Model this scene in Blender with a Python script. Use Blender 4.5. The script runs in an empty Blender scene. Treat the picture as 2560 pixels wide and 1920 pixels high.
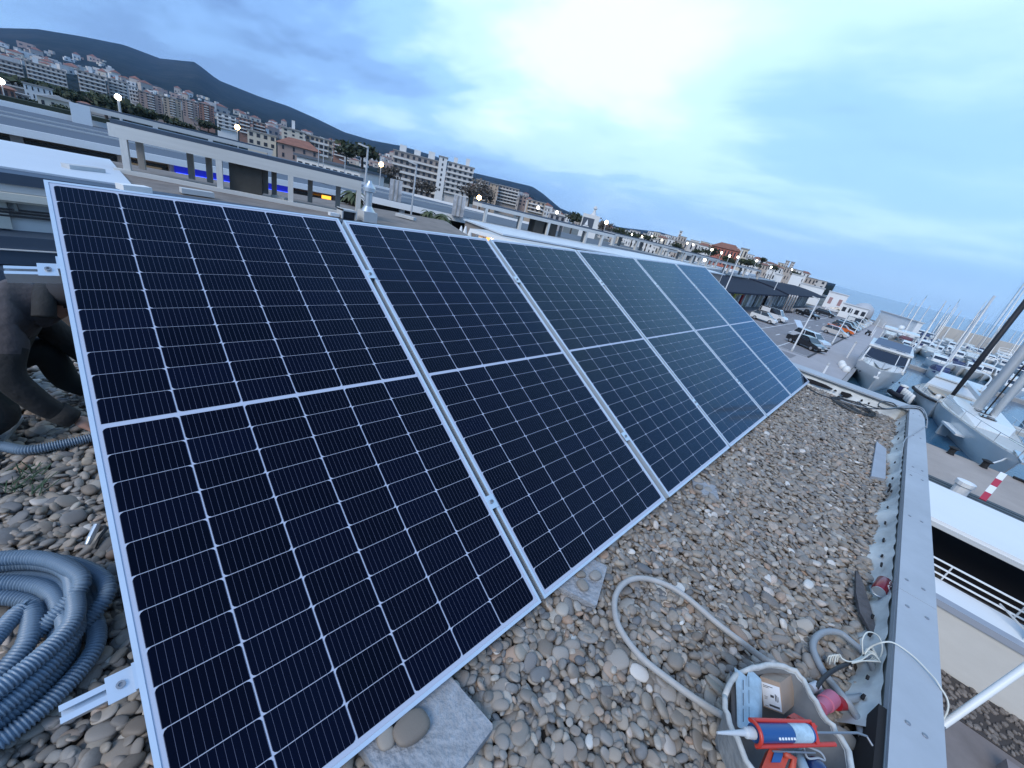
import bpy, math, random
import numpy as np
from mathutils import Vector, Matrix
from math import sin, cos, pi, radians as rad
random.seed(7)
scene = bpy.context.scene
COL = scene.collection
# ------------------------------------------------------------------ camera, sky, sun, exposure
CR = np.array([[0.6982444, -0.6812764, 0.2198118], [-0.1402582, -0.4313063, -0.8912365], [0.7019846, 0.5914705, -0.3967118]])
CP = np.array([0.0667969, -2.4887758, 0.3120244])
CF = 1001.819
cd = bpy.data.cameras.new('camera'); cd.sensor_width = 36; cd.lens = 36 * CF / 2560; cd.clip_start = .05; cd.clip_end = 60000
cam = bpy.data.objects.new('camera', cd); COL.objects.link(cam); scene.camera = cam
cam.matrix_world = Matrix(((CR[0][0], -CR[1][0], -CR[2][0], CP[0]), (CR[0][1], -CR[1][1], -CR[2][1], CP[1]), (CR[0][2], -CR[1][2], -CR[2][2], CP[2]), (0, 0, 0, 1)))
SUN_AZ, SUN_EL = rad(-170), rad(40)    # the low bright side of the sky, behind us (angle from +X towards +Y)
w = bpy.data.worlds.new('World'); scene.world = w; w.use_nodes = True
nt = w.node_tree; N = nt.nodes; L = nt.links
for n in list(N): N.remove(n)
def nd(tree, t, **kw):
    n = tree.nodes.new(t)
    for k, v in kw.items():
        if k == 'inp':
            for a, b in v.items(): n.inputs[a].default_value = b
        else: setattr(n, k, v)
    return n
def mth(tree, op, a, b=None, c=None, clamp=False):
    n = tree.nodes.new('ShaderNodeMath'); n.operation = op; n.use_clamp = clamp
    for i, v in enumerate((a, b, c)):
        if v is None: continue
        if isinstance(v, (int, float)): n.inputs[i].default_value = v
        else: tree.links.new(v, n.inputs[i])
    return n.outputs[0]
def ramp(tree, fac, stops, interp='LINEAR'):
    n = tree.nodes.new('ShaderNodeValToRGB'); tree.links.new(fac, n.inputs[0]); e = n.color_ramp; e.interpolation = interp
    while len(e.elements) < len(stops): e.elements.new(.5)
    for el, (p, c) in zip(e.elements, stops):
        el.position = p; el.color = (c, c, c, 1) if isinstance(c, (int, float)) else (*c, 1)
    return n.outputs[0]
def mixc(tree, fac, a, b, mode='MIX'):
    n = tree.nodes.new('ShaderNodeMix'); n.data_type = 'RGBA'; n.blend_type = mode
    for i, v in ((0, fac), (6, a), (7, b)):
        if isinstance(v, (int, float)): n.inputs[i].default_value = v
        elif isinstance(v, tuple): n.inputs[i].default_value = (*v, 1)
        else: tree.links.new(v, n.inputs[i])
    return n.outputs[2]
tc = nd(nt, 'ShaderNodeTexCoord'); dirv = tc.outputs['Generated']
sky = nd(nt, 'ShaderNodeTexSky', sky_type='NISHITA', sun_disc=False, sun_elevation=SUN_EL, sun_rotation=pi / 2 - SUN_AZ, altitude=10, air_density=1.2, dust_density=.6, ozone_density=2.5)
sep = nd(nt, 'ShaderNodeSeparateXYZ'); L.new(dirv, sep.inputs[0])
zc = mth(nt, 'MAXIMUM', sep.outputs[2], 0.0)
den = mth(nt, 'ADD', zc, .16)
cmb = nd(nt, 'ShaderNodeCombineXYZ'); L.new(mth(nt, 'DIVIDE', sep.outputs[0], den), cmb.inputs[0]); L.new(mth(nt, 'DIVIDE', sep.outputs[1], den), cmb.inputs[1])
def cloud_noise(scale, detail, off, sq=(1, 1, 1), rz=0):
    m = nd(nt, 'ShaderNodeMapping'); m.inputs['Location'].default_value = off; m.inputs['Scale'].default_value = sq; m.inputs['Rotation'].default_value = (0, 0, rz)
    L.new(cmb.outputs[0], m.inputs[0])
    n = nd(nt, 'ShaderNodeTexNoise', inp={'Scale': scale, 'Detail': detail, 'Roughness': .56, 'Distortion': .25}); L.new(m.outputs[0], n.inputs['Vector'])
    return n.outputs['Fac']
def glow(az, el, power):
    d = (cos(el) * cos(az), cos(el) * sin(az), sin(el))
    n = nd(nt, 'ShaderNodeVectorMath', operation='DOT_PRODUCT'); n.inputs[1].default_value = d
    nn = nd(nt, 'ShaderNodeVectorMath', operation='NORMALIZE'); L.new(dirv, nn.inputs[0]); L.new(nn.outputs[0], n.inputs[0])
    return mth(nt, 'POWER', mth(nt, 'MAXIMUM', n.outputs['Value'], 0.0), power)
big = cloud_noise(.55, 5, (3.1, 1.7, 0), (1, 1, 1), .5)
fine = cloud_noise(1.5, 7, (8.2, 4.4, 0), (1, .55, 1), .9)
wisp = cloud_noise(3.2, 8, (1.2, 9.1, 0), (1, .5, 1), .7)
g1 = mth(nt, 'ADD', glow(rad(47), rad(20), 22), mth(nt, 'MULTIPLY', glow(rad(22), rad(26), 6), .5))
lum = mth(nt, 'ADD', mth(nt, 'MULTIPLY', big, .85), mth(nt, 'MULTIPLY', fine, .5))
lum = mth(nt, 'ADD', lum, mth(nt, 'MULTIPLY', wisp, .18))
lum = mth(nt, 'ADD', lum, mth(nt, 'MULTIPLY', g1, .42))
bank = mth(nt, 'MULTIPLY', glow(rad(74), rad(7), 16), ramp(nt, fine, [(.3, 1.0), (.62, .35)]))        # heavier cloud over the hills
lum = mth(nt, 'SUBTRACT', lum, mth(nt, 'MULTIPLY', bank, .42))
lum = mth(nt, 'SUBTRACT', lum, .39)
calm = glow(rad(-8), rad(14), 9)                                                                     # smoother, evenly blue cloud over the sea
lum = mth(nt, 'ADD', mth(nt, 'MULTIPLY', lum, mth(nt, 'SUBTRACT', 1.0, mth(nt, 'MULTIPLY', calm, .55))), mth(nt, 'MULTIPLY', calm, .33))
cloudc = ramp(nt, lum, [(.1, (1.2, 2.3, 5.0)), (.3, (2.0, 3.8, 7.3)), (.5, (3.2, 5.8, 9.3)), (.66, (5.6, 8.2, 9.9)), (.85, (8.2, 10.2, 10.6))], 'EASE')
hz = ramp(nt, zc, [(0, (2.75, 5.3, 8.7)), (.35, (4.2, 7.0, 10.0))])
low = ramp(nt, zc, [(0, .8), (.1, .15), (.25, 0.0)], 'EASE')
c1 = mixc(nt, .55, cloudc, mixc(nt, .5, sky.outputs[0], hz)) if False else cloudc
c2 = mixc(nt, low, c1, hz)
c3 = mixc(nt, .18, c2, sky.outputs[0])
bg = nd(nt, 'ShaderNodeBackground'); bg.inputs['Strength'].default_value = .1; L.new(c3, bg.inputs[0])
wo = nd(nt, 'ShaderNodeOutputWorld'); L.new(bg.outputs[0], wo.inputs[0])
sl = bpy.data.lights.new('sun', 'SUN'); sl.energy = 1.5; sl.angle = rad(30); sl.color = (1, .97, .93)
so = bpy.data.objects.new('sun', sl); COL.objects.link(so); so.location = (0, 0, 40)
so.rotation_euler = Vector((cos(SUN_EL) * cos(SUN_AZ), cos(SUN_EL) * sin(SUN_AZ), sin(SUN_EL))).to_track_quat('Z', 'Y').to_euler()
scene.view_settings.view_transform = 'Standard'; scene.view_settings.look = 'None'; scene.view_settings.gamma = 1
scene.view_settings.use_curve_mapping = False; scene.view_settings.exposure = 0.62
scene.cycles.max_bounces = 6; scene.cycles.diffuse_bounces = 3; scene.cycles.glossy_bounces = 3; scene.cycles.transparent_max_bounces = 8
scene.cycles.use_denoising = True; scene.cycles.caustics_reflective = False; scene.cycles.caustics_refractive = False
scene.cycles.sample_clamp_indirect = 4

# ------------------------------------------------------------------ helpers
PHI, TH = -0.0172056, 0.5039
RF = Matrix.Rotation(PHI, 4, 'Y')                       # our roof falls by one degree along the panels
def ray(px, py):
    d = CR.T @ np.array([(px - 1280) / CF, (py - 960) / CF, 1.]); return d / np.linalg.norm(d)
def G(px, py, z=-7.5):                                  # point on a level plane of the place
    d = ray(px, py); return Vector(CP + d * ((z - CP[2]) / d[2]))
def H(px, py, hd):                                      # point at a horizontal distance
    d = ray(px, py); return Vector(CP + d * (hd / math.hypot(d[0], d[1])))
def RG(px, py, z=-1.15):                                # point on a plane of our roof, in roof coordinates
    m = RF.to_3x3().inverted(); d = m @ Vector(ray(px, py)); c = m @ Vector(CP); return c + d * ((z - c.z) / d.z)
def project(X):
    c = CR @ (np.asarray(X) - CP); return 1280 + CF * c[0] / c[2], 960 + CF * c[1] / c[2], c[2]

MATS = {}
def mat(name, col=(.5, .5, .5), rough=.6, metal=0, var=0.0, scale=5, bump=0, bscale=40, coat=0, emit=None, es=1, spec=.5, coord='Object'):
    if name in MATS: return MATS[name]
    m = bpy.data.materials.new(name); m.use_nodes = True; t = m.node_tree; b = t.nodes['Principled BSDF']
    b.inputs['Roughness'].default_value = rough; b.inputs['Metallic'].default_value = metal; b.inputs['Coat Weight'].default_value = coat
    b.inputs['Base Color'].default_value = (*col, 1); b.inputs['Specular IOR Level'].default_value = spec; b.inputs['Coat Roughness'].default_value = .06
    if var or bump: tcn = nd(t, 'ShaderNodeTexCoord')
    if var:
        n = nd(t, 'ShaderNodeTexNoise', inp={'Scale': scale, 'Detail': 6, 'Roughness': .65}); t.links.new(tcn.outputs[coord], n.inputs['Vector'])
        c = ramp(t, n.outputs['Fac'], [(.3, tuple(max(0, x * (1 - var)) for x in col)), (.7, tuple(min(1, x * (1 + var * .7)) for x in col))])
        t.links.new(c, b.inputs['Base Color'])
    if bump:
        n = nd(t, 'ShaderNodeTexNoise', inp={'Scale': bscale, 'Detail': 5}); t.links.new(tcn.outputs[coord], n.inputs['Vector'])
        bn = nd(t, 'ShaderNodeBump', inp={'Strength': bump, 'Distance': .02}); t.links.new(n.outputs['Fac'], bn.inputs['Height']); t.links.new(bn.outputs[0], b.inputs['Normal'])
    if emit:
        b.inputs['Emission Color'].default_value = (*emit, 1); b.inputs['Emission Strength'].default_value = es
    MATS[name] = m; return m

class MB:
    def __init__(s): s.v = []; s.f = []; s.m = []; s.k = 0
    def add(s, vs, fs):
        o = len(s.v); s.v += [tuple(p) for p in vs]; s.f += [tuple(i + o for i in f) for f in fs]; s.m += [s.k] * len(fs); return s
    def box(s, c, d, rz=0, M=None):
        x, y, z = (a / 2 for a in d); R = Matrix.Rotation(rz, 3, 'Z') if rz else None; vs = []
        for q in ((-x, -y, -z), (x, -y, -z), (x, y, -z), (-x, y, -z), (-x, -y, z), (x, -y, z), (x, y, z), (-x, y, z)):
            p = Vector(q)
            if R: p = R @ p
            p = p + Vector(c); vs.append(M @ p if M else p)
        return s.add(vs, [(0, 3, 2, 1), (4, 5, 6, 7), (0, 1, 5, 4), (1, 2, 6, 5), (2, 3, 7, 6), (3, 0, 4, 7)])
    def bb(s, a, b):
        return s.box([(p + q) / 2 for p, q in zip(a, b)], [abs(q - p) for p, q in zip(a, b)])
    def bar(s, a, b, wd, ht=None, up=(0, 0, 1)):
        a, b = Vector(a), Vector(b); d = b - a; l = d.length; d.normalize(); u = Vector(up)
        if abs(d.dot(u)) > .98: u = Vector((1, 0, 0))
        x = d.cross(u).normalized(); y = x.cross(d); ht = ht or wd; vs = []
        for e in (a, b):
            for i, j in ((-1, -1), (1, -1), (1, 1), (-1, 1)): vs.append(e + x * i * wd / 2 + y * j * ht / 2)
        return s.add(vs, [(3, 2, 1, 0), (4, 5, 6, 7), (0, 1, 5, 4), (1, 2, 6, 5), (2, 3, 7, 6), (3, 0, 4, 7)])
    def tube(s, path, r, seg=8, cap=True):
        path = [Vector(p) for p in path]; n = len(path); rs = r if isinstance(r, (list, tuple)) else [r] * n
        ref = None; vs = []
        for i, p in enumerate(path):
            d = (path[min(i + 1, n - 1)] - path[max(i - 1, 0)])
            if d.length < 1e-9: d = Vector((0, 0, 1))
            d.normalize()
            if ref is None: ref = Vector((0, 0, 1)) if abs(d.z) < .9 else Vector((1, 0, 0))
            x = d.cross(ref)
            if x.length < 1e-6: x = d.cross(Vector((1, .3, 0)))
            x.normalize(); y = x.cross(d); ref = y
            for k in range(seg): a = 2 * pi * k / seg; vs.append(p + (x * cos(a) + y * sin(a)) * rs[i])
        fs = [(i * seg + k, i * seg + (k + 1) % seg, (i + 1) * seg + (k + 1) % seg, (i + 1) * seg + k) for i in range(n - 1) for k in range(seg)]
        if cap: fs += [tuple(range(seg - 1, -1, -1)), tuple((n - 1) * seg + k for k in range(seg))]
        return s.add(vs, fs)
    def lathe(s, prof, seg=16, c=(0, 0, 0), M=None, cap=True):
        vs = []
        for r, z in prof:
            for k in range(seg):
                a = 2 * pi * k / seg; p = Vector((c[0] + r * cos(a), c[1] + r * sin(a), c[2] + z)); vs.append(M @ p if M else p)
        n = len(prof)
        fs = [(i * seg + k, i * seg + (k + 1) % seg, (i + 1) * seg + (k + 1) % seg, (i + 1) * seg + k) for i in range(n - 1) for k in range(seg)]
        if cap: fs += [tuple(range(seg - 1, -1, -1)), tuple((n - 1) * seg + k for k in range(seg))]
        return s.add(vs, fs)
    def sph(s, c, r, seg=10, rings=6):
        r = (r, r, r) if isinstance(r, (int, float)) else r
        vs = []
        for i in range(rings + 1):
            t = pi * i / rings
            for k in range(seg): a = 2 * pi * k / seg; vs.append((c[0] + r[0] * sin(t) * cos(a), c[1] + r[1] * sin(t) * sin(a), c[2] + r[2] * cos(t)))
        return s.add(vs, [(i * seg + k, (i + 1) * seg + k, (i + 1) * seg + (k + 1) % seg, i * seg + (k + 1) % seg) for i in range(rings) for k in range(seg)])
    def prism(s, poly, z0, z1, M=None):
        n = len(poly); vs = [(x, y, z0) for x, y in poly] + [(x, y, z1) for x, y in poly]
        if M: vs = [M @ Vector(p) for p in vs]
        return s.add(vs, [tuple(range(n - 1, -1, -1)), tuple(range(n, 2 * n))] + [(i, (i + 1) % n, n + (i + 1) % n, n + i) for i in range(n)])
    def loft(s, secs, closed=False, cap=True):
        m = len(secs[0]); vs = [p for sec in secs for p in sec]; r = m if closed else m - 1
        fs = [(i * m + k, i * m + (k + 1) % m, (i + 1) * m + (k + 1) % m, (i + 1) * m + k) for i in range(len(secs) - 1) for k in range(r)]
        if cap: fs += [tuple(range(m - 1, -1, -1)), tuple((len(secs) - 1) * m + k for k in range(m))]
        return s.add(vs, fs)
    def mesh(s, name, mats, smooth=False):
        me = bpy.data.meshes.new(name); me.from_pydata(s.v, [], s.f)
        for m in (mats if isinstance(mats, (list, tuple)) else [mats]):
            if m: me.materials.append(m)
        if any(s.m): me.polygons.foreach_set('material_index', s.m)
        if smooth: me.polygons.foreach_set('use_smooth', [True] * len(s.f))
        me.update(); return me
    def build(s, name, mats, parent=None, smooth=False, sharp=None):
        me = s.mesh(name, mats, smooth)
        if smooth and sharp:
            me.set_sharp_from_angle(angle=rad(sharp))
        return link(name, me, parent)
def link(name, data, parent=None, loc=None, rz=0, scale=None):
    o = bpy.data.objects.new(name, data); COL.objects.link(o)
    if parent is not None: o.parent = parent
    if loc is not None: o.location = loc
    if rz: o.rotation_euler = (0, 0, rz)
    if scale is not None: o.scale = scale
    return o
def tag(o, label=None, cat=None, group=None, kind=None):
    for k, v in (('label', label), ('category', cat), ('group', group), ('kind', kind)):
        if v: o[k] = v
    return o
def thing(name, label, cat, loc=(0, 0, 0), rz=0, group=None, roof=False):
    o = bpy.data.objects.new(name, None); COL.objects.link(o); o.empty_display_size = .2
    M = Matrix.Translation(Vector(loc)) @ Matrix.Rotation(rz, 4, 'Z'); o.matrix_world = RF @ M if roof else M
    return tag(o, label, cat, group)
def copytree(o, parent=None):
    c = o.copy(); COL.objects.link(c)
    if parent is not None: c.parent = parent
    for ch in list(o.children): copytree(ch, c)
    return c
def onroof(o): o.matrix_world = RF @ o.matrix_world; return o
def text(name, body, size, m, parent, M, align='CENTER', ext=0.0):
    cu = bpy.data.curves.new(name, 'FONT'); cu.body = body; cu.size = size; cu.align_x = align; cu.align_y = 'CENTER'; cu.extrude = ext; cu.materials.append(m)
    o = bpy.data.objects.new(name, cu); COL.objects.link(o); dg = bpy.context.evaluated_depsgraph_get(); me = bpy.data.meshes.new_from_object(o.evaluated_get(dg)); bpy.data.objects.remove(o); me.name = name
    o = bpy.data.objects.new(name, me); COL.objects.link(o); o.parent = parent; o.matrix_local = M; return o
def smooth_path(pts, n=8, closed=False):
    P = [Vector(p) for p in pts]; out = []; c = len(P)
    for i in range(c if closed else c - 1):
        p0, p1, p2, p3 = (P[(i - 1) % c], P[i], P[(i + 1) % c], P[(i + 2) % c]) if closed else (P[max(i - 1, 0)], P[i], P[i + 1], P[min(i + 2, c - 1)])
        for k in range(n):
            t = k / n; out.append(.5 * ((2 * p1) + (-p0 + p2) * t + (2 * p0 - 5 * p1 + 4 * p2 - p3) * t * t + (-p0 + 3 * p1 - 3 * p2 + p3) * t ** 3))
    if not closed: out.append(P[-1])
    return out
# ------------------------------------------------------------------ our roof: gravel bed, parapet
ZG = -1.165
M_dirt = mat('roof_dirt', (.035, .03, .026), .95, var=.4, scale=30)
M_memb = mat('roof_membrane', (.58, .6, .59), .55, var=.22, scale=6, bump=.35, bscale=9)
M_gap = mat('gap_dark', (.012, .012, .014), .9)
M_cop = mat('coping_metal', (.37, .395, .425), .6, var=.13, scale=2.2, bump=.05, bscale=5)
M_zinc = mat('screw_zinc', (.3, .31, .33), .45, metal=.8)
roof = tag(onroof(MB().bb((-3.2, -3.2, ZG - .4), (7.3, 1.62, ZG - .028)).build('roof', M_dirt)), kind='structure')
# ---- pebbles
def pebble_mat(name, src):
    m = bpy.data.materials.new(name); m.use_nodes = True; t = m.node_tree; b = t.nodes['Principled BSDF']; b.inputs['Roughness'].default_value = .62
    if src == 'obj': f = nd(t, 'ShaderNodeObjectInfo').outputs['Random']
    else: f = nd(t, 'ShaderNodeAttribute', attribute_name='rnd').outputs['Fac']
    c = ramp(t, f, [(0, (.19, .155, .125)), (.16, (.28, .24, .2)), (.3, (.15, .138, .13)), (.42, (.34, .29, .235)), (.55, (.235, .2, .172)), (.68, (.3, .27, .24)), (.78, (.13, .13, .135)), (.88, (.42, .38, .33)), (.95, (.31, .21, .15)), (1, (.6, .57, .53))], 'LINEAR')
    tcn = nd(t, 'ShaderNodeTexCoord'); n = nd(t, 'ShaderNodeTexNoise', inp={'Scale': 45, 'Detail': 6, 'Roughness': .7}); t.links.new(tcn.outputs['Object'], n.inputs['Vector'])
    k = ramp(t, n.outputs['Fac'], [(.3, .78), (.7, 1.16)])
    t.links.new(mixc(t, 1.0, c, k, 'MULTIPLY'), b.inputs['Base Color'])
    bn = nd(t, 'ShaderNodeBump', inp={'Strength': .12, 'Distance': .004}); t.links.new(n.outputs['Fac'], bn.inputs['Height']); t.links.new(bn.outputs[0], b.inputs['Normal'])
    return m
M_peb, M_pebs = pebble_mat('pebble_stone', 'obj'), pebble_mat('pebble_stones', 'attr')
def ico(sub):
    import bmesh
    bm = bmesh.new(); bmesh.ops.create_icosphere(bm, subdivisions=sub, radius=1)
    v = np.array([x.co[:] for x in bm.verts]); f = np.array([[q.index for q in x.verts] for x in bm.faces]); bm.free(); return v, f
rng = np.random.default_rng(11)
def pebble_shapes(sub, n):
    v0, f0 = ico(sub); out = []
    for i in range(n):
        v = v0.copy()
        for k in range(3):
            d = rng.normal(size=3); d /= np.linalg.norm(d); v = v * (1 + .13 * np.sin(2.1 * (v0 @ d) + rng.random() * 6))[:, None]
        p = 2.0 + rng.random() * .7                      # squarish to round
        v = np.sign(v) * np.abs(v) ** (2 / p); v[:, 2] *= .95
        out.append(v)
    return out, f0
S3, F3 = pebble_shapes(3, 10); S2, F2 = pebble_shapes(2, 10)
pos = []
sp = .0285
for layer in range(2):
    for ix in range(int(10.4 / sp)):
        for iy in range(int(5.2 / (sp * .8))):
            x = -3.1 + ix * sp + (iy % 2) * sp / 2; y = -3.04 + iy * sp * .8
            if 0.12 < x < 6.85 and y > -1.62: continue
            if y < -3.0 or x > 7.0 or y > 1.55: continue
            pos.append((x + random.uniform(-.019, .019), y + random.uniform(-.016, .016), layer))
pos = np.array(pos)
rf3 = np.array(RF.to_3x3())
wp = np.c_[pos[:, :2], np.full(len(pos), ZG)] @ rf3.T
cc = (wp - CP) @ CR.T
ux = 1280 + CF * cc[:, 0] / np.maximum(cc[:, 2], .01); uy = 960 + CF * cc[:, 1] / np.maximum(cc[:, 2], .01)
keep = (cc[:, 2] > .2) & (ux > -420) & (ux < 2750) & (uy > -200) & (uy < 2350)
pos, depth, ux, uy = pos[keep], cc[keep, 2], ux[keep], uy[keep]
n = len(pos)
sz = np.clip(rng.lognormal(np.log(.0193), .32, n), .009, .04)
asp = np.c_[np.ones(n), rng.uniform(.52, .88, n), rng.uniform(.3, .5, n)] * sz[:, None]
low_l = pos[:, 2] == 0
zc_ = np.where(low_l, ZG - .022 + rng.uniform(-.006, .003, n), ZG + rng.uniform(-.013, .008, n))
yaw = rng.uniform(0, 2 * pi, n); tilt = rng.normal(0, .3, (n, 2))
def eul(a, b, c):
    ca, sa, cb, sb, cg, sg = np.cos(a), np.sin(a), np.cos(b), np.sin(b), np.cos(c), np.sin(c)
    return np.stack([np.stack([cg * cb, cg * sb * sa - sg * ca, cg * sb * ca + sg * sa], -1), np.stack([sg * cb, sg * sb * sa + cg * ca, sg * sb * ca - cg * sa], -1), np.stack([-sb, cb * sa, cb * ca], -1)], 1)
Rm = eul(tilt[:, 0], tilt[:, 1], yaw)
inview = (ux > 20) & (ux < 2540) & (uy > 20) & (uy < 1900) & ~low_l
inview &= ~((pos[:, 0] > -.02) & (pos[:, 1] > -1.98))
score = np.where(inview, sz / depth, 0); order = np.argsort(-score); near = order[:300]
pm = []
for i in range(10):
    me = bpy.data.meshes.new('pebble'); me.from_pydata(S3[i].tolist(), [], F3.tolist()); me.materials.append(M_peb); me.polygons.foreach_set('use_smooth', [True] * len(F3)); pm.append(me)
for i in near:
    o = link('pebble', pm[i % 10], roof)
    M4 = Matrix.Identity(4)
    for r in range(3):
        for c in range(3): M4[r][c] = Rm[i, r, c] * asp[i, c]
        M4[r][3] = (pos[i, 0], pos[i, 1], zc_[i])[r]
    o.matrix_local = M4
rest = np.setdiff1d(np.arange(n), near)
def mass(idx, S, F, name):
    nv, nf = len(S[0]), len(F); sh = np.array(S)[idx % 10]
    V = np.einsum('nij,nvj->nvi', Rm[idx], sh * asp[idx][:, None, :]) + np.c_[pos[idx, :2], zc_[idx]][:, None, :]
    FF = (F[None] + (np.arange(len(idx)) * nv)[:, None, None]).reshape(-1, 3)
    me = bpy.data.meshes.new(name); me.vertices.add(len(idx) * nv); me.vertices.foreach_set('co', V.reshape(-1).astype(np.float32))
    me.loops.add(FF.size); me.loops.foreach_set('vertex_index', FF.reshape(-1).astype(np.int32))
    me.polygons.add(len(FF)); me.polygons.foreach_set('loop_start', np.arange(0, FF.size, 3, dtype=np.int32)); me.polygons.foreach_set('use_smooth', np.ones(len(FF), bool))
    a = me.attributes.new('rnd', 'FLOAT', 'POINT'); a.data.foreach_set('value', np.repeat(rng.random(len(idx)), nv).astype(np.float32))
    me.materials.append(M_pebs); me.update(calc_edges=True); me.validate()
    return tag(link(name, me, roof), kind='stuff')
near2 = rest[np.argsort(-np.where(depth[rest] > 0, sz[rest] / depth[rest], 0))]
k3 = 2200
far_idx = near2[k3:]
# one mass of small stones: the near ones with more faces
def mass2(idx3, idx2):
    parts = []
    for idx, S, F in ((idx3, S3, F3), (idx2, S2, F2)):
        nv = len(S[0]); sh = np.array(S)[idx % 10]
        V = np.einsum('nij,nvj->nvi', Rm[idx], sh * asp[idx][:, None, :]) + np.c_[pos[idx, :2], zc_[idx]][:, None, :]
        parts.append((V.reshape(-1, 3), (F[None] + (np.arange(len(idx)) * nv)[:, None, None]).reshape(-1, 3), np.repeat(rng.random(len(idx)), nv)))
    V = np.concatenate([p[0] for p in parts]); FF = np.concatenate([parts[0][1], parts[1][1] + len(parts[0][0])]); A = np.concatenate([p[2] for p in parts])
    me = bpy.data.meshes.new('pebbles'); me.vertices.add(len(V)); me.vertices.foreach_set('co', V.reshape(-1).astype(np.float32))
    me.loops.add(FF.size); me.loops.foreach_set('vertex_index', FF.reshape(-1).astype(np.int32))
    me.polygons.add(len(FF)); me.polygons.foreach_set('loop_start', np.arange(0, FF.size, 3, dtype=np.int32)); me.polygons.foreach_set('use_smooth', np.ones(len(FF), bool))
    a = me.attributes.new('rnd', 'FLOAT', 'POINT'); a.data.foreach_set('value', A.astype(np.float32))
    me.materials.append(M_pebs); me.update(calc_edges=True)
    return tag(link('pebbles', me, roof), kind='stuff')
mass2(near2[:k3], far_idx)
print('pebbles', n)
# ---- parapet with metal coping and torn membrane upstand
ZC = -1.0
par = thing('parapet', 'grey metal capped parapet with torn pale membrane along the gravel roof edge', 'parapet', roof=True)
MB().bb((-2.5, -3.185, -1.9), (7.5, -3.06, ZC - .022)).build('wall', mat('parapet_wall', (.55, .53, .48), .8, var=.1), par)
MB().add([(7.1, -3.06, -1.9), (7.3, -3.06, -1.9), (7.3, 1.62, -1.9), (7.1, 1.62, -1.9), (7.1, -3.06, ZC - .022), (7.3, -3.06, ZC - .022), (7.3, 1.62, ZC - .022), (7.1, 1.62, ZC - .022)],
         [(3, 2, 1, 0), (4, 5, 6, 7), (0, 1, 5, 4), (1, 2, 6, 5), (2, 3, 7, 6), (3, 0, 4, 7)]).build('wall', MATS['parapet_wall'], par)
def coping(x0, x1):
    b = MB(); b.bb((x0, -3.2, ZC - .02), (x1, -3.055, ZC)); b.bb((x0, -3.062, ZC - .05), (x1, -3.054, ZC - .018)); b.bb((x0, -3.203, ZC - .07), (x1, -3.197, ZC - .018)); return b
for x0, x1 in ((-2.5, .95), (.953, 2.64), (2.643, 4.6), (4.603, 7.02)):
    c = coping(x0, x1).build('coping', M_cop, par)
    for xs in (x0 + .12, x1 - .12) + (((x0 + x1) / 2,) if x1 - x0 > 1.2 else ()):
        for ys in (-3.095, -3.155):
            MB().lathe([(.0085, 0), (.0085, .002), (.005, .0045), (.001, .005)], 8, (xs, ys + random.uniform(-.01, .01), ZC)).build('screw', M_zinc, c)
b = MB(); b.prism([(7.02, -3.2), (7.36, -3.2), (7.34, 1.66), (7.07, 1.66), (7.05, -3.05), (7.02, -3.055)], ZC - .018, ZC + .002); b.build('coping', M_cop, par)
# membrane upstand: wavy sheet from gravel up under the coping
def upstand(p0, p1, nrm, seed, nx):
    r = random.Random(seed); p0, p1, nrm = Vector(p0), Vector(p1), Vector(nrm); b = MB(); secs = []
    ph = [r.random() * 6 for _ in range(6)]
    for i in range(nx + 1):
        t = i / nx; s = (p1 - p0).length * t; p = p0.lerp(p1, t)
        wv = .012 * sin(s * 9 + ph[0]) + .008 * sin(s * 21 + ph[1]) + .012 * sin(s * 3.3 + ph[2])
        row = []
        for z, o in ((-.055, .012), (-.09, .022 + wv * .4), (-.13, .04 + wv), (-.165, .062 + wv * 1.5), (-.195, .085 + wv * 1.6)):
            row.append(p + nrm * (o + .004 * sin(s * 40 + z * 90)) + Vector((0, 0, ZC + z + .004 * sin(s * 27 + ph[3]))))
        secs.append(row)
    b.loft(secs, cap=False); return b
up1 = upstand((1.76, -3.06, 0), (7.0, -3.06, 0), (0, 1, 0), 3, 160).build('membrane', M_memb, par, smooth=True)
up2 = upstand((7.1, -3.0, 0), (7.1, 1.5, 0), (-1, 0, 0), 5, 110).build('membrane', M_memb, par, smooth=True)
rr = random.Random(9)
def hole(x, z, w_, h_, far=False):        # ragged tear: thin black patch, shade of the hole put into its colour
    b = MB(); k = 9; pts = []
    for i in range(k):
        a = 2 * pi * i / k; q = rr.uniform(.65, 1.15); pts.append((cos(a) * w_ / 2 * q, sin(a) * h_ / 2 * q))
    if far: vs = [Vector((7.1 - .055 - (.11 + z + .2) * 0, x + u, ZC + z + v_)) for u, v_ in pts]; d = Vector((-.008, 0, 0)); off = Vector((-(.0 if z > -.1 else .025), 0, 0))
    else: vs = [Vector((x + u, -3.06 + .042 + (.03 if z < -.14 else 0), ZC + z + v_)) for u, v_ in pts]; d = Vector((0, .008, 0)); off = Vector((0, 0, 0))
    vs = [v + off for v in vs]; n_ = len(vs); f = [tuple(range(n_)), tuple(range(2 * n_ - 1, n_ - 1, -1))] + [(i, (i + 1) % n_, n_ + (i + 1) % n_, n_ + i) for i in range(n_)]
    b.add([v + d for v in vs] + vs, f); b.build('tear', M_gap, up2 if far else up1)
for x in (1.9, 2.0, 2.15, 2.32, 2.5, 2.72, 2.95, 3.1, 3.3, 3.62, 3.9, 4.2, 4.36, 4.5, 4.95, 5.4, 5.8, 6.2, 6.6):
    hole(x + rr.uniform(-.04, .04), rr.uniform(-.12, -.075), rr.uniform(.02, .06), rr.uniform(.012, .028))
for x in (4.3, 4.42): hole(x, -.13, .07, .035)
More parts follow.
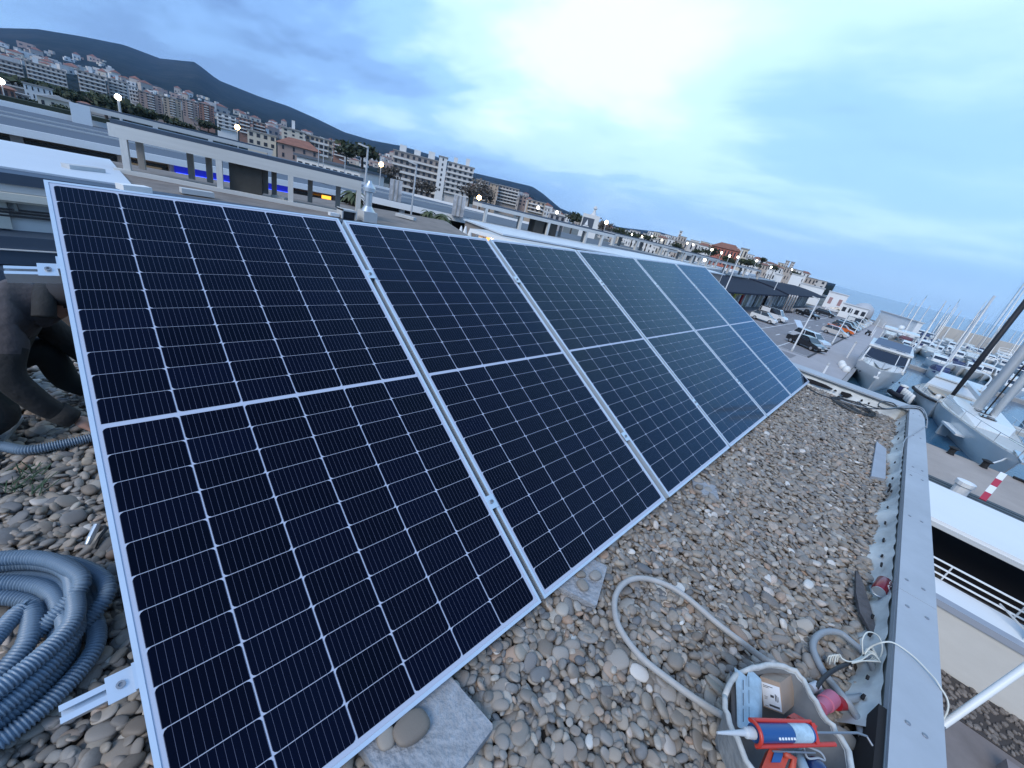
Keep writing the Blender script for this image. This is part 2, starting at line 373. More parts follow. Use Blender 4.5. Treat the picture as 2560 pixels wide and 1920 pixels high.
for y, w_, h_ in ((-2.05, .5, .07), (-2.42, .16, .075), (-2.6, .03, .04), (-2.68, .025, .035), (-2.3, .05, .03), (-2.78, .02, .02)): hole(y, -.1, w_, h_, True)
MB().bb((-2.5, -3.058, ZC - .19), (1.82, -3.03, ZC - .024)).build('dark_gap', M_gap, par)  # black strip on the wall, dark of the open gap put into its colour

# ------------------------------------------------------------------ solar panels
PW, PH, GAP = 1.134, 2.278, .0305
M_frame = mat('anodised_frame', (.62, .68, .74), .38, metal=.55, var=.05, scale=8)
M_sheet = mat('white_backsheet', (.42, .45, .54), .45)
def cell_mat():
    m = bpy.data.materials.new('solar_cell'); m.use_nodes = True; t = m.node_tree; b = t.nodes['Principled BSDF']
    tcn = nd(t, 'ShaderNodeTexCoord'); s = nd(t, 'ShaderNodeSeparateXYZ'); t.links.new(tcn.outputs['Object'], s.inputs[0])
    bus = mth(t, 'PINGPONG', mth(t, 'ADD', s.outputs[0], .0080), .0080)     # eleven thin silver wires across each half cell
    line = mth(t, 'LESS_THAN', bus, .00036)
    fing = mth(t, 'PINGPONG', s.outputs[1], .0009)
    rnd = nd(t, 'ShaderNodeObjectInfo').outputs['Random']
    base = ramp(t, rnd, [(0, (.0012, .0016, .0055)), (.5, (.0018, .0022, .0075)), (1, (.002, .003, .011))])
    c = mixc(t, mth(t, 'MULTIPLY', line, .6), base, (.16, .17, .24)); t.links.new(c, b.inputs['Base Color'])
    b.inputs['Roughness'].default_value = .5; b.inputs['Specular IOR Level'].default_value = 0
    g = nd(t, 'ShaderNodeBsdfGlossy', inp={'Roughness': .055}); g.inputs['Color'].default_value = (.5, .74, 1, 1)      # blue anti-reflective glass
    fr = nd(t, 'ShaderNodeFresnel', inp={'IOR': 1.4}); mx = nd(t, 'ShaderNodeMixShader'); t.links.new(mth(t, 'ADD', mth(t, 'MULTIPLY', mth(t, 'SUBTRACT', fr.outputs[0], .0278), 1.1, clamp=True), .007), mx.inputs[0]); t.links.new(b.outputs[0], mx.inputs[1]); t.links.new(g.outputs[0], mx.inputs[2])
    t.links.new(mx.outputs[0], t.nodes['Material Output'].inputs[0])
    return m
M_cell = cell_mat()
CWd, CHt, CGX = .1775, .0900, .0040
MX, MY, MID = .0235, .0260, .0160
cb = MB(); x, y, c = CWd / 2, CHt / 2, .0095
pl = [(-x, -y), (x, -y), (x, y - c), (x - c * .35, y - c * .35), (x - c, y), (-x + c, y), (-x + c * .35, y - c * .35), (-x, y - c)]
cb.prism(pl, 0, .0008); cell_me = cb.mesh('cell', M_cell)
def frame_mesh():
    b = MB(); h = .035; lip = .0115
    for x0, x1, y0, y1 in ((0, lip, -PH, 0), (PW - lip, PW, -PH, 0), (lip, PW - lip, -lip, 0), (lip, PW - lip, -PH, -PH + lip)):
        b.bb((x0, y0, -.006), (x1, y1, .0012))
    e = .002
    for x0, x1, y0, y1 in ((.0006, .0006 + e, -PH + .0006, -.0006), (PW - e - .0006, PW - .0006, -PH + .0006, -.0006), (.003, PW - .003, -.0006 - e, -.0006), (.003, PW - .003, -PH + .0006, -PH + .0006 + e)):
        b.bb((x0, y0, -h), (x1, y1, -.0062))
    for y0 in (-.003, -PH + .0025): b.bb((.004, y0 - .0005, -.02), (PW - .004, y0 + .0005, -.0165))
    return b.mesh('frame', M_frame)
frame_me = frame_mesh(); sheet_me = MB().bb((.008, -PH + .008, -.0052), (PW - .008, -.008, -.0012)).mesh('backsheet', M_sheet)
jb = MB().bb((PW / 2 - .05, -PH / 2 - .04, -.03), (PW / 2 + .05, -PH / 2 + .04, -.0055)).mesh('junction_box', mat('black_plastic', (.015, .015, .017), .5))
panel_labels = ['nearest solar panel, beside the kneeling person, all of its cells black', 'second solar panel from the kneeling person, black cells', 'third solar panel from the kneeling person, dark navy with faint sky reflection',
                'fourth solar panel from the kneeling person, slate blue reflection', 'fifth solar panel, blue with sky reflection, next to the last one', 'farthest solar panel of the row, palest blue, by the roof corner']
pitch_r = (PH / 2 - MY - MID / 2 + .0020) / 12; pitch_c = (PW - 2 * MX + CGX) / 6
CWd2 = pitch_c - CGX
panels = []
for i in range(6):
    p = thing('solar_panel', panel_labels[i], 'solar panel', group='solar panels in one tilted row')
    p.matrix_world = RF @ Matrix.Translation((i * (PW + GAP), 0, 0)) @ Matrix.Rotation(TH, 4, 'X') @ Matrix.Rotation(rad((.0, .12, -.1, .06, 0, .05)[i]), 4, 'X') @ Matrix.Translation((0, 0, (.004, -.004, 0, .002, 0, 0)[i]))
    link('frame', frame_me, p); link('backsheet', sheet_me, p); link('junction_box', jb, p)
    for half in range(2):
        for r in range(12):
            yy = -(MY + (r + .5) * pitch_r - .001) if half == 0 else -(PH - MY - (11 - r + .5) * pitch_r + .001)
            for cidx in range(6):
                o = link('cell', cell_me, p, (MX + (cidx + .5) * pitch_c - CGX / 2, yy, -.0011), scale=(CWd2 / CWd, (pitch_r - .0021) / CHt, 1))
                if cidx % 2: o.rotation_euler = (0, 0, pi)
    panels.append(p)
# ---- mounting rails with clamps
M_alu = mat('rail_aluminium', (.66, .7, .74), .35, metal=.75, var=.05)
PM = RF @ Matrix.Rotation(TH, 4, 'X')
for v, lab in ((.45, 'upper aluminium mounting rail under the solar panels'), (1.838, 'lower aluminium mounting rail under the solar panels')):
    rl = thing('mounting_rail', lab, 'rail', group='mounting rails'); rl.matrix_world = PM @ Matrix.Translation((0, -v, 0))
    b = MB(); L0, L1 = -.13, 6 * (PW + GAP) + .05
    b.bb((L0, -.019, -.078), (L1, .019, -.058)); b.bb((L0, -.019, -.058), (L1, -.009, -.04)); b.bb((L0, .009, -.058), (L1, .019, -.04)); b.bb((L0, -.019, -.0402), (L1, -.006, -.036)); b.bb((L0, .006, -.0402), (L1, .019, -.036))
    b.build('rail', M_alu, rl)
    for i in range(7):
        cx = i * (PW + GAP) - GAP / 2 if i else -.02
        b = MB()
        if 0 < i < 6:
            b.bb((cx - .024, -.03, .0016), (cx + .024, .03, .0045)); b.bb((cx - .009, -.028, -.036), (cx - .007, .028, .0016)); b.bb((cx + .007, -.028, -.036), (cx + .009, .028, .0016))
        else:
            s = -1 if i == 0 else 1; cx = 0 if i == 0 else 6 * (PW + GAP) - GAP
            b.bb((cx - s * .01, -.03, .0016), (cx + s * .006, .03, .0045)); b.bb((cx + s * .003, -.03, -.036), (cx + s * .006, .03, .0016)); b.bb((cx + s * .006, -.03, -.0355), (cx + s * .055, .03, -.03)); cx += s * .03
        k = b.build('clamp', M_alu, rl)
        zt = .0045 if 0 < i < 6 else -.03
        MB().lathe([(.009, 0), (.009, .006), (.0045, .006), (.0045, .002)], 10, (cx, 0, zt)).build('bolt', M_zinc, k)
    for xs in (.3, 1.9, 3.5, 5.1, 6.6):
        q = PM @ Matrix.Translation((0, -v, 0)); qi = q.inverted()
        top = q @ Vector((xs, 0, -.08)); bot = RF @ Vector((xs, -v * cos(TH) - .02, ZG - .02))
        MB().bar(qi @ top, qi @ bot, .035).build('leg', M_alu, rl)
# ---- concrete blocks under the lower edge
M_conc = mat('concrete_slab', (.3, .31, .33), .85, var=.3, scale=26, bump=.6, bscale=55)
def block(c, sx, sy, rz, lab, zt, stones):
    t = thing('concrete_block', lab, 'concrete block', (c[0], c[1], zt), rz, 'concrete blocks carrying the panels', True)
    b = MB(); hx, hy = sx / 2, sy / 2; r = .008
    b.prism([(-hx + r, -hy), (hx - r, -hy), (hx, -hy + r), (hx, hy - r), (hx - r, hy), (-hx + r, hy), (-hx, hy - r), (-hx, -hy + r)], -.09, 0)
    b.build('slab', M_conc, t)
    for k, (dx, dy, s_) in enumerate(stones):
        o = link('pebble', pm[k + 2]); q = RF @ Matrix.Translation((c[0] + dx, c[1] + dy, zt + s_ * .38)) @ Matrix.Rotation(k * 1.3, 4, 'Z'); o.matrix_world = q @ Matrix.Diagonal((s_, s_ * .75, s_ * .42, 1)); 
        tag(o, ['flat tan pebble lying on the ' + lab.split(',')[0], 'smaller grey pebble lying on the ' + lab.split(',')[0], 'brownish oval pebble lying on the ' + lab.split(',')[0], 'little round pebble lying on the ' + lab.split(',')[0]][k], 'pebble', 'pebbles lying on the concrete blocks')
block((.55, -2.03, 0), .3, .34, .12, 'large speckled concrete block nearest the camera, under the panel edge', -1.122, [(-.035, -.0, .05), (-.1, .02, .03)])
block((1.42, -2.0, 0), .24, .2, .38, 'smaller bluish concrete block by the hose loop, under the panel edge', -1.132, [(.04, -.045, .03), (-.055, -.045, .028), (-.01, .0, .022)])
block((2.76, -2.08, 0), .16, .16, .5, 'half buried concrete block farther along the panel edge', -1.15, [(-.05, .03, .03)])
# ------------------------------------------------------------------ land, quay, water, hills
ZL, ZW = -7.5, -8.5
M_land = mat('town_ground', (.11, .11, .1), .95, var=.4, scale=.05)
M_asph = mat('asphalt', (.215, .205, .215), .9, var=.16, scale=.35, bump=.2, bscale=8)
M_prom = mat('promenade_paving', (.36, .335, .34), .85, var=.1, scale=.4)
M_beige = mat('quay_paving', (.37, .31, .27), .85, var=.14, scale=.5)
M_white = mat('white_paint', (.74, .74, .73), .6, var=.05, scale=1)
M_whiteline = mat('road_paint', (.66, .66, .66), .7, var=.2, scale=3)
M_dark = mat('dark_opening', (.016, .016, .02), .35)
M_glass = mat('dark_glass', (.015, .018, .024), .08, coat=.3)
def sheet(name, poly, z, m, zb=None):
    b = MB(); b.prism(poly, z - .003 if zb is None else zb, z); return tag(b.build(name, m), kind='structure')
coast = [(36.7, -160), (36.7, -1.2), (168, -1.2), (172, -9), (186, -9), (188, 6), (230, 16), (420, 52), (1000, 128), (3000, 400), (9000, 1230), (12000, 12000), (-6000, 12000), (-6000, -160)]
sheet('ground', coast, ZL, M_land, -11)
sheet('promenade', [(36.6, -1.15), (54.6, -1.15), (166, -1.15), (166, 2.8), (54.6, 2.8), (54.6, 18), (8, 18), (8, -4.5), (29.6, -4.5), (29.6, -3), (36.6, -3)], ZL + .004, M_prom)
sheet('quay', [(29.6, -100), (36.6, -100), (36.6, -3), (29.6, -3)], ZL + .004, M_beige)
sheet('car_park', [(54.6, 2.8), (182, 2.8), (182, 15.4), (54.6, 15.4)], ZL + .008, M_asph)
sheet('pavement', [(54.6, 15.42), (182, 15.42), (182, 19.5), (54.6, 19.5)], ZL + .1, mat('pavement_slabs', (.27, .26, .27), .85, var=.12, scale=.6))
tag(MB().bb((54.6, 2.62, ZL + .006), (166, 2.8, ZL + .1)).build('kerb', mat('kerb_stone', (.05, .05, .055), .8)), kind='structure')
tag(MB().bb((36.58, -1.55, ZL - .25), (166, -1.21, ZL + .06)).build('quay_edge', mat('quay_edge_stone', (.28, .27, .27), .85, var=.2, scale=.7)), kind='structure')
lm = []
def mark(x0, y0, x1, y1): lm.append(MB().bb((x0, y0, ZL + .0085), (x1, y1, ZL + .0125)))
b = MB()
for y in (5.95, 10.5): b.bb((54.7, y - .06, ZL + .0085), (175, y + .06, ZL + .0125))
for i in range(14): b.bb((56 + i * 8.3, 8.1, ZL + .0085), (58.4 + i * 8.3, 8.25, ZL + .0125))
for i in range(40): x = 55.2 + i * 2.6 * 1.15; b.bb((x, 2.9, ZL + .0085), (x + .09, 5.88, ZL + .0125)); b.bb((x, 10.57, ZL + .0085), (x + .09, 15.2, ZL + .0125))
tag(b.build('road_markings', M_whiteline), kind='structure')
b = MB(); b.bb((55.4, 3.1, ZL + .0145), (59.4, 5.7, ZL + .018)); b.bb((50.2, 3.6, ZL + .0145), (53.2, 5.2, ZL + .018)); tag(b.build('paving_patch', mat('paving_patch', (.2, .19, .2), .9, var=.1)), kind='structure')
# water
def water_mat():
    m = bpy.data.materials.new('water'); m.use_nodes = True; t = m.node_tree; b = t.nodes['Principled BSDF']; b.inputs['Roughness'].default_value = .12; b.inputs['IOR'].default_value = 1.33; b.inputs['Specular IOR Level'].default_value = .3
    tcn = nd(t, 'ShaderNodeTexCoord'); mp = nd(t, 'ShaderNodeMapping'); mp.inputs['Scale'].default_value = (1, 1.6, 1); t.links.new(tcn.outputs['Object'], mp.inputs[0])
    n1 = nd(t, 'ShaderNodeTexNoise', inp={'Scale': .5, 'Detail': 7, 'Roughness': .6}); t.links.new(mp.outputs[0], n1.inputs['Vector'])
    n2 = nd(t, 'ShaderNodeTexNoise', inp={'Scale': .012, 'Detail': 4}); t.links.new(mp.outputs[0], n2.inputs['Vector'])
    c = ramp(t, n2.outputs['Fac'], [(.35, (.03, .085, .15)), (.65, (.042, .115, .185))]); t.links.new(c, b.inputs['Base Color'])
    bn = nd(t, 'ShaderNodeBump', inp={'Strength': .22, 'Distance': .12}); t.links.new(n1.outputs['Fac'], bn.inputs['Height']); t.links.new(bn.outputs[0], b.inputs['Normal']); return m
M_water = water_mat()
b = MB(); b.add([(36, -300, ZW), (400, -300, ZW), (9000, -12500, ZW), (12800, -12500, ZW), (12800, 1760, ZW), (9000, 1300, ZW), (400, 140, ZW), (36, 10, ZW), (-500, -9000, ZW), (-500, -300, ZW)], [(0, 1, 6, 7), (1, 2, 3, 4, 5, 6), (8, 2, 1, 0, 9)])
tag(b.build('water', M_water), kind='structure')
# hills: a continuous terrain that rises inland; ridge heights by direction seen from here
RID = [(0, 70), (90, 72), (200, 90), (310, 112), (400, 146), (488, 155), (545, 200), (650, 242), (720, 265), (790, 296), (860, 330), (930, 351), (1000, 364), (1045, 377), (1090, 391), (1180, 431), (1270, 452), (1330, 466), (1355, 482), (1400, 520), (1440, 537), (1500, 555), (1550, 568), (1600, 574), (1650, 580), (1690, 592), (1730, 609), (1765, 622), (1810, 636), (1850, 650), (1900, 665), (2040, 698)]
def azel(px, py):
    d = ray(px, py); return math.degrees(math.atan2(d[1], d[0])), math.degrees(math.asin(d[2]))
RA = sorted(azel(*p) for p in RID)
raz = np.array([a for a, e in RA]); rel = np.array([e for a, e in RA])
from mathutils import noise as mnoise
def ridge(az): return float(np.interp(az, raz, rel))
def t_el(az, d):                                   # elevation angle of the ground at azimuth az, distance d
    e0 = ridge(az); far = 5200 if az > 38 else 5200 + (38 - az) * 110
    base = math.degrees(math.atan2(ZL - CP[2], d))
    s = min(max((d - 420) / (far - 420), 0), 1); s = s ** .8
    e = base * (1 - s) + e0 * s if s > 0 else base
    if 0 < s < 1: e += (mnoise.noise(Vector((az * .22, d * .0013, 3))) * .55 + mnoise.noise(Vector((az * .6, d * .004, 8))) * .22) * 4 * s * (1 - s) * min(1, e0 / 3)
    return min(e, e0 + .0) if s > .25 else e
def t_z(az, d): return CP[2] + d * math.tan(rad(t_el(az, d)))
def ground_at(az, d): return Vector((CP[0] + d * cos(rad(az)), CP[1] + d * sin(rad(az)), t_z(az, d)))
azs = np.concatenate([np.arange(6.5, 118, .5)]); ds = [430, 520, 640, 800, 1000, 1250, 1550, 1900, 2300, 2750, 3250, 3800, 4400, 5000, 5200, 5600, 6200, 7000, 7800, 8600, 9200]
V = []; F = []
for i, a in enumerate(azs):
    far = 5200 if a > 38 else 5200 + (38 - a) * 110
    for j, d in enumerate(ds):
        dd = d if d <= 5000 else (far if d == 5200 else far + (d - 5200) * .8)
        if d <= 5000: dd = 430 + (d - 430) * (far - 430) / (5200 - 430)
        z = t_z(a, dd) if d <= 5200 else (CP[2] + far * math.tan(rad(ridge(a)))) * max(0, 1 - (d - 5200) / 4000) - 10
        if j == 0: z = ZL - .6
        V.append((CP[0] + dd * cos(rad(a)), CP[1] + dd * sin(rad(a)), z))
nd_ = len(ds)
for i in range(len(azs) - 1):
    for j in range(nd_ - 1): F.append((i * nd_ + j, i * nd_ + j + 1, (i + 1) * nd_ + j + 1, (i + 1) * nd_ + j))
def hill_mat():
    m = bpy.data.materials.new('hill_forest'); m.use_nodes = True; t = m.node_tree; b = t.nodes['Principled BSDF']; b.inputs['Roughness'].default_value = 1; b.inputs['Specular IOR Level'].default_value = 0
    tcn = nd(t, 'ShaderNodeTexCoord'); n = nd(t, 'ShaderNodeTexNoise', inp={'Scale': .012, 'Detail': 9, 'Roughness': .7}); t.links.new(tcn.outputs['Object'], n.inputs['Vector'])
    n2 = nd(t, 'ShaderNodeTexNoise', inp={'Scale': .0022, 'Detail': 4}); t.links.new(tcn.outputs['Object'], n2.inputs['Vector'])
    c = ramp(t, n.outputs['Fac'], [(.34, (.008, .014, .015)), (.5, (.016, .025, .024)), (.68, (.038, .042, .04))])
    c2 = mixc(t, ramp(t, n2.outputs['Fac'], [(.5, 0.0), (.7, .35)]), c, (.06, .058, .055)); t.links.new(c2, b.inputs['Base Color'])
    bn = nd(t, 'ShaderNodeBump', inp={'Strength': .8, 'Distance': 14}); t.links.new(n.outputs['Fac'], bn.inputs['Height']); t.links.new(bn.outputs[0], b.inputs['Normal']); return m
b = MB(); b.v = V; b.f = F; b.m = [0] * len(F); tag(b.build('hills', hill_mat(), smooth=True), kind='structure')

# air: far things fade to blue
hb = MB().bb((-6500, -12700, -12.5), (12900, 12700, 900)).build('haze', None); hb.data.materials.clear(); hmz = bpy.data.materials.new('haze_air'); hmz.use_nodes = True; t = hmz.node_tree; t.nodes.remove(t.nodes['Principled BSDF'])
pv = nd(t, 'ShaderNodeVolumePrincipled', inp={'Density': 5e-5, 'Anisotropy': .1}); pv.inputs['Color'].default_value = (.36, .6, 1, 1); t.links.new(pv.outputs[0], t.nodes['Material Output'].inputs['Volume'])
hb.data.materials.append(hmz); tag(hb, kind='stuff')
scene.cycles.volume_bounces = 0; scene.cycles.volume_step_rate = 10
# ------------------------------------------------------------------ houses and apartment blocks
UNIT = MB().box((0, 0, 0), (1, 1, 1))
_um = {}
def unit(m):
    if m.name not in _um: _um[m.name] = UNIT.mesh('block', m)
    return _um[m.name]
def part(name, m, parent, a, b):                  # a box part that shares its mesh with all boxes of the same material
    return link(name, unit(m), parent, [(p + q) / 2 for p, q in zip(a, b)], scale=[abs(q - p) for p, q in zip(a, b)])
WALLS = {'white': (.66, .65, .63), 'cream': (.56, .5, .41), 'taupe': (.3, .26, .235), 'beige': (.42, .36, .31), 'brick': (.27, .15, .115), 'pinkish': (.36, .26, .22), 'tan': (.42, .33, .25), 'grey': (.33, .32, .33), 'redwall': (.45, .16, .12), 'pale': (.52, .49, .46)}
def wm(k): return mat('wall_' + k, WALLS[k], .85, var=.14, scale=.35)
M_tile = mat('terracotta_roof', (.24, .1, .065), .85, var=.3, scale=.8)
M_win = mat('far_window', (.03, .033, .042), .2)
M_rail = mat('balcony_slab', (.6, .58, .55), .8, var=.1, scale=.6)
M_lit = mat('lit_window', (.8, .6, .3), .5, emit=(1, .62, .22), es=3)
_ord = {}
STRIP = []
_o1 = 'first second third fourth fifth sixth seventh eighth ninth tenth eleventh twelfth thirteenth fourteenth fifteenth sixteenth seventeenth eighteenth nineteenth twentieth'.split()
def ordinal(k): return _o1[k - 1] if k <= 20 else ('twentieth', 'thirtieth', 'fortieth')[k // 10 - 2] if k % 10 == 0 else ('twenty', 'thirty', 'forty')[k // 10 - 2] + ' ' + _o1[k % 10 - 1]
def facade(name, lab, cat, p0, p1, ybot, hd, wall, floors=5, bays=5, balc=0.0, depth=11, hd2=None, roof=None, group=None, winw=.5, lit=0, rooftop=0, sill=-1, base=None):
    """a building whose visible front runs from pixel p0 to p1 (its top corners) at distance hd; ybot = pixel row of its foot below p0"""
    A, B = H(*p0, hd), H(*p1, hd2 or hd); top = (A.z + B.z) / 2
    foot = base if base is not None else (H(p0[0] + .2 * (ybot - p0[1]), ybot, hd).z)
    d = Vector((B.x - A.x, B.y - A.y, 0)); wd = d.length; yaw = math.atan2(d.y, d.x); h = top - foot
    t = thing(name, lab, cat, ((A.x + B.x) / 2, (A.y + B.y) / 2, foot), yaw, group)   # local x along the front, local -y... behind the front is the side away from us
    away = Vector((cos(yaw + pi / 2), sin(yaw + pi / 2))); s = 1 if away.dot(Vector((A.x - CP[0], A.y - CP[1]))) > 0 else -1
    part('wall', wm(wall), t, (-wd / 2, 0, -6), (wd / 2, s * depth, h))
    fh = h / floors; bw = wd / bays; r = random.Random(int(p0[0] * 7 + p0[1]))
    for f in range(floors):
        z0 = f * fh
        if balc:
            part('balcony', M_rail, t, (-wd / 2 * balc, -s * 1.1, z0 + fh * .02), (wd / 2 * balc, 0.0, z0 + fh * .1)) if False else part('balcony', M_rail, t, (-wd / 2 * balc, -s * 1.1, z0 - fh * .05), (wd / 2 * balc, -s * .02, z0 + fh * (.3 if r.random() < .5 else .22)))
        for k in range(bays):
            x = -wd / 2 + (k + .5) * bw; ww = bw * winw * r.uniform(.85, 1.1)
            m = M_lit if r.random() < lit else M_win
            part('window', m, t, (x - ww / 2, -s * .06, z0 + fh * (.34 if balc else .3)), (x + ww / 2, s * .3, z0 + fh * .82))
    if roof == 'tile':
        b = MB(); e = .5; z = h; y0, y1 = sorted((-s * e, s * (depth + e))); ym = (y0 + y1) / 2; rise = min(depth, wd) * .2
        b.add([(-wd / 2 - e, y0, z), (wd / 2 + e, y0, z), (wd / 2 + e, y1, z), (-wd / 2 - e, y1, z), (-wd / 2 + wd * .25, ym, z + rise), (wd / 2 - wd * .25, ym, z + rise)], [(0, 1, 5, 4), (2, 3, 4, 5), (1, 2, 5), (3, 0, 4), (3, 2, 1, 0)]); b.build('roof', M_tile, t)
    elif roof == 'gable':
        b = MB(); z = h; y0, y1 = sorted((-s * .4, s * depth)); b.add([(-wd / 2 - .4, y0, z), (0, y0, z + wd * .14), (wd / 2 + .4, y0, z), (-wd / 2 - .4, y1, z), (0, y1, z + wd * .14), (wd / 2 + .4, y1, z)], [(0, 2, 1), (3, 4, 5), (0, 1, 4, 3), (1, 2, 5, 4), (2, 0, 3, 5)]); b.build('roof', wm('pale'), t)
    else: part('roof', mat('flat_roof', (.3, .29, .28), .9), t, (-wd / 2 - .3, -s * .3, h - .02), (wd / 2 + .3, s * (depth + .3), h + .35))
    for k in range(rooftop):
        x = -wd / 2 + wd * (k + .6) / (rooftop + .2); part('stair_house', wm('white'), t, (x - wd * .07, s * 1.5, h + .35), (x + wd * .07, s * 5, h + r.uniform(2, 3.4)))
    return t
AB = 'apartment_building'
facade(AB, 'grey brown apartment block cut by the left picture edge, below the ridge', 'building', (-14, 147), (55, 160), 208, 420, 'taupe', 6, 5, .95)
facade(AB, 'wide taupe apartment block behind the white villas, second from the left', 'building', (61, 154), (163, 177), 214, 400, 'beige', 6, 8, .97, rooftop=2)
facade(AB, 'tallest beige apartment block on the left with seven balcony rows', 'building', (191, 174), (262, 194), 246, 330, 'beige', 7, 5, .98, rooftop=1)
facade(AB, 'pale narrow apartment block behind the leftmost lit street lamp', 'building', (267, 197), (318, 207), 244, 340, 'pale', 6, 4, .8, rooftop=1)
facade(AB, 'low white apartment block right of the pale narrow one', 'building', (320, 213), (344, 221), 252, 380, 'white', 4, 3, .9)
for i, (a, b_, k) in enumerate((((346, 228), (404, 240), 'pinkish'), ((406, 241), (452, 251), 'tan'), ((454, 247), (494, 257), 'pinkish'), ((496, 255), (534, 267), 'brick'))):
    facade(AB, ['pinkish brick block nearest the dark pines, first of the brick row', 'tan block between two pinkish ones in the brick row', 'narrow pinkish block, third of the brick row', 'dark brick block ending the brick row on its right'][i], 'building', a, b_, a[1] + 44, 370, k, 7, 4, .3, group='row of brick apartment blocks', winw=.42)
facade(AB, 'white apartment block with four rows of white balconies beside the lamp glow', 'building', (541, 280), (590, 294), 318, 300, 'white', 4, 3, 1)
facade(AB, 'brick apartment block with white striped balconies right of the lamp glow', 'building', (596, 292), (626, 301), 330, 300, 'brick', 4, 3, .85)
facade(AB, 'second brick block with white balconies, beside its twin', 'building', (632, 302), (664, 312), 338, 305, 'brick', 4, 3, .9)
facade('house', 'cream flat roofed house below the striped brick blocks', 'house', (618, 322), (690, 344), 362, 190, 'cream', 2, 4, 0)
facade(AB, 'cream apartment building with a stepped corner and deep loggias', 'building', (704, 317), (762, 333), 356, 180, 'cream', 4, 3, 0, rooftop=1, winw=.35)
facade(AB, 'long beige apartment building with dark recessed balconies', 'building', (764, 334), (832, 356), 382, 185, 'tan', 3, 6, .7, winw=.65)
facade(AB, 'small brick block with white balconies at the dark pine crown', 'building', (834, 351), (862, 361), 388, 230, 'brick', 4, 2, .9)
facade('house', 'brick house with a terracotta hip roof behind the roof frame', 'house', (694, 357), (799, 379), 396, 120, 'pinkish', 2, 4, 0, roof='tile', winw=.2)
facade('house', 'cream villa with a shallow pediment on the left', 'house', (92, 240), (190, 258), 290, 150, 'cream', 1, 4, 0, roof='gable', winw=.3)
facade('house', 'white villa with a long flat roof behind the pedimented villa', 'house', (57, 208), (130, 224), 246, 200, 'white', 2, 5, 0, winw=.25)
facade('house', 'small white cottage left of the pedimented villa', 'house', (40, 236), (72, 243), 268, 170, 'white', 2, 2, 0)
facade('house', 'reddish house with a round lit roof light at the left edge', 'house', (-12, 214), (36, 226), 272, 160, 'brick', 2, 3, 0, roof='tile')
facade('house', 'small grey house behind the white corner post on the left', 'house', (196, 256), (226, 263), 290, 170, 'beige', 1, 2, 0, roof='tile')
# the pair of big blocks in the middle
facade(AB, 'large brown apartment block with six long white balcony bands in the middle', 'building', (984, 378), (1100, 402), 482, 210, 'taupe', 6, 8, 1.0, rooftop=3, depth=14)
facade(AB, 'narrow white stair tower between the two large apartment blocks', 'building', (1099, 390), (1119, 396), 486, 206, 'white', 7, 1, 0, winw=.2)
facade(AB, 'white apartment block with stepped top floor right of the stair tower', 'building', (1120, 405), (1186, 421), 486, 207, 'pale', 6, 5, 1.0, rooftop=2)
facade(AB, 'tan windowless slab block right of the bare trees', 'building', (1226, 458), (1247, 464), 510, 240, 'tan', 6, 2, 0, winw=.18)
facade(AB, 'grey brown balcony block right of the tan slab block', 'building', (1249, 462), (1297, 476), 506, 245, 'taupe', 5, 6, 1.0)
facade(AB, 'brown block half hidden behind the bare trees', 'building', (1192, 448), (1222, 456), 500, 260, 'taupe', 5, 3, .9)
facade(AB, 'low tan block with flat roof at the foot of the cliff hill', 'building', (1320, 498), (1364, 510), 528, 230, 'tan', 3, 4, .8)
facade(AB, 'pinkish villa block at the foot of the cliff hill', 'building', (1300, 488), (1318, 494), 516, 250, 'pinkish', 3, 2, 0)
facade('house', 'grey gabled hall behind the double lamp', 'house', (1375, 533), (1415, 543), 552, 150, 'grey', 1, 3, 0, roof='gable')
# white building with the dark picture board
A, B = H(1459, 533, 120), H(1500, 545, 120); yw = math.atan2(B.y - A.y, B.x - A.x); wd = (B - A).length
t = thing('club_building', 'white club building with a dark board showing a white sail emblem', 'building', ((A.x + B.x) / 2, (A.y + B.y) / 2, -7.5), yw)
part('wall', wm('white'), t, (-wd / 2, 0, 0), (wd / 2, 9, A.z + 7.6))
bd = part('board', mat('board_blue_grey', (.06, .075, .1), .5), t, (-wd / 2 + .25, -.1, A.z + 7.5 - 3.6), (wd * .22, -.004, A.z + 7.5 - .8))
e = MB(); zz = A.z + 7.5 - 2.2; e.prism([(-1.35, zz - .5), (-.35, zz - .5), (-.75, zz + 1.0)], .104, .12, Matrix.Rotation(pi / 2, 4, 'X')); e.prism([(-1.75, zz - .85), (.1, zz - .85), (-.2, zz - .62), (-1.5, zz - .62)], .104, .12, Matrix.Rotation(pi / 2, 4, 'X')); e.build('sail_emblem', M_white, t)
b = MB(); b.lathe([(.9, 0), (.5, .5), (.25, 1.4), (.6, 1.7), (.3, 2.3)], 10, (wd * .1, 2, A.z + 7.6)); b.build('roof_lantern', M_rail, t)
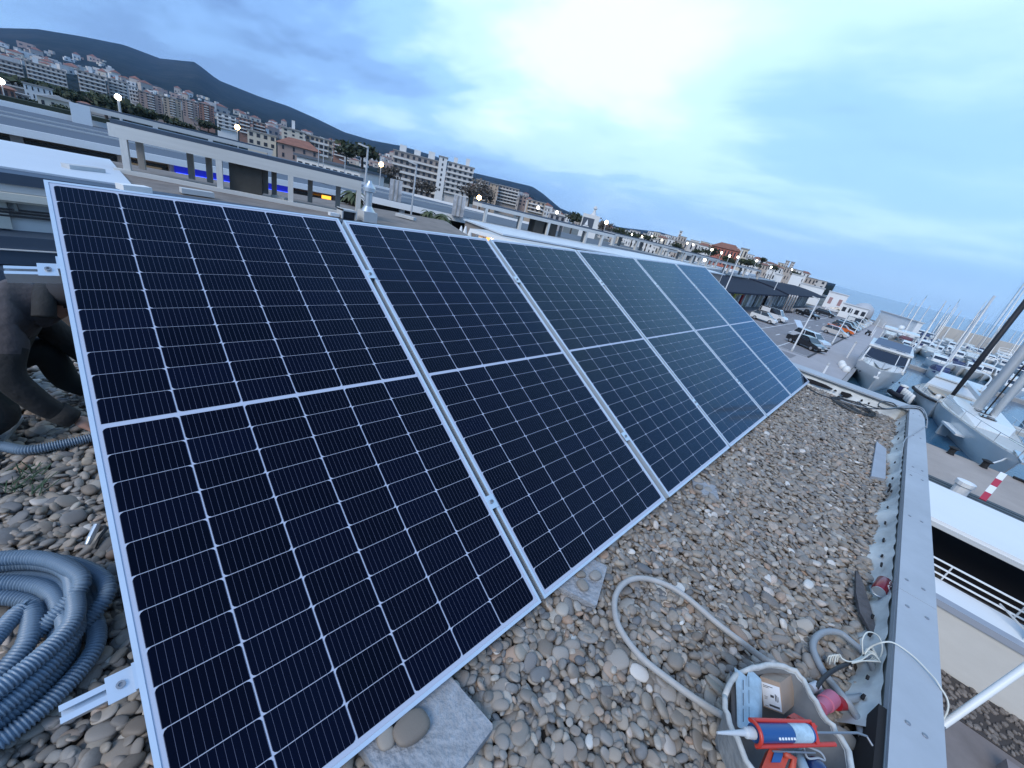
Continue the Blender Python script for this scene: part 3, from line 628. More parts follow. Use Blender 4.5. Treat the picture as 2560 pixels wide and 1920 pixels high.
# ---- strip of town along the shore, right of the club building
rt = random.Random(21)
SKY = [(1300, 500), (1500, 566), (1560, 580), (1640, 588), (1700, 598), (1760, 612), (1800, 622), (1860, 640), (1900, 652), (1960, 668), (2010, 683), (2060, 700)]
def skyline(x): return float(np.interp(x, [a for a, _ in SKY], [q for _, q in SKY]))
names = ['white', 'white', 'cream', 'pale', 'white', 'beige', 'pale']
x = 1500; i = 0
adj = ['tiny', 'small', 'narrow', 'wide', 'squat', 'tall']
strip_labels = 'white or cream house in the shore town strip under the far blue ridge'
while x < 2045:
    wpx = rt.uniform(13, 34); hd = rt.uniform(230, 420)
    y = skyline(x) + rt.uniform(-3, 9)
    i += 1; kc = rt.choice(names); fl_ = rt.choice((2, 3)); rf_ = rt.choice(('tile', None, None))
    facade('town_house', '%s %s storey house, %s, %s from left in shore front row' % (kc, {2: 'two', 3: 'three'}[fl_], 'terracotta roof' if rf_ else 'flat roof', ordinal(i)), 'house', (x, y), (x + wpx, y + wpx * .26), y + 26, hd, kc, fl_, rt.choice((2, 3, 4)), 0, group='pale houses of the shore town', roof=rf_, base=-7.5, winw=.35)
    x += wpx * rt.uniform(.55, .95)
x = 1290; i = 0
while x < 1960:
    wpx = rt.uniform(12, 26); hd = rt.uniform(430, 640); y = skyline(x) - rt.uniform(2, 9) if x > 1480 else np.interp(x, [1290, 1480], [492, 556]) + rt.uniform(-5, 6)
    i += 1; kc = rt.choice(names)
    facade('town_house', '%s flat roofed block, %s from left in rear shore line' % (kc, ordinal(i)), 'house', (x, y), (x + wpx, y + wpx * .26), y + 22, hd, kc, 3, 3, 0, group='pale blocks behind the shore town', base=-7.5, winw=.35)
    x += wpx * rt.uniform(.7, 1.5)
facade(AB, 'pair of pale high rises standing above the shore town', 'building', (1966, 651), (1975, 654), 690, 520, 'pale', 9, 2, 0, base=-7.5)
facade(AB, 'twin pale high rise right of its neighbour above the shore town', 'building', (1979, 654), (1988, 657), 690, 525, 'pale', 9, 2, 0, base=-7.5)
facade('tower', 'slim white twin tower block above the shore town', 'tower', (1700, 577), (1707, 579), 610, 600, 'white', 8, 1, 0, base=-7.5)
facade('town_hall', 'long salmon red building with a dark red tiled roof', 'building', (1782, 612), (1852, 632), 650, 200, 'redwall', 3, 9, 0, roof='tile', base=-7.5)
facade('house', 'rounded cream house right of the salmon building', 'house', (1855, 620), (1872, 626), 655, 190, 'cream', 3, 2, 0, base=-7.5)
# white sheds and halls of the harbour far end
def box_px(name, lab, cat, p0, p1, ybot, hd, depth, m, extra=None, hd2=None):
    A, B = H(*p0, hd), H(*p1, hd2 or hd); d = B - A; yaw = math.atan2(d.y, d.x); wd = math.hypot(d.x, d.y); top = (A.z + B.z) / 2
    t = thing(name, lab, cat, ((A.x + B.x) / 2, (A.y + B.y) / 2, ZL), yaw); away = Vector((cos(yaw + pi / 2), sin(yaw + pi / 2))); s = 1 if away.dot(Vector((A.x, A.y))) > 0 else -1
    part('wall', m, t, (-wd / 2, 0, 0), (wd / 2, s * depth, top - ZL)); part('roof', mat('shed_roof', (.5, .5, .5), .8), t, (-wd / 2 - .2, -s * .2, top - ZL + .004), (wd / 2 + .2, s * depth + s * .2, top - ZL + .25))
    if extra: extra(t, wd, s, top - ZL)
    return t
def wins(n, z0, z1, w_=.6, m=M_win):
    def f(t, wd, s, h):
        for k in range(n): x = -wd / 2 + (k + .5) * wd / n; part('window', m, t, (x - wd / n * w_ / 2, -s * .06, h * z0), (x + wd / n * w_ / 2, s * .3, h * z1))
    return f
M_shed = mat('shed_white', (.72, .72, .71), .7, var=.06, scale=.3)
box_px('boat_shed', 'tall blank white shed block above the dark shop roofs', 'shed', (1981, 684), (2008, 692), 718, 172, 10, M_shed)
box_px('boat_shed', 'smaller white box shed left of the tall blank one', 'shed', (1939, 684), (1958, 690), 700, 165, 8, M_shed)
box_px('boat_shed', 'long white shed wall right of the tall blank shed', 'shed', (2003, 708), (2062, 724), 740, 176, 8, M_shed)
box_px('harbour_hall', 'white harbour hall with a pink window behind the parked cars', 'hall', (2074, 729), (2122, 741), 770, 182, 12, M_shed, wins(2, .3, .7, .35, mat('pink_pane', (.35, .2, .19), .4)))
box_px('harbour_office', 'low white harbour office with three dark windows', 'office', (2110, 757), (2172, 777), 790, 152, 6, M_shed, wins(4, .45, .78))
box_px('harbour_wall', 'long plain white wall at the end of the promenade', 'wall', (2203, 778), (2296, 806), 848, 160, 1.2, M_white, hd2=146)
t = thing('storage_tank', 'round grey storage dome beside the harbour office', 'tank', H(2160, 772, 158).xy.to_3d() + Vector((0, 0, ZL))); b = MB(); b.lathe([(2.6, 0), (2.6, 3.2), (2.2, 4.2), (1.3, 4.9), (.1, 5.2)], 20); b.build('dome', mat('tank_grey', (.4, .41, .43), .6), t, smooth=True)
bw = thing('breakwater', 'long pale beige breakwater wall closing the harbour', 'breakwater', (0, 0, 0))
b = MB(); b.prism([(192, -12), (196, -12), (206, -60), (196, -150), (191, -150), (201, -60)], -10, -3.7); b.build('wall', mat('breakwater_stone', (.46, .42, .37), .85, var=.1, scale=.2), bw)
# ---- little houses scattered over the hillside
hm = []
for k, c in enumerate(('white', 'white', 'pale', 'cream', 'pinkish', 'beige')):
    b = MB(); b.bb((-5, -4, -4), (5, 4, 5 + k % 3)); b.k = 1; b.bb((-3.6, -4.06, 1.2), (-1.6, -3.9, 3.2)); b.bb((1.2, -4.06, 1.2), (3.4, -3.9, 3.2))
    if k % 2: b.k = 2; b.add([(-5.5, -4.5, 5 + k % 3), (5.5, -4.5, 5 + k % 3), (5.5, 4.5, 5 + k % 3), (-5.5, 4.5, 5 + k % 3), (0, 0, 7.5 + k % 3)], [(0, 1, 4), (1, 2, 4), (2, 3, 4), (3, 0, 4), (3, 2, 1, 0)])
    hm.append(b.mesh('hillside_house', [wm(c), M_win, M_tile]))
rh = random.Random(5); nh = 0
def hill_house(az, d, sc):
    p = ground_at(az, d); o = link('hillside_house', hm[rh.randrange(6)], None, p, rad(az) - pi / 2 + rh.uniform(-.5, .5), (sc * rh.uniform(.8, 1.7), sc, sc * rh.uniform(.8, 1.5)))
    tag(o, 'little pale house on the dark wooded hillside', 'house', 'pale houses scattered over the hillside')
dens = [(93, 86, 46, (.3, .62)), (86, 76, 40, (.2, .46)), (76, 66, 56, (.16, .46)), (66, 55, 58, (.16, .5)), (55, 44, 66, (.12, .52)), (44, 37, 24, (.08, .3))]
for a1, a0, cnt, (s0, s1) in dens:
    for _ in range(cnt):
        az = rh.uniform(a0, a1); s = s0 + (s1 - s0) * rh.random() ** 1.25; hill_house(az, 420 + (5200 - 420) * s, rh.uniform(1.15, 1.75) * (1 + 1.4 * s))

# the many smaller houses beyond what can be told apart
rm_ = random.Random(15); b = MB()
for a1, a0, cnt, (s0, s1) in dens:
    for _ in range(int(cnt * 2.2)):
        az = rm_.uniform(a1, a0); q = s0 + (s1 - s0) * rm_.random() ** 1.1; p = ground_at(az, 420 + 4780 * q); k = rm_.uniform(5, 9) * (1 + q); b.k = rm_.randrange(4); b.box((p.x, p.y, p.z + k * .3), (k * rm_.uniform(1, 2.2), k, k * rm_.uniform(.7, 1.3)), rad(az) + rm_.uniform(-.6, .6))
tag(b.build('distant_houses', [wm('white'), wm('pale'), wm('cream'), wm('beige')]), kind='stuff')
# ------------------------------------------------------------------ neighbouring flat roofed harbour buildings
M_slate = mat('slate_coping', (.045, .065, .095), .5, var=.1)
M_groof = mat('grey_roof_felt', (.085, .105, .135), .8, var=.25, scale=.8)
M_broof = mat('brown_gravel_roof', (.2, .17, .15), .95, var=.3, scale=2.2, bump=.4, bscale=14)
M_wroof = mat('white_roof_sheet', (.56, .6, .64), .5, var=.08, scale=.7)
M_taupe = mat('taupe_wall', (.27, .235, .21), .8, var=.12, scale=1)
M_lgrey = mat('light_grey_trim', (.5, .5, .49), .7, var=.08, scale=2)
M_cream = mat('cream_beam', (.6, .57, .49), .7, var=.08, scale=2)
M_terra = mat('terracotta_wall', (.33, .18, .11), .85, var=.25, scale=3)
M_block = mat('dark_block', (.055, .05, .042), .8, var=.2, scale=3)
def zat(px, py, x, y):
    d = ray(px, py); return CP[2] + d[2] / math.hypot(d[0], d[1]) * math.hypot(x - CP[0], y - CP[1])
ZR = -1.02
t = thing('harbour_building', 'nearest harbour building across the yard, dark coping over a pipe lined white wall', 'building', (0, 0, 0))
rp = [(-14, 8.75), (9.7, 8.75), (9.9, 9.0), (12.6, 14.6), (-14, 14.6)]
b = MB(); b.prism(rp, -9, ZR - .06); b.build('wall', mat('harbour_white_wall', (.6, .6, .58), .8, var=.1, scale=1), t)
b = MB(); b.prism([(-14, 8.9), (9.75, 8.9), (12.4, 14.5), (-14, 14.5)], ZR - .055, ZR - .02); b.build('gravel_roof', M_broof, t)
part('coping', M_slate, t, (-14, 8.45, ZR - .17), (3.98, 8.98, ZR)); part('coping', M_slate, t, (4.0, 8.45, ZR - .17), (9.8, 8.98, ZR))
part('roof_sheet', M_wroof, t, (-14, 9.0, ZR - .018), (.95, 14.3, ZR + .03))
part('eave', M_lgrey, t, (-14, 8.5, ZR - .3), (9.7, 8.76, ZR - .172)); part('beam', M_cream, t, (-14, 8.4, ZR - .42), (9.7, 8.745, ZR - .305))
for k, z in enumerate((-1.62, -1.67, -1.73)): MB().tube([(-14, 8.62 + .02 * k, z), (9, 8.62 + .02 * k, z)], .018, 6).build('pipe', mat('pipe_dark', (.05, .045, .045), .6), t)
MB().tube([(-14, 8.5, -1.46), (9, 8.5, -1.46)], .03, 6).build('pipe', M_cream, t)
for x in (-2.6, -1.15, -.62, .0): part('bracket', mat('bracket_grey', (.2, .2, .18), .7), t, (x - .02, 8.55, -1.62), (x + .02, 8.74, -1.45))
part('pillar', M_cream, t, (-.95, 8.66, -1.95), (-.72, 8.742, -1.44))
part('awning', M_slate, t, (-14, 8.2, -2.45), (.4, 8.74, -1.98)); part('awning_line', M_lgrey, t, (-14, 8.15, -2.2), (.4, 8.198, -2.185)); part('awning', M_slate, t, (-14, 7.9, -2.95), (.4, 8.72, -2.47)); part('sill', M_lgrey, t, (-14, 7.85, -3.05), (.4, 8.7, -2.97))
part('panel', M_terra, t, (-14, 8.3, -3.62), (.4, 8.72, -3.06))
for i in range(22):
    for j in range(2): part('tile', M_terra, t, (-6 + i * .29 + j * .14, 8.285, -3.6 + j * .27), (-6 + i * .29 + j * .14 + .28, 8.299, -3.6 + j * .27 + .26))
part('ledge', M_white, t, (-14, 8.0, -3.95), (.4, 8.7, -3.64))
sp_ = H(31, 738, 10.6); sg = thing('sale_sign', 'black and white SE VENDE sign on the terracotta wall', 'sign', (sp_.x, 8.26, sp_.z))
part('board', mat('sign_black', (.02, .02, .02), .6), sg, (-.3, -.012, -.17), (.3, .012, .17)); part('label', M_white, sg, (-.1, -.016, -.13), (.27, -.013, .0))
text('lettering', 'SE VENDE', .115, M_white, sg, Matrix.Translation((0, -.0135, .08)) @ Matrix.Rotation(pi / 2, 4, 'X')); text('lettering', 'A', .1, M_white, sg, Matrix.Translation((-.2, -.0135, -.06)) @ Matrix.Rotation(pi / 2, 4, 'X'))
for i, (p0, p1, lab) in enumerate((((165, 424), (255, 434), 'grey bar lying on the white roof sheet'), ((452, 482), (533, 494), 'long pale skylight strip by the dark coping, under the frame'), ((683, 497), (716, 505), 'short pale skylight block farther along the roof'), ((992, 540), (1037, 552), 'pale slatted skylight at the right roof corner'), ((300, 475), (372, 482), 'lit white lamp housing at the panel top edge'))):
    a, c = G(*p0, ZR), G(*p1, ZR); o = MB().bar((a.x, a.y, ZR + .06), (c.x, c.y, ZR + .06), .22, .1).build('skylight', M_lgrey if i != 4 else M_white); tag(o, lab, 'skylight', 'pale strips on the harbour roof')
lp = G(299, 474, -1.2); o = MB().sph((lp.x, 8.3, -1.33), (.2, .1, .05), 10, 6).build('wall_lamp', mat('lamp_warm', (1, .9, .7), .5, emit=(1, .86, .6), es=6)); tag(o, 'lit oval wall lamp just above the nearest panel top edge', 'lamp')
# ---- concrete frames that stand on the roofs
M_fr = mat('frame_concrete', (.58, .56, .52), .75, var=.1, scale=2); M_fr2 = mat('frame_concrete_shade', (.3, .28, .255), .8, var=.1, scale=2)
def portal(lab, P0, P1, zb, zt, hb, posts, back=.9, th=.16, kerb=True, posts_back=(), cap=M_slate, blocks=()):
    P0, P1 = Vector((*P0, 0)), Vector((*P1, 0)); d = P1 - P0; ln = d.length; yw = math.atan2(d.y, d.x)
    t = thing('roof_frame', lab, 'roof frame', (P0.x, P0.y, zb), yw, 'concrete frames standing on the flat roofs'); h = zt - zb
    part('beam', M_fr, t, (0, -th / 2, h - hb), (ln, th / 2, h)); part('beam', M_fr, t, (0, back - th / 2, h - hb), (ln, back + th / 2, h)); part('beam', M_fr, t, (-.001 - th, -th / 2, h - hb), (0, back + th / 2, h))
    part('capping', cap, t, (-th * .6, -th * .3, h + .002), (ln + .05, back + th * .6, h + .09))
    for s_ in posts: part('post', M_fr, t, (s_ * ln - th / 2, -th / 2 + .002, 0), (s_ * ln + th / 2, th / 2 - .002, h - hb))
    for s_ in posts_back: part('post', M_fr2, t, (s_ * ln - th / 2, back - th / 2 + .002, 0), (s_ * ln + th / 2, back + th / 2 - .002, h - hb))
    if kerb: part('kerb', M_fr, t, (-th, -th * .8, -.12), (ln + th, th * .8, .0)); 
    for s0, s1 in blocks: part('housing', M_block, t, (s0 * ln, th, 0), (s1 * ln, back * .8, h - hb - .01))
    return t
portal('large white concrete roof frame on the nearest harbour roof, blue neon showing behind it', (1.0, 11.7), (6.05, 10.0), -.95, -.02, .27, (.02, .36, .66, .99), .95, .13, True, (0.03, .22, .295, .54, .58, .755, .9), blocks=((.395, .53),))
v = thing('roof_vent', 'silver cylindrical roof vent with a cone cap on a box base', 'vent', (5.95, 9.28, ZR))
b = MB(); b.bb((-.2, -.2, 0), (.2, .2, .28)); b.build('base', M_lgrey, v); M_galv = mat('galvanised', (.55, .58, .6), .35, metal=.7, var=.1)
b = MB(); b.lathe([(.2, .28), (.1, .42), (.1, .78), (.17, .8), (.17, .9), (.06, 1.03), (.05, 1.08)], 18); b.build('stack', M_galv, v, smooth=True, sharp=35)
v = thing('roof_unit', 'open grey metal duct box beside the silver roof vent', 'duct', (5.35, 9.25, ZR)); b = MB(); b.bb((-.22, -.18, 0), (-.19, .18, .26)); b.bb((.16, -.18, 0), (.19, .18, .2)); b.bb((-.22, -.18, .2), (.19, .18, .24)); b.build('casing', M_lgrey, v); b = MB(); b.bb((-.185, -.1, .0), (.155, .15, .195)); b.build('opening', M_dark, v); part('panel', M_white, v, (-.5, -.1, .02), (-.25, .06, .1))
# ---- second row with the neon sign
t = thing('harbour_building', 'second harbour building with grey roof bands, dark shop windows and blue neon', 'building', (0, 0, 0))
part('wall', M_taupe, t, (-26, 22.0, -9), (10.6, 38, -1.2)); part('roof', M_groof, t, (-26, 20.6, -1.2), (10.8, 38, ZR))
part('fascia', M_white, t, (-26, 20.45, -1.25), (10.9, 20.59, ZR + .02)); part('parapet', M_white, t, (-26, 37.8, ZR + .003), (10.8, 38.1, ZR + .3)); part('roof_seam', M_lgrey, t, (-26, 26.0, ZR + .003), (10.8, 26.15, ZR + .07)); part('roof_seam', M_lgrey, t, (-26, 30.0, ZR + .003), (10.8, 30.1, ZR + .07))
part('shop_window', M_glass, t, (-26, 21.9, -2.3), (10.2, 21.99, -1.45)); part('canopy', M_taupe, t, (-26, 17.4, -2.15), (10.8, 21.85, -1.95))
for x in (-8, -4.2, -1.0, 1.7, 3.3, 5.2, 7.6): part('pillar', M_lgrey, t, (x - .15, 21.5, -1.95), (x + .15, 21.88, -1.26))
neon = thing('neon_sign', 'blue neon strip with a round red lamp behind the white roof frame', 'neon sign', (0, 0, 0)); M_neon = mat('neon_blue', (.02, .03, .9), .4, emit=(.02, .06, 1), es=3.2); M_nred = mat('neon_red', (.9, .05, .05), .4, emit=(1, .02, .03), es=1.6)
part('tube', M_neon, neon, (3.35, 21.35, -1.66), (6.0, 21.43, -1.58)); part('tube', M_neon, neon, (6.5, 21.35, -1.66), (7.9, 21.43, -1.58)); part('backing', mat('neon_panel', (.005, .008, .12), .4, emit=(.01, .02, .5), es=.4), neon, (3.3, 21.44, -1.7), (7.95, 21.5, -1.3))
MB().lathe([(.24, -.05), (.24, .05)], 18, (0, 0, 0), Matrix.Translation((6.25, 21.34, -1.48)) @ Matrix.Rotation(pi / 2, 4, 'X')).build('lamp', M_nred, neon)
part('strip', mat('white_glow', (.9, .85, .75), .5, emit=(1, .85, .65), es=1.6), neon, (1.75, 21.35, -1.66), (3.0, 21.42, -1.6))
# low van like shapes seen through the frame
part('light_box', mat('orange_glow', (.9, .4, .05), .5, emit=(1, .4, .04), es=1.5), t, (9.35, 21.2, -1.56), (9.8, 21.3, -1.4))
portal('long white roof frame on the second harbour roof, farther left', (1.3, 37.4), (11.4, 36.2), -.72, .04, .26, (.02, .33, .62, .98), 1.2, .26, False, (.2, .45, .75))
g = thing('parapet_screen', 'broad white screen post at the left end of the far roof frame', 'screen', (1.35, 36.9, ZR)); part('panel', M_white, g, (-.6, -.1, 0), (.25, .1, 1.05))
t = thing('terrace_building', 'long white harbour building with a row of dark windows behind the big frame', 'building', (0, 0, 0)); A, B = H(742, 389, 66), H(900, 428, 62); yw = math.atan2(B.y - A.y, B.x - A.x); ln = (B - A).length; t.matrix_world = Matrix.Translation((A.x, A.y, ZL)) @ Matrix.Rotation(yw, 4, 'Z')
hh = (A.z + B.z) / 2 - ZL; part('wall', wm('white'), t, (0, 0, 0), (ln, 8, hh)); part('roof', M_groof, t, (-.3, -.3, hh + .004), (ln + .3, 8.3, hh + .3))
for k in range(9): part('window', M_win, t, ((k + .22) * ln / 9, -.06, hh - 2.0), ((k + .8) * ln / 9, .2, hh - .55))
# hedge and fence line at the far left
o = MB().bb((-20, 60, ZL), (9, 62, -.9)).build('hedge_core', mat('hedge_dark', (.04, .05, .035), 1, var=.4, scale=1.5))
tag(o, 'long grey green clipped hedge before the villas', 'hedge'); o.name = 'hedge'
# ---- walkway row to the right
t = thing('walkway_building', 'long harbour row with white roof edge, dark bluish roof and open dark shops', 'building', (0, 0, 0))
fl = [(10.8, 22.6), (20.4, 17.6), (31.5, 16.4), (46, 15.8)]; bk = [(46, 24.5), (34, 27), (25, 38), (13.5, 40)]
b = MB(); b.prism(fl + bk, -1.32, ZR - .02); b.build('roof', M_groof, t)
for (x0, y0), (x1, y1) in zip(fl, fl[1:]): MB().bar((x0, y0 - .06, ZR - .16), (x1, y1 - .06, ZR - .16), .12, .34).build('fascia', M_white, t)
for (x0, y0), (x1, y1) in zip(bk[1:], bk[2:]): MB().bar((x0, y0, ZR + .08), (x1, y1, ZR + .08), .3, .2).build('parapet', M_white, t)
MB().bar((13, 30.2, ZR + .02), (27, 28.5, ZR + .02), .2, .1).build('roof_seam', M_lgrey, t)
b = MB(); b.prism([(x, y + 2.2) for x, y in fl] + [(x, y - 1) for x, y in bk], -9, -1.33); b.build('wall', M_dark, t)
for k in range(12):
    f_ = (k + .35) / 12 * 3; i = min(int(f_), 2); q = f_ - i; x = fl[i][0] + (fl[i + 1][0] - fl[i][0]) * q; y = fl[i][1] + (fl[i + 1][1] - fl[i][1]) * q
    part('column', M_lgrey, t, (x - .13, y + .12, -4.3), (x + .13, y + .38, -1.33))
b = MB(); b.prism([(8, 14.9), (50, 13.0), (50, 16), (31.5, 16.6), (20.4, 17.8), (10.8, 22.8), (8, 22.8)], -9, -4.3); tag(b.build('upper_walkway', mat('walkway_paving', (.3, .28, .27), .85, var=.1)), kind='structure')
def pbox(px0, px1, y, lab):
    A, B = H(*px0, y), H(*px1, y); yw = math.atan2(B.y - A.y, B.x - A.x); ln = (B - A).length; o = thing('roof_box', lab, 'roof box', (A.x, A.y, ZR), yw, 'marble patterned boxes on the roof')
    m = mat('marble_sheet', (.42, .42, .43), .6, var=.5, scale=2.5); part('casing', m, o, (0, 0, 0), (ln, 1.4, A.z - ZR)); 
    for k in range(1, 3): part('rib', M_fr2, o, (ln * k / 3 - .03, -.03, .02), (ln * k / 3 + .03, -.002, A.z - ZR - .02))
pbox((976, 446), (1007, 454), 28, 'left marble patterned box standing on the walkway roof'); pbox((1136, 486), (1166, 492), 27, 'right marble patterned box standing on the walkway roof')
portal('middle white roof frame with a dark block inside, behind the third panel', (17.6, 17.9), (28.6, 15.2), -.98, .02, .2, (.02, .25, .45, .76, .9), 1.1, .17, True, (.3, .62, .82), M_groof, ((.36, .43), (.47, .53)))
t = thing('harbour_building', 'flat white edged roof in front of the middle roof frame', 'building', (0, 0, 0)); b = MB(); b.prism([(14.6, 12.6), (40, 10.2), (42, 15.2), (16, 17.4)], -9, ZR - .05); b.build('wall', M_taupe, t); b = MB(); b.prism([(14.4, 12.4), (40.2, 10.0), (42.2, 15.4), (15.9, 17.5)], ZR - .048, ZR + .03); b.build('roof', M_wroof, t)
portal('fourth white roof frame above the fourth and fifth panels', (36.8, 20.2), (48, 17.8), -.98, .1, .2, (.0, .3, .66, .98), 1.3, .26, True, (.2, .5, .8), M_groof)
portal('slim white frame row right of the fourth frame', (47, 17.6), (57.6, 16.9), -1.2, -.02, .16, (.1, .3, .5, .7, .95), 1.3, .24, False, (.2, .6), M_groof)
t = thing('harbour_building', 'roof under the slim frames with white wall toward the car park', 'building', (0, 0, 0)); b = MB(); b.prism([(36, 15.5), (48, 14.9), (58.5, 16.6), (62, 20), (38, 23)], -9, -1.25); b.build('wall', mat('harbour_white_wall'), t); b = MB(); b.prism([(35.8, 15.3), (48.1, 14.7), (58.9, 16.5), (62.2, 20.2), (37.8, 23.2)], -1.248, -1.12); b.build('roof', M_lgrey, t)
portal('far white frame row above the dark shop roofs', (63, 26.5), (100, 22.2), -2.2, -.35, .3, (0, .2, .4, .6, .8, 1), 2.5, .36, False, (.1, .3, .5, .7, .9), M_groof)
t = thing('harbour_building', 'long grey roofed row behind the dark shop roofs', 'building', (0, 0, 0)); part('wall', mat('harbour_white_wall'), t, (60, 27, -9), (135, 42, -2.6)); part('roof', M_groof, t, (59.5, 26.6, -2.6), (135.5, 42.4, -2.3)); part('fascia', M_white, t, (59.4, 26.4, -2.75), (135.6, 26.58, -2.25))
for k in range(16): part('window', M_win, t, (63 + k * 4.4, 26.92, -4.6), (66 + k * 4.4, 27.1, -3.1))
for k in range(5): part('skylight', M_white, t, (66 + k * 13, 29, -2.298), (73 + k * 13, 31.5, -1.75))
# ---- terrace with folded parasols and the lit kiosk
t = thing('kiosk', 'small flat roofed kiosk with glowing orange windows behind the second panel gap', 'kiosk', (0, 0, 0)); A, B = H(1199, 581, 21), H(1312, 614, 20); yw = math.atan2(B.y - A.y, B.x - A.x); ln = (B - A).length; t.matrix_world = Matrix.Translation((A.x, A.y, 0)) @ Matrix.Rotation(yw, 4, 'Z')
zk = (A.z + B.z) / 2; part('roof', M_lgrey, t, (-.3, -.35, zk - .02), (ln + 3, 4.5, zk + .12)); part('fascia', M_white, t, (-.34, -.42, zk - .06), (ln + 3, -.352, zk + .1)); part('wall', M_white, t, (-.2, .5, -7.5), (ln + 2.5, 4.2, zk - .022)); part('wall', M_white, t, (-.2, 0, -7.5), (-.02, .5, zk - .022))
M_glow = mat('warm_interior', (.8, .4, .12), .6, emit=(1, .42, .1), es=1.0); M_bulb = mat('bulb_white', (1, .95, .85), .5, emit=(1, .93, .75), es=7)
for k in range(5):
    part('window', M_glow, t, (.2 + k * .52, .44, zk - .62), (.62 + k * .52, .498, zk - .12)); part('mullion', M_white, t, (.63 + k * .52, .38, zk - .7), (.71 + k * .52, .497, zk - .06))
    MB().sph((.55 + k * .52, .32, zk - .2), .075, 8, 6).build('bulb', M_bulb, t)
for k, (px_, py_) in enumerate(((1152, 566), (1163, 566), (1175, 572))):
    p = H(px_, py_ + 10, 22); o = thing('parasol', ['left folded white parasol on the restaurant terrace', 'middle folded white parasol on the restaurant terrace', 'right folded white parasol on the restaurant terrace'][k], 'parasol', (p.x, p.y, p.z - .4), 0, 'folded white parasols'); b = MB(); b.lathe([(.19, -.2), (.15, .1), (.05, .55), (.015, .62)], 8); b.build('canopy', M_white, o); MB().tube([(0, 0, -6), (0, 0, -.2)], .03, 6).build('pole', M_lgrey, o)
o = tag(MB().bar((*G(1120, 556, -2.6).xy, -2.75), (*G(1205, 580, -2.6).xy, -2.75), .15, 1.6).build('terrace_wall', mat('lilac_wall', (.5, .47, .52), .7)), 'pale lilac terrace wall behind the folded parasols', 'wall')
# ---- dark roofed shops along the car park
M_sroof = mat('dark_shop_roof', (.022, .028, .045), .85, spec=.15, var=.12, scale=.4)
def shops(x0, x1, lab, seed, zf, zb):
    t = thing('shop_row', lab, 'shop', (0, 0, 0)); r = random.Random(seed); b = MB(); secs = []
    for i in range(13):
        x = x0 + (x1 - x0) * i / 12; c = .35 * sin(pi * i / 12); secs.append([(x, 16 - c * .6, zf), (x, 19, zf + (zb - zf) * .5 + c * .35), (x, 22, zf + (zb - zf) * .85 + c * .5), (x, 25, zb + c * .4), (x, 25, zb - .4), (x, 16 - c * .6, zf - .22)])
    b.loft(secs, closed=True); b.build('roof', M_sroof, t); part('wall', M_dark, t, (x0 + 1, 20, ZL), (x1 - 1, 25.5, zf + .0))
    n = int((x1 - x0) / 3.3)
    for k in range(n):
        x = x0 + 1 + (x1 - x0 - 2) * k / n; wdt = (x1 - x0 - 2) / n
        part('pillar', M_white, t, (x, 19.4, ZL), (x + .45, 19.98, zf - .3))
        m = r.choice((M_lgrey, M_white, M_glass, M_glass, mat('shop_beige', (.4, .36, .26), .7), M_lgrey)); part('shopfront', m, t, (x + .55, 19.75, ZL + .1), (x + wdt - .12, 19.96, zf - (.5 if m is not M_glass else 1.2)))
        part('shop_sign', r.choice((M_white, M_lgrey, M_dark)), t, (x + .5, 19.55, zf - 1.0), (x + wdt - .1, 19.74, zf - .45))
    return t
s1 = shops(62, 104, 'first dark curved roof shop row with yellow and red signs by the white cars', 3, -3.85, -2.75)
part('shop_sign', mat('sign_yellow', (.62, .6, .08), .6), s1, (79.5, 19.3, -6.6), (80.1, 19.54, -4.4)); part('shop_sign', mat('sign_red', (.5, .03, .04), .6), s1, (84.5, 19.3, ZL), (85.1, 19.54, -4.4)); part('shop_sign', mat('sign_yellow'), s1, (80.2, 19.35, -5.0), (84.4, 19.54, -4.5))
shops(105, 156, 'second dark curved roof shop row behind the upright white boards', 4, -3.65, -2.5)
for k in range(4):
    o = thing('surfboard', ['first and nearest of four upright pale boards before the shops', 'second of four upright pale boards before the shops', 'third of four upright pale boards before the shops', 'fourth and farthest of four upright pale boards before the shops'][k], 'board', (104.5 + k * 1.9, 15.9 - k * .15, ZL + .1), .3, 'upright pale boards on a stand')
    b = MB(); pr = [(.0, .3), (.45, .5), (.62, 1.4), (.6, 2.4), (.4, 3.3), (.05, 3.8)]; b.loft([[(sx * w_, dy, z) for sx, dy in ((-1, 0), (0, -.14), (1, 0), (0, .14))] for w_, z in [(max(.02, q), z) for q, z in pr]], closed=True); b.build('board', mat('board_pale', (.62, .56, .52), .5), o); part('stand', M_dark, o, (-.5, -.5, 0), (.5, .5, .3))
o = tag(MB().bb((112, 15.2, ZL), (158, 15.6, -6.6)).build('low_wall', mat('low_wall_beige', (.42, .38, .35), .85, var=.1)), 'low beige wall between the shops and the parked dark cars', 'wall')
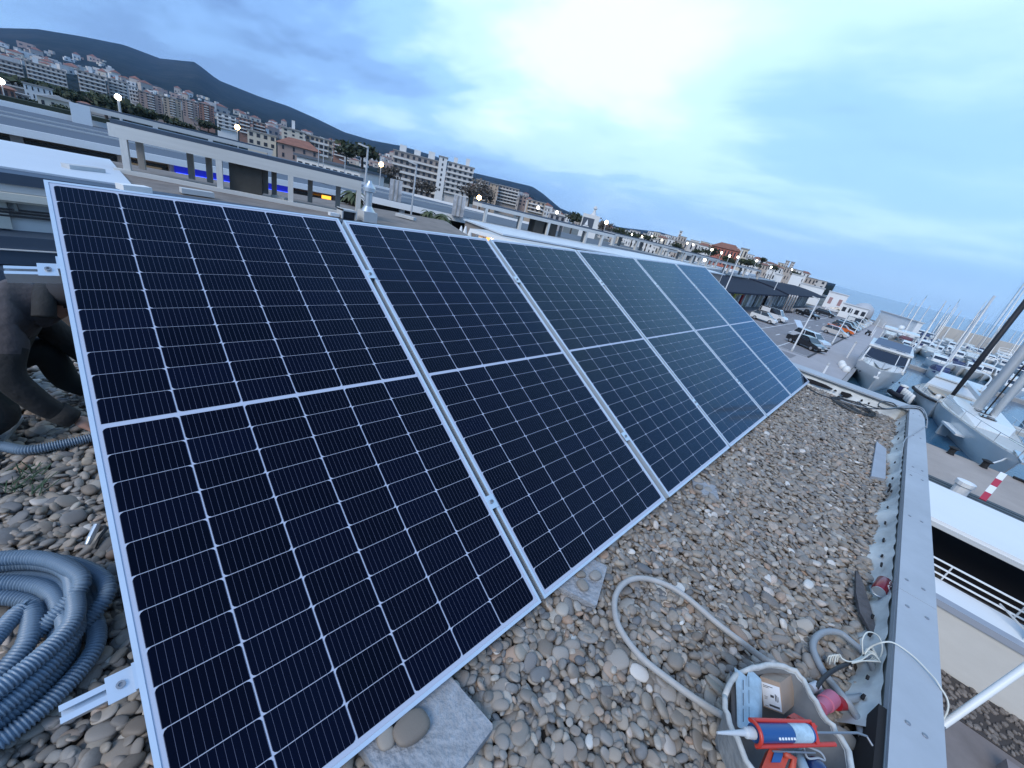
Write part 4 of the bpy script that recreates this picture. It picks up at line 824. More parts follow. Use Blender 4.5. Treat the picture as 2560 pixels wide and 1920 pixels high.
# ------------------------------------------------------------------ trees
def leaf_mat(n_, a, b_): 
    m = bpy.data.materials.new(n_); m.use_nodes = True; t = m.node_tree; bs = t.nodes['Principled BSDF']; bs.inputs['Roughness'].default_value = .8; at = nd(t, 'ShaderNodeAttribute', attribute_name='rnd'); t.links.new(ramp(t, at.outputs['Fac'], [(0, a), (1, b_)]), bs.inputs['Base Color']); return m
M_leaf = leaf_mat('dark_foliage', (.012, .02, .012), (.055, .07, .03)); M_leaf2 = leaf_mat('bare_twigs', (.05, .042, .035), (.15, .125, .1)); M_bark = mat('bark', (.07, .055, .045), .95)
def tree(lab, px, pyt, pyb, hd, wpx, m, seed, shape='round', n_=900, base=-7.5, group=None, trunk=True):
    A, Bt = H(px, pyt, hd), H(px, pyb, hd); h = A.z - Bt.z; wd = wpx / CF * hd / .75; r = np.random.default_rng(seed)
    t = thing('pine_tree' if m is M_leaf else 'bare_tree', lab, 'tree', (Bt.x, Bt.y, base), 0, group); z0 = Bt.z - base
    k = 9; cen = r.normal(0, 1, (k, 3)); cen /= np.linalg.norm(cen, axis=1)[:, None]; cen *= r.uniform(.25, .75, k)[:, None]
    ci = r.integers(0, k, n_); p = cen[ci] + r.normal(0, .2, (n_, 3)); p[:, 2] = p[:, 2] if shape == 'round' else p[:, 2] * .8
    p *= np.array([wd / 2, wd / 2, h / 2]); p[:, 2] += z0 + h / 2
    sz = max(wd, h) * .055; a = r.normal(0, 1, (n_, 3)); a /= np.linalg.norm(a, axis=1)[:, None]; c_ = np.cross(a, r.normal(0, 1, (n_, 3))); c_ /= np.linalg.norm(c_, axis=1)[:, None]
    s_ = sz * r.uniform(.5, 1.2, n_)[:, None]; V = np.stack([p - a * s_, p + c_ * s_ * .7, p + a * s_, p - c_ * s_ * .7], 1).reshape(-1, 3)
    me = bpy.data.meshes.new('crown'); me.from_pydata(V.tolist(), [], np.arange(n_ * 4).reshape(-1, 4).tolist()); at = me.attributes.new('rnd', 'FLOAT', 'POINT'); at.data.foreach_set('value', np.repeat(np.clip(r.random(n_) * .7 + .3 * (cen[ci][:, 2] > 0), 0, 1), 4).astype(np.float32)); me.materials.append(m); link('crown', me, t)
    b = MB(); tr = wd * .035 + .06; b.tube([(0, 0, 0), (wd * .02, 0, z0 * .6), (0, 0, z0 + h * .45)], [tr, tr * .8, tr * .4], 7)
    for q in range(5): a_ = q * 1.3; b.tube([(0, 0, z0 + h * .1), (cos(a_) * wd * .16, sin(a_) * wd * .16, z0 + h * .35), (cos(a_) * wd * .3, sin(a_) * wd * .3, z0 + h * .62)], [tr * .5, tr * .35, tr * .12], 5)
    b.build('trunk', M_bark, t); return t
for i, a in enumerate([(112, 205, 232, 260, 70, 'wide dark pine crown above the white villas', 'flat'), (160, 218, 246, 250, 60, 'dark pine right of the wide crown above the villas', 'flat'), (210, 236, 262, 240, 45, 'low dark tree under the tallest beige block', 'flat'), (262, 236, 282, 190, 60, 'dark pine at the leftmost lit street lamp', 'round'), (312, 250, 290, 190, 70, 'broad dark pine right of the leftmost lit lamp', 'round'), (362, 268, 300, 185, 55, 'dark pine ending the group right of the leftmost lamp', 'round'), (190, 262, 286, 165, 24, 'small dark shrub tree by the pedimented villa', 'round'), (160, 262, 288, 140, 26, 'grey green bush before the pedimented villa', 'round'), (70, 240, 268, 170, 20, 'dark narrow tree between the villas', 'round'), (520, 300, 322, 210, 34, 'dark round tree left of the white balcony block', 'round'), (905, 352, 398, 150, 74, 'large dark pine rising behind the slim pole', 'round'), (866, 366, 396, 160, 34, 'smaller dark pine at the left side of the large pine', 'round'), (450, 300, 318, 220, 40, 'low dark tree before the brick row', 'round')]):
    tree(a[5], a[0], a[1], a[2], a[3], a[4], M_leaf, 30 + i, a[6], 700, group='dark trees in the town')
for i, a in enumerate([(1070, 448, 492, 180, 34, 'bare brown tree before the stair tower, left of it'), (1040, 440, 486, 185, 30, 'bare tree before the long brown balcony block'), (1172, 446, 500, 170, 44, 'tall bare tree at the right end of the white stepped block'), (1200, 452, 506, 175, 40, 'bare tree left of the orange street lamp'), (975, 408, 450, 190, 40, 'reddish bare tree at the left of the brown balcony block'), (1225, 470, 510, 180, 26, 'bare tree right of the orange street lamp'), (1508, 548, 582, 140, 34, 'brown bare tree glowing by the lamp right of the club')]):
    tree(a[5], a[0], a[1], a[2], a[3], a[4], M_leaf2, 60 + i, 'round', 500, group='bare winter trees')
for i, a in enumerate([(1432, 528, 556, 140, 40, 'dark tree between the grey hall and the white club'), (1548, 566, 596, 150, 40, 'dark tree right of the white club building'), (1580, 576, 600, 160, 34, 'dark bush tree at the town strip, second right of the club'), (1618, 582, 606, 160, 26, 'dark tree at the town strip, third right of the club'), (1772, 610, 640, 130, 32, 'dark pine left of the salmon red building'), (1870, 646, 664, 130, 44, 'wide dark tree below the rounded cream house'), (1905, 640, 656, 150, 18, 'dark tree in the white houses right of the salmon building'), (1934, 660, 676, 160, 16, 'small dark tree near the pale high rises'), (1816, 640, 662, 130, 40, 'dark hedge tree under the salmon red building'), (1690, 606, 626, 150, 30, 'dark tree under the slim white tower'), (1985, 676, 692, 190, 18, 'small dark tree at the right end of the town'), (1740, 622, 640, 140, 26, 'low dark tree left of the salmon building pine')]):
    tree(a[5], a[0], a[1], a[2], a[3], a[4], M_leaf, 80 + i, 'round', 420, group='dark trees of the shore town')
M_palm = mat('palm_frond', (.06, .075, .03), .7, var=.3)
def palm(lab, px, py, hd, r_, base):
    p = H(px, py, hd); t = thing('palm_tree', lab, 'palm', (p.x, p.y, base), 0, 'palms on the restaurant terrace'); z = p.z - base; rr_ = random.Random(int(px)); b = MB()
    for k in range(22):
        a = k * 2.4; up = rr_.uniform(-.2, .9); pts = [(cos(a) * r_ * q, sin(a) * r_ * q, z + r_ * (up * q - 1.0 * q * q)) for q in (0, .35, .7, 1)]
        for i in range(3):
            u, v_ = Vector(pts[i]), Vector(pts[i + 1]); n_ = Vector((-sin(a), cos(a), -.25)) * r_ * (.16, .2, .14)[i]; n2 = Vector((-sin(a), cos(a), -.25)) * r_ * (.2, .14, .02)[i]; b.add([u, v_, v_ + n2, u + n_], [(0, 1, 2, 3)]); b.add([u, v_, v_ - Vector((n2.x, n2.y, -n2.z)), u - Vector((n_.x, n_.y, -n_.z))], [(0, 1, 2, 3)])
    b.build('crown', M_palm, t); MB().tube([(0, 0, 0), (0, 0, z)], [.2, .14], 7).build('trunk', M_bark, t)
palm('palm seen through the right end of the big roof frame', 882, 484, 18, .55, -6); palm('palm before the dark shops, left one', 1072, 530, 24, .5, -6); palm('palm before the dark shops, right one by the parasols', 1108, 540, 23, .6, -6)
# ------------------------------------------------------------------ street lamps
M_pole = mat('lamp_pole', (.5, .5, .5), .5, metal=.3); M_warm = mat('lamp_glow_warm', (1, .8, .5), .5, emit=(1, .62, .25), es=14); M_warmw = mat('lamp_glow_white', (1, .92, .8), .5, emit=(1, .9, .72), es=11)
def lamp(lab, top, bot, hd, m=None, r_=.09, gl=.35, z0=None, arms=1, group='street lamps'):
    A = H(*top, hd); B = H(*bot, hd); base = B.z if z0 is None else z0; x, y = (A.x, A.y)
    t = thing('street_lamp', lab, 'lamp', (x, y, base), 0, group); h = A.z - base; MB().tube([(0, 0, 0), (0, 0, h)], [r_, r_ * .6], 8).build('pole', M_pole, t)
    if m:
        for k in range(arms):
            dx = (k - (arms - 1) / 2) * 1.5; u = Vector((-sin(math.atan2(y, x)), cos(math.atan2(y, x)), 0)) * dx
            if dx: MB().bar((0, 0, h - .2), (u.x, u.y, h), .08).build('arm', M_pole, t)
            MB().sph((u.x, u.y, h + .0), gl * .5, 10, 8).build('globe', m, t)
    else:
        a = math.atan2(y, x); MB().bar((0, 0, h - .05), (-sin(a) * .45 * 1, cos(a) * .45, h + .02), .16, .07).build('lamp_head', M_lgrey, t)
    return t
lamp('lit warm lamp on a white post among the pines, leftmost', (295, 243), (298, 290), 48, M_warmw, .13, .4, ZL)
lamp('lit orange lamp at the white balcony block', (593, 318), (600, 345), 90, M_warm, .1, .75, ZL); lamp('lit orange lamp by the red roofed shed, right of the slim pole', (953, 411), (954, 462), 60, M_warm, .09, .55, ZL)
lamp('lit orange lamp before the bare trees', (1198, 494), (1196, 520), 70, M_warm, .1, .7, ZL); lamp('tall double lamp lit on both arms before the middle roof frame', (1369, 525), (1352, 592), 34, M_warmw, .1, .22, ZL, 2)
lamp('lit lamp right of the white club building', (1516, 556), (1512, 590), 90, M_warm, .1, .7, ZL); lamp('white lit lamp at the left picture edge', (2, 203), (4, 250), 120, M_warmw, .1, .9, ZL)
lamp('slim unlit pole with cross bars before the large pine', (920, 366), (915, 452), 24, None, .075, z0=-6); lamp('tall unlit lamp post before the brown balcony block', (1042, 409), (1032, 532), 26, None, .07, z0=-6)
lamp('thin white post between the slim pole and the roof frame', (863, 402), (862, 430), 40, None, .06, z0=ZL); lamp('thin pole behind the white terrace building', (810, 345), (806, 420), 60, None, .07, z0=ZL); lamp('short thin pole left of the terrace building pole', (797, 358), (795, 400), 60, None, .07, z0=ZL)
for i, (px_, py_, hd) in enumerate([(1605, 592, 110), (1718, 608, 120), (1733, 612, 110), (1780, 624, 90), (1804, 632, 95), (1824, 640, 92), (1845, 643, 98), (1892, 652, 110), (1762, 650, 70), (1928, 668, 130), (1980, 674, 150), (1580, 586, 130), (1655, 600, 120), (1630, 590, 140)]):
    p = H(px_, py_, hd); t = thing('street_lamp', 'small white lit lamp, %s from the left among the shore town lamps' % ordinal(1 + sorted([1605, 1718, 1733, 1780, 1804, 1824, 1845, 1892, 1762, 1928, 1980, 1580, 1655, 1630]).index(px_)), 'lamp', (p.x, p.y, ZL), 0, 'small lit lamps of the shore town'); MB().tube([(0, 0, 0), (0, 0, p.z - ZL)], .05, 5).build('pole', M_pole, t); MB().sph((0, 0, p.z - ZL), .2, 8, 6).build('globe', M_warmw, t)
for i, (bot, top, lab) in enumerate([((1978.7, 878.4), (2049, 747), 'tall car park lamp rising in front of the black car'), ((2077.7, 862), (2131, 770), 'tall car park lamp at the kerb by the silver and orange cars'), ((2135, 835), (2157, 797), 'car park lamp at the kerb by the row of parked cars'), ((1914.9, 772.6), (1957, 680), 'tall lamp before the first dark shop roof'), ((1834, 697), (1857, 624), 'lamp post rising at the far upper corner of the panel row'), ((1802, 696), (1817, 660), 'lamp post before the grey roofs right of the panel corner'), ((2008, 748), (2028, 714), 'lamp before the second dark shop roof'), ((2177, 838), (2200, 800), 'far car park lamp near the end of the cars'), ((2168, 797), (2178, 760), 'thin lamp by the harbour office')]):
    B = G(*bot); hd = math.hypot(B.x - CP[0], B.y - CP[1])
    if i in (4, 5): hd = (60, 72)[i - 4]
    A = H(*top, hd); B = Vector((A.x, A.y, ZL)); t = thing('street_lamp', lab, 'lamp', B, 0, 'tall unlit lamps of the car park'); h = A.z - ZL; MB().tube([(0, 0, 0), (0, 0, h * .3), (0, 0, h)], [.1, .08, .05], 8).build('pole', M_white, t); MB().lathe([(.13, 0), (.13, .35), (.1, .4)], 8).build('base', M_lgrey, t); MB().bar((0, 0, h - .06), (.15, .7, h + .05), .22, .08).build('lamp_head', M_lgrey, t)
for i, (x, h) in enumerate(((43, 1.6), (65, 2.0), (109.9, 1.6), (153.7, 1.6))):
    t = thing('bollard_lamp', ['white bollard light on the promenade hidden near our roof corner', 'white bollard light on the promenade by the motor yacht', 'white bollard light beside the parked motorcycle', 'farthest white bollard light on the promenade'][i], 'bollard', (x, .05, ZL), 0, 'white bollard lights of the promenade'); MB().tube([(0, 0, 0), (0, 0, h)], .09, 8).build('post', M_white, t); MB().lathe([(.1, h), (.1, h + .18), (.06, h + .22)], 8).build('head', M_lgrey, t)
# ------------------------------------------------------------------ cars
M_tyre = mat('tyre', (.012, .012, .013), .85); M_rimm = mat('wheel_rim', (.45, .45, .46), .35, metal=.6); M_cglass = mat('car_glass', (.02, .024, .03), .06, coat=.5); M_hl = mat('headlight', (.65, .67, .7), .15, coat=1); M_tl = mat('tail_light', (.3, .015, .015), .25, coat=1)
def car(lab, x, y, yaw, col, kind='hatch', group='cars parked beside the promenade', rack=False, tail_open=False):
    m = mat('car_paint_%02d%02d%02d' % tuple(int(c * 99) for c in col), col, .25, coat=1)
    t = thing('parked_car', lab, 'car', (x, y, ZL + .012), yaw, group)
    Lc, Wc, Hc = {'hatch': (3.9, 1.7, 1.5), 'sedan': (4.5, 1.78, 1.45), 'suv': (4.5, 1.82, 1.65), 'van': (4.6, 1.85, 1.95), 'pickup': (5.0, 1.8, 1.65)}[kind]; h = Lc / 2; w = Wc / 2
    prof = {'hatch': [(-h, .45), (-h, .85), (-h + .1, 1.0), (h - 1.25, .98), (h - .35, .82), (h, .62), (h, .32), (-h + .05, .3)],
            'sedan': [(-h, .5), (-h, .92), (-h + .8, 1.0), (h - 1.35, .96), (h - .3, .8), (h, .6), (h, .32), (-h + .05, .32)],
            'suv': [(-h, .5), (-h, .95), (-h + .1, 1.1), (h - 1.25, 1.08), (h - .25, .95), (h, .72), (h, .36), (-h + .05, .36)],
            'van': [(-h, .4), (-h, 1.05), (-h + .05, 1.15), (h - 1.0, 1.12), (h - .25, .95), (h, .72), (h, .36), (-h + .05, .34)],
            'pickup': [(-h, .5), (-h, .98), (-h + .1, 1.02), (h - 1.4, 1.04), (h - .25, .95), (h, .72), (h, .4), (-h + .05, .4)]}[kind]
    cab = {'hatch': (-h + .12, -h + .55, .35, 1.05), 'sedan': (-h + .75, -h + 1.45, .45, 1.1), 'suv': (-h + .12, -h + .45, .5, 1.15), 'van': (-h + .05, -h + .12, .95, 1.55), 'pickup': (-.6, -.4, .55, 1.05)}[kind]
    b = MB(); n = len(prof); secs = []
    for yy, k in ((-w, .0), (-w * .97, 1), (w * .97, 1), (w, 0)): secs.append([(px_ * (1 if k else .985), yy, z if k else z * .97 + .02) for px_, z in prof])
    b.loft(secs, True); b.build('body', m, t)
    zb = prof[3][1] - .02; x0, x1, x2, x3 = cab[0], cab[1], cab[2], cab[3]; w2 = w * .8
    b = MB(); V = [(x0, -w * .95, zb), (x3, -w * .95, zb), (x3, w * .95, zb), (x0, w * .95, zb), (x1, -w2, Hc - .05), (x2, -w2, Hc - .05), (x2, w2, Hc - .05), (x1, w2, Hc - .05)]
    b.add(V, [(3, 2, 1, 0), (4, 5, 6, 7), (0, 1, 5, 4), (1, 2, 6, 5), (2, 3, 7, 6), (3, 0, 4, 7)]); b.build('windows', M_cglass, t)
    b = MB(); b.loft([[(x1 - .06, yy, Hc - .06), (x1 + .15, yy * .96, Hc), (x2 - .2, yy * .96, Hc), (x2 + .06, yy, Hc - .07)] for yy in (-w2 - .02, w2 + .02)], False, False); b.add([(x1 - .06, -w2 - .02, Hc - .06), (x2 + .06, -w2 - .02, Hc - .07), (x2 + .06, w2 + .02, Hc - .07), (x1 - .06, w2 + .02, Hc - .06)], [(0, 1, 2, 3)]); 
    for sy in (-1, 1):
        for xa, xb in ((x0, x1), (x3, x2), ((x0 + x3) / 2 - .1, (x1 + x2) / 2 - .1)): b.bar((xa, sy * w * .955, zb), (xb, sy * (w2 + .01), Hc - .05), .09, .03)
    b.build('roof', m, t)
    if kind == 'van': part('cargo_side', m, t, (x0 + .3, -w * .96, zb), ((x0 + x3) / 2 - .2, w * .96, Hc - .12))
    wr = .31 if kind in ('hatch', 'sedan') else .34
    for sx in (-h + .78, h - .85):
        for sy in (-1, 1):
            MM = Matrix.Translation((sx, sy * (w - .1), wr)) @ Matrix.Rotation(pi / 2, 4, 'X'); b = MB(); b.lathe([(wr * .62, -.11), (wr * .95, -.11), (wr, -.08), (wr, .08), (wr * .95, .11), (wr * .62, .11)], 14, (0, 0, 0), MM); q = b.build('wheel', M_tyre, t, smooth=True, sharp=40); b = MB(); b.lathe([(wr * .6, -.115), (wr * .2, -.125), (wr * .2, .125), (wr * .6, .115)], 10, (0, 0, 0), MM); b.build('rim', M_rimm, q)
    for sy in (-1, 1):
        part('headlight', M_hl, t, (h - .22, sy * w * .62 - .2, .62), (h - .015, sy * w * .62 + .2, .76)); part('tail_light', M_tl, t, (-h - .012, sy * w * .78 - .12, .72), (-h + .12, sy * w * .78 + .12, .92)); part('mirror', m, t, (x3 - .35, sy * (w + .08) - .08, zb + .02), (x3 - .2, sy * (w + .08) + .08, zb + .14))
    part('number_plate', M_white, t, (h - .01, -.26, .42), (h + .012, .26, .53)); part('bumper', M_dark, t, (h - .04, -w * .9, .28), (h + .03, w * .9, .4)); part('bumper', M_dark, t, (-h - .03, -w * .9, .32), (-h + .04, w * .9, .45))
    if rack:
        for sy in (-.5, .5): part('roof_rack', M_dark, t, (x1 + .1, sy - .03, Hc + .02), (x2 - .1, sy + .03, Hc + .1))
    if tail_open:
        MB().bar((x1 - .1, 0, Hc - .02), (x1 - 1.0, 0, Hc + .75), w * 1.6, .05).build('tailgate', m, t); o = MB().bar((x1 - .2, 0, Hc - .0 + .0), (x1 - .75, 0, Hc + .44), w * 1.3, .07).build('tailgate_window', M_cglass, t)
    return t
D = -pi / 2 - .08
car('black saloon car parked nearest, nose toward the promenade', 61.9, 4.3, D - .42, (.006, .006, .008), 'sedan')
car('white and blue grey car right of the black saloon with its tailgate raised', 66.2, 4.55, D - .3, (.5, .53, .58), 'suv', tail_open=True)
car('silver small hatchback parked alone beside the orange car', 89.4, 4.3, D, (.5, .47, .44), 'hatch'); car('bright orange car in the promenade row', 99.6, 4.5, D, (.62, .13, .02), 'sedan')
for i, (x, c, k, lab) in enumerate([(106.2, (.03, .035, .04), 'suv', 'dark car right behind the orange car'), (112.6, (.33, .37, .38), 'suv', 'silver grey car, third after the orange one'), (117.5, (.04, .05, .055), 'hatch', 'dark green grey hatchback among silver cars'), (123.0, (.42, .44, .44), 'sedan', 'silver saloon in the middle of the far row'), (129.5, (.62, .62, .6), 'van', 'white van in the far promenade row'), (137, (.55, .56, .55), 'suv', 'pale car behind the white van'), (146, (.5, .5, .5), 'sedan', 'pale saloon before the end of the far row'), (156, (.6, .6, .6), 'hatch', 'last pale hatchback of the promenade row')]): car(lab, x, 4.5, D + .03 * (i % 3), c, k)
car('white hatchback with roof rack at the shop side, by the panel corner', 75.6, 12.7, D + .1, (.72, .73, .72), 'hatch', 'cars parked on the shop side', rack=True)
car('white van behind the white hatchback with roof rack', 82.6, 13.0, D + .0, (.7, .71, .72), 'van', 'cars parked on the shop side')
car('long black pickup like car on the shop side', 112.6, 12.4, D - .45, (.01, .01, .012), 'pickup', 'cars parked on the shop side'); car('black estate car behind the long black one on the shop side', 133.5, 11.6, D, (.012, .014, .018), 'suv', 'cars parked on the shop side')
car('white saloon parked by the harbour hall', 165, 13.6, D + .3, (.7, .7, .7), 'sedan', 'cars parked on the shop side'); car('dark green car right of the far white saloon', 172, 12.6, D + .2, (.03, .045, .03), 'hatch', 'cars parked on the shop side')
mt = thing('motorcycle', 'dark motorcycle parked on the promenade by a white bollard light', 'motorcycle', (111.5, .9, ZL + .004), .5); 
for sx in (-.7, .7): MB().lathe([(.2, -.05), (.3, -.04), (.3, .04), (.2, .05)], 14, (0, 0, 0), Matrix.Translation((sx, 0, .3)) @ Matrix.Rotation(pi / 2, 4, 'X')).build('wheel', M_tyre, mt)
b = MB(); b.loft([[(-.8, -.1, .75), (-.8, .1, .75), (-.8, .1, .9), (-.8, -.1, .9)], [(0, -.16, .45), (0, .16, .45), (0, .16, .85), (0, -.16, .85)], [(.55, -.1, .6), (.55, .1, .6), (.55, .08, 1.05), (.55, -.08, 1.05)]], True); b.bar((.7, 0, .3), (.5, 0, 1.05), .08); b.bar((.5, -.32, 1.08), (.5, .32, 1.08), .05); b.build('body', M_dark, mt); part('seat', M_tyre, mt, (-.8, -.14, .9), (.0, .14, .98))
# ------------------------------------------------------------------ boats
M_gel = mat('gelcoat_white', (.7, .7, .68), .3, coat=.4, var=.05, scale=.6); M_gel2 = mat('gelcoat_cream', (.58, .56, .52), .35, coat=.3, var=.05); M_deck = mat('boat_deck', (.5, .49, .46), .6, var=.12, scale=1.5); M_bglass = mat('boat_glass', (.012, .014, .024), .08, coat=.5); M_teak = mat('beige_deck', (.46, .36, .26), .7, var=.08, scale=2); M_navy = mat('navy_canvas', (.02, .03, .1), .8); M_maroon = mat('maroon_canvas', (.13, .025, .03), .8, var=.2); M_steel = mat('stainless', (.6, .62, .64), .2, metal=.9); M_fend = mat('fender_white', (.7, .7, .68), .5); M_spar = mat('spar_white', (.66, .67, .67), .35, metal=.2); M_spard = mat('spar_dark', (.14, .18, .24), .5)
def hull(par_, Lh, B, zd, m, flare=.25, sheer=.25, full=.55, zk=-.5, name='hull', n_=14):
    """bow at local x=0 pointing -x, stern at x=Lh; zd deck height above water"""
    secs = []; edge = []
    for i in range(n_ + 1):
        f = i / n_; wb = B / 2 * min(1, (f / full) ** .62 if f < full else 1) * (1 - .1 * max(0, f - .7) / .3); wb = max(wb, .03); zt = zd + sheer * (1 - f) ** 2
        x = Lh * f; rk = flare * zd * (1 - f) ** 1.5
        secs.append([(x, wb, zt), (x + rk * .5, wb * (.86 + .1 * f), zt * .45), (x + rk * 1.1, wb * (.62 + .3 * f), 0.0), (x + rk * 1.3, wb * .3, zk), (x + rk * 1.3, -wb * .3, zk), (x + rk * 1.1, -wb * (.62 + .3 * f), 0.0), (x + rk * .5, -wb * (.86 + .1 * f), zt * .45), (x, -wb, zt)]); edge.append((x, wb, zt))
    b = MB(); b.loft(secs, False, True); b.build(name, m, par_, smooth=True, sharp=35)
    b = MB(); b.loft([[(x, w_ - .03, z - .05), (x, 0, z - .02), (x, -w_ + .03, z - .05)] for x, w_, z in edge], False, False); return b.build('deck', M_deck, par_), edge
def railing(par_, edge, i0, i1, h, m=M_steel, r_=.018):
    b = MB()
    for sg in (1, -1):
        P = [Vector((x, sg * (w_ - .06), z + h)) for x, w_, z in edge[i0:i1]]; b.tube(P, r_, 5)
        for (x, w_, z) in edge[i0:i1:2]: b.bar((x, sg * (w_ - .06), z), (x, sg * (w_ - .06), z + h), r_ * 1.6)
    b.build('railing', m, par_)
def cabin(par_, secs, m, name): b = MB(); b.loft(secs, True, True); return b.build(name, m, par_)
def rect(x, hw, z0, z1, tw=.85): return [(x, -hw, z0), (x, hw, z0), (x, hw * tw, z1), (x, -hw * tw, z1)]
# the flybridge motor yacht
my = thing('motor_yacht', 'large white flybridge motor yacht with a wide dark windscreen, bow toward us at the quay', 'motor yacht', (52.5, -3.3, ZW), .012, 'boats moored in the harbour')
_, ed = hull(my, 17, 4.3, 2.0, M_gel, .5, .45, .42, -.6); railing(my, ed, 0, 9, .7)
cabin(my, [rect(2.6, .9, 2.1, 2.2), rect(4.2, 1.5, 2.0, 2.5), rect(5.6, 1.75, 2.0, 2.62)], M_gel, 'coach_roof')
cabin(my, [rect(5.6, 1.95, 2.0, 2.35, .95), rect(7.3, 2.05, 2.0, 3.75, .86), rect(13.4, 2.1, 2.0, 3.9, .86)], M_gel, 'saloon')
b = MB(); b.add([(5.78, -1.72, 2.62), (5.78, 1.72, 2.62), (7.05, 1.62, 3.62), (7.05, -1.62, 3.62)], [(0, 3, 2, 1)]); b.add([(5.74, -1.7, 2.62), (5.74, 1.7, 2.62), (7.01, 1.6, 3.62), (7.01, -1.6, 3.62)], [(0, 1, 2, 3)]); ws = b.build('windscreen', M_bglass, my); MB().bar((5.73, -.95, 2.62), (7.0, -.9, 3.64), .06, .03).build('wiper_frame', M_gel, ws)
for sy in (-1, 1): b = MB(); b.add([(7.6, sy * 2.07, 2.7), (13, sy * 2.1, 2.75), (12.6, sy * 1.93, 3.5), (8.2, sy * 1.92, 3.5)], [(0, 1, 2, 3)]); b.add([(7.6, sy * 2.09, 2.7), (13, sy * 2.12, 2.75), (12.6, sy * 1.95, 3.5), (8.2, sy * 1.94, 3.5)], [(3, 2, 1, 0)]); b.build('side_window', M_bglass, my)
cabin(my, [rect(7.0, 1.9, 3.75, 3.95, 1), rect(15.5, 1.95, 3.85, 4.05, 1)], M_gel, 'flybridge_deck')
for sy in (-.8, .55): part('hatch', M_bglass, my, (7.7, sy - .4, 3.9), (8.5, sy + .4, 3.97))
b = MB(); b.add([(8.7, -1.6, 3.98), (8.7, 1.6, 3.98), (9.35, 1.5, 4.65), (9.35, -1.5, 4.65)], [(0, 1, 2, 3)]); b.add([(8.74, -1.6, 3.98), (8.74, 1.6, 3.98), (9.39, 1.5, 4.65), (9.39, -1.5, 4.65)], [(3, 2, 1, 0)]); b.build('flybridge_screen', mat('tinted_screen', (.1, .14, .2), .1, coat=.5), my)
part('helm_seat', mat('seat_grey', (.2, .2, .2), .7), my, (10.2, -.7, 3.96), (10.9, .7, 4.7)); part('sofa', M_gel2, my, (11.8, -1.5, 3.98), (14.4, 1.5, 4.45))
b = MB(); b.prism([(9.6, -1.55), (14.2, -1.6), (14.2, 1.6), (9.6, 1.55)], 5.75, 5.9); b.build('hard_top', M_gel, my)
for x in (9.9, 13.8):
    for sy in (-1.45, 1.45): MB().bar((x + .5, sy, 4.0), (x, sy, 5.76), .12, .1).build('hard_top_leg', M_gel, my)
MB().sph((12.4, .2, 6.15), (.3, .3, .26), 12, 8).build('radar_dome', M_gel, my, smooth=True); MB().bar((11.3, -.3, 5.9), (11.3, -.3, 6.7), .05).build('mast', M_gel, my)
b = MB(); b.loft([[(1.4, -.2, 2.42), (1.4, .2, 2.42), (1.4, .2, 2.5), (1.4, -.2, 2.5)], [(4.4, -.8, 2.5), (4.4, .8, 2.5), (4.4, .8, 2.56), (4.4, -.8, 2.56)]], True); b.build('sun_pad', mat('sunpad_grey', (.5, .5, .5), .8), my)
b = MB(); b.bar((-.12, 0, 2.05), (.4, 0, 2.42), .16, .1); b.bar((-.16, -.2, 1.7), (-.1, .2, 1.7), .08, .2); b.bar((-.12, 0, 1.6), (-.1, 0, 2.1), .07); b.build('anchor', M_fend, my)
for k, (x, y) in enumerate(((1.6, 2.15), (3.0, 2.6), (4.6, 2.85))): MB().sph((x, y + .25, 1.2), (.36, .36, .42), 12, 8).build('fender', M_fend, my, smooth=True)
for k in range(2):
    for sy in (-1, 1): MB().sph((1.5 + k * 1.2, sy * (1.35 + .5 * k), 1.55), .09, 6, 4).build('port_light', M_bglass, my)
# the beige decked open motorboat
mb = thing('motor_boat', 'white motorboat with a broad beige foredeck and dark windscreen band, right of the motor yacht', 'motor boat', (51.5, -7.9, ZW), -.16, 'boats moored in the harbour')
_, ed = hull(mb, 13.5, 5.0, 1.35, M_gel, .35, .35, .4, -.5); railing(mb, ed, 0, 6, .45)
b = MB(); P = [(x, w_ + .05, z - .2) for x, w_, z in ed]
for sg in (1, -1): b.tube([(x, sg * w_, z) for x, w_, z in P], .1, 6)
b.build('rubbing_strake', M_tyre, mb)
cabin(mb, [rect(1.6, .8, 1.4, 1.66, .9), rect(4.2, 1.75, 1.3, 1.8, .9), rect(6.4, 1.9, 1.3, 1.85, .9)], M_gel2, 'foredeck_base'); b = MB(); b.prism([(2.1, -.7), (2.1, .7), (4.3, 1.45), (6.2, 1.6), (6.2, -1.6), (4.3, -1.45)], 1.86, 1.92); b.build('beige_foredeck', M_teak, mb)
cabin(mb, [rect(6.4, 1.95, 1.3, 2.05, .95), rect(7.6, 1.95, 1.3, 2.75, .88), rect(10.6, 2.0, 1.3, 2.8, .88)], M_gel, 'wheelhouse')
b = MB(); b.add([(6.62, -1.75, 2.16), (6.62, 1.75, 2.16), (7.42, 1.65, 2.62), (7.42, -1.65, 2.62)], [(0, 1, 2, 3)]); b.add([(6.68, -1.75, 2.16), (6.68, 1.75, 2.16), (7.48, 1.65, 2.62), (7.48, -1.65, 2.62)], [(3, 2, 1, 0)]); b.build('windscreen', M_bglass, mb)
cabin(mb, [rect(7.4, 1.75, 2.78, 2.9, 1), rect(12.0, 1.85, 2.85, 2.97, 1)], M_gel, 'top_deck'); b = MB(); b.tube(smooth_path([(8.4, -1.6, 2.9), (9.4, -1.65, 4.0), (10.0, -.9, 4.25), (10.0, .9, 4.25), (9.4, 1.65, 4.0), (8.4, 1.6, 2.9)], 6), .07, 8); b.build('radar_arch', M_gel, mb, smooth=True)
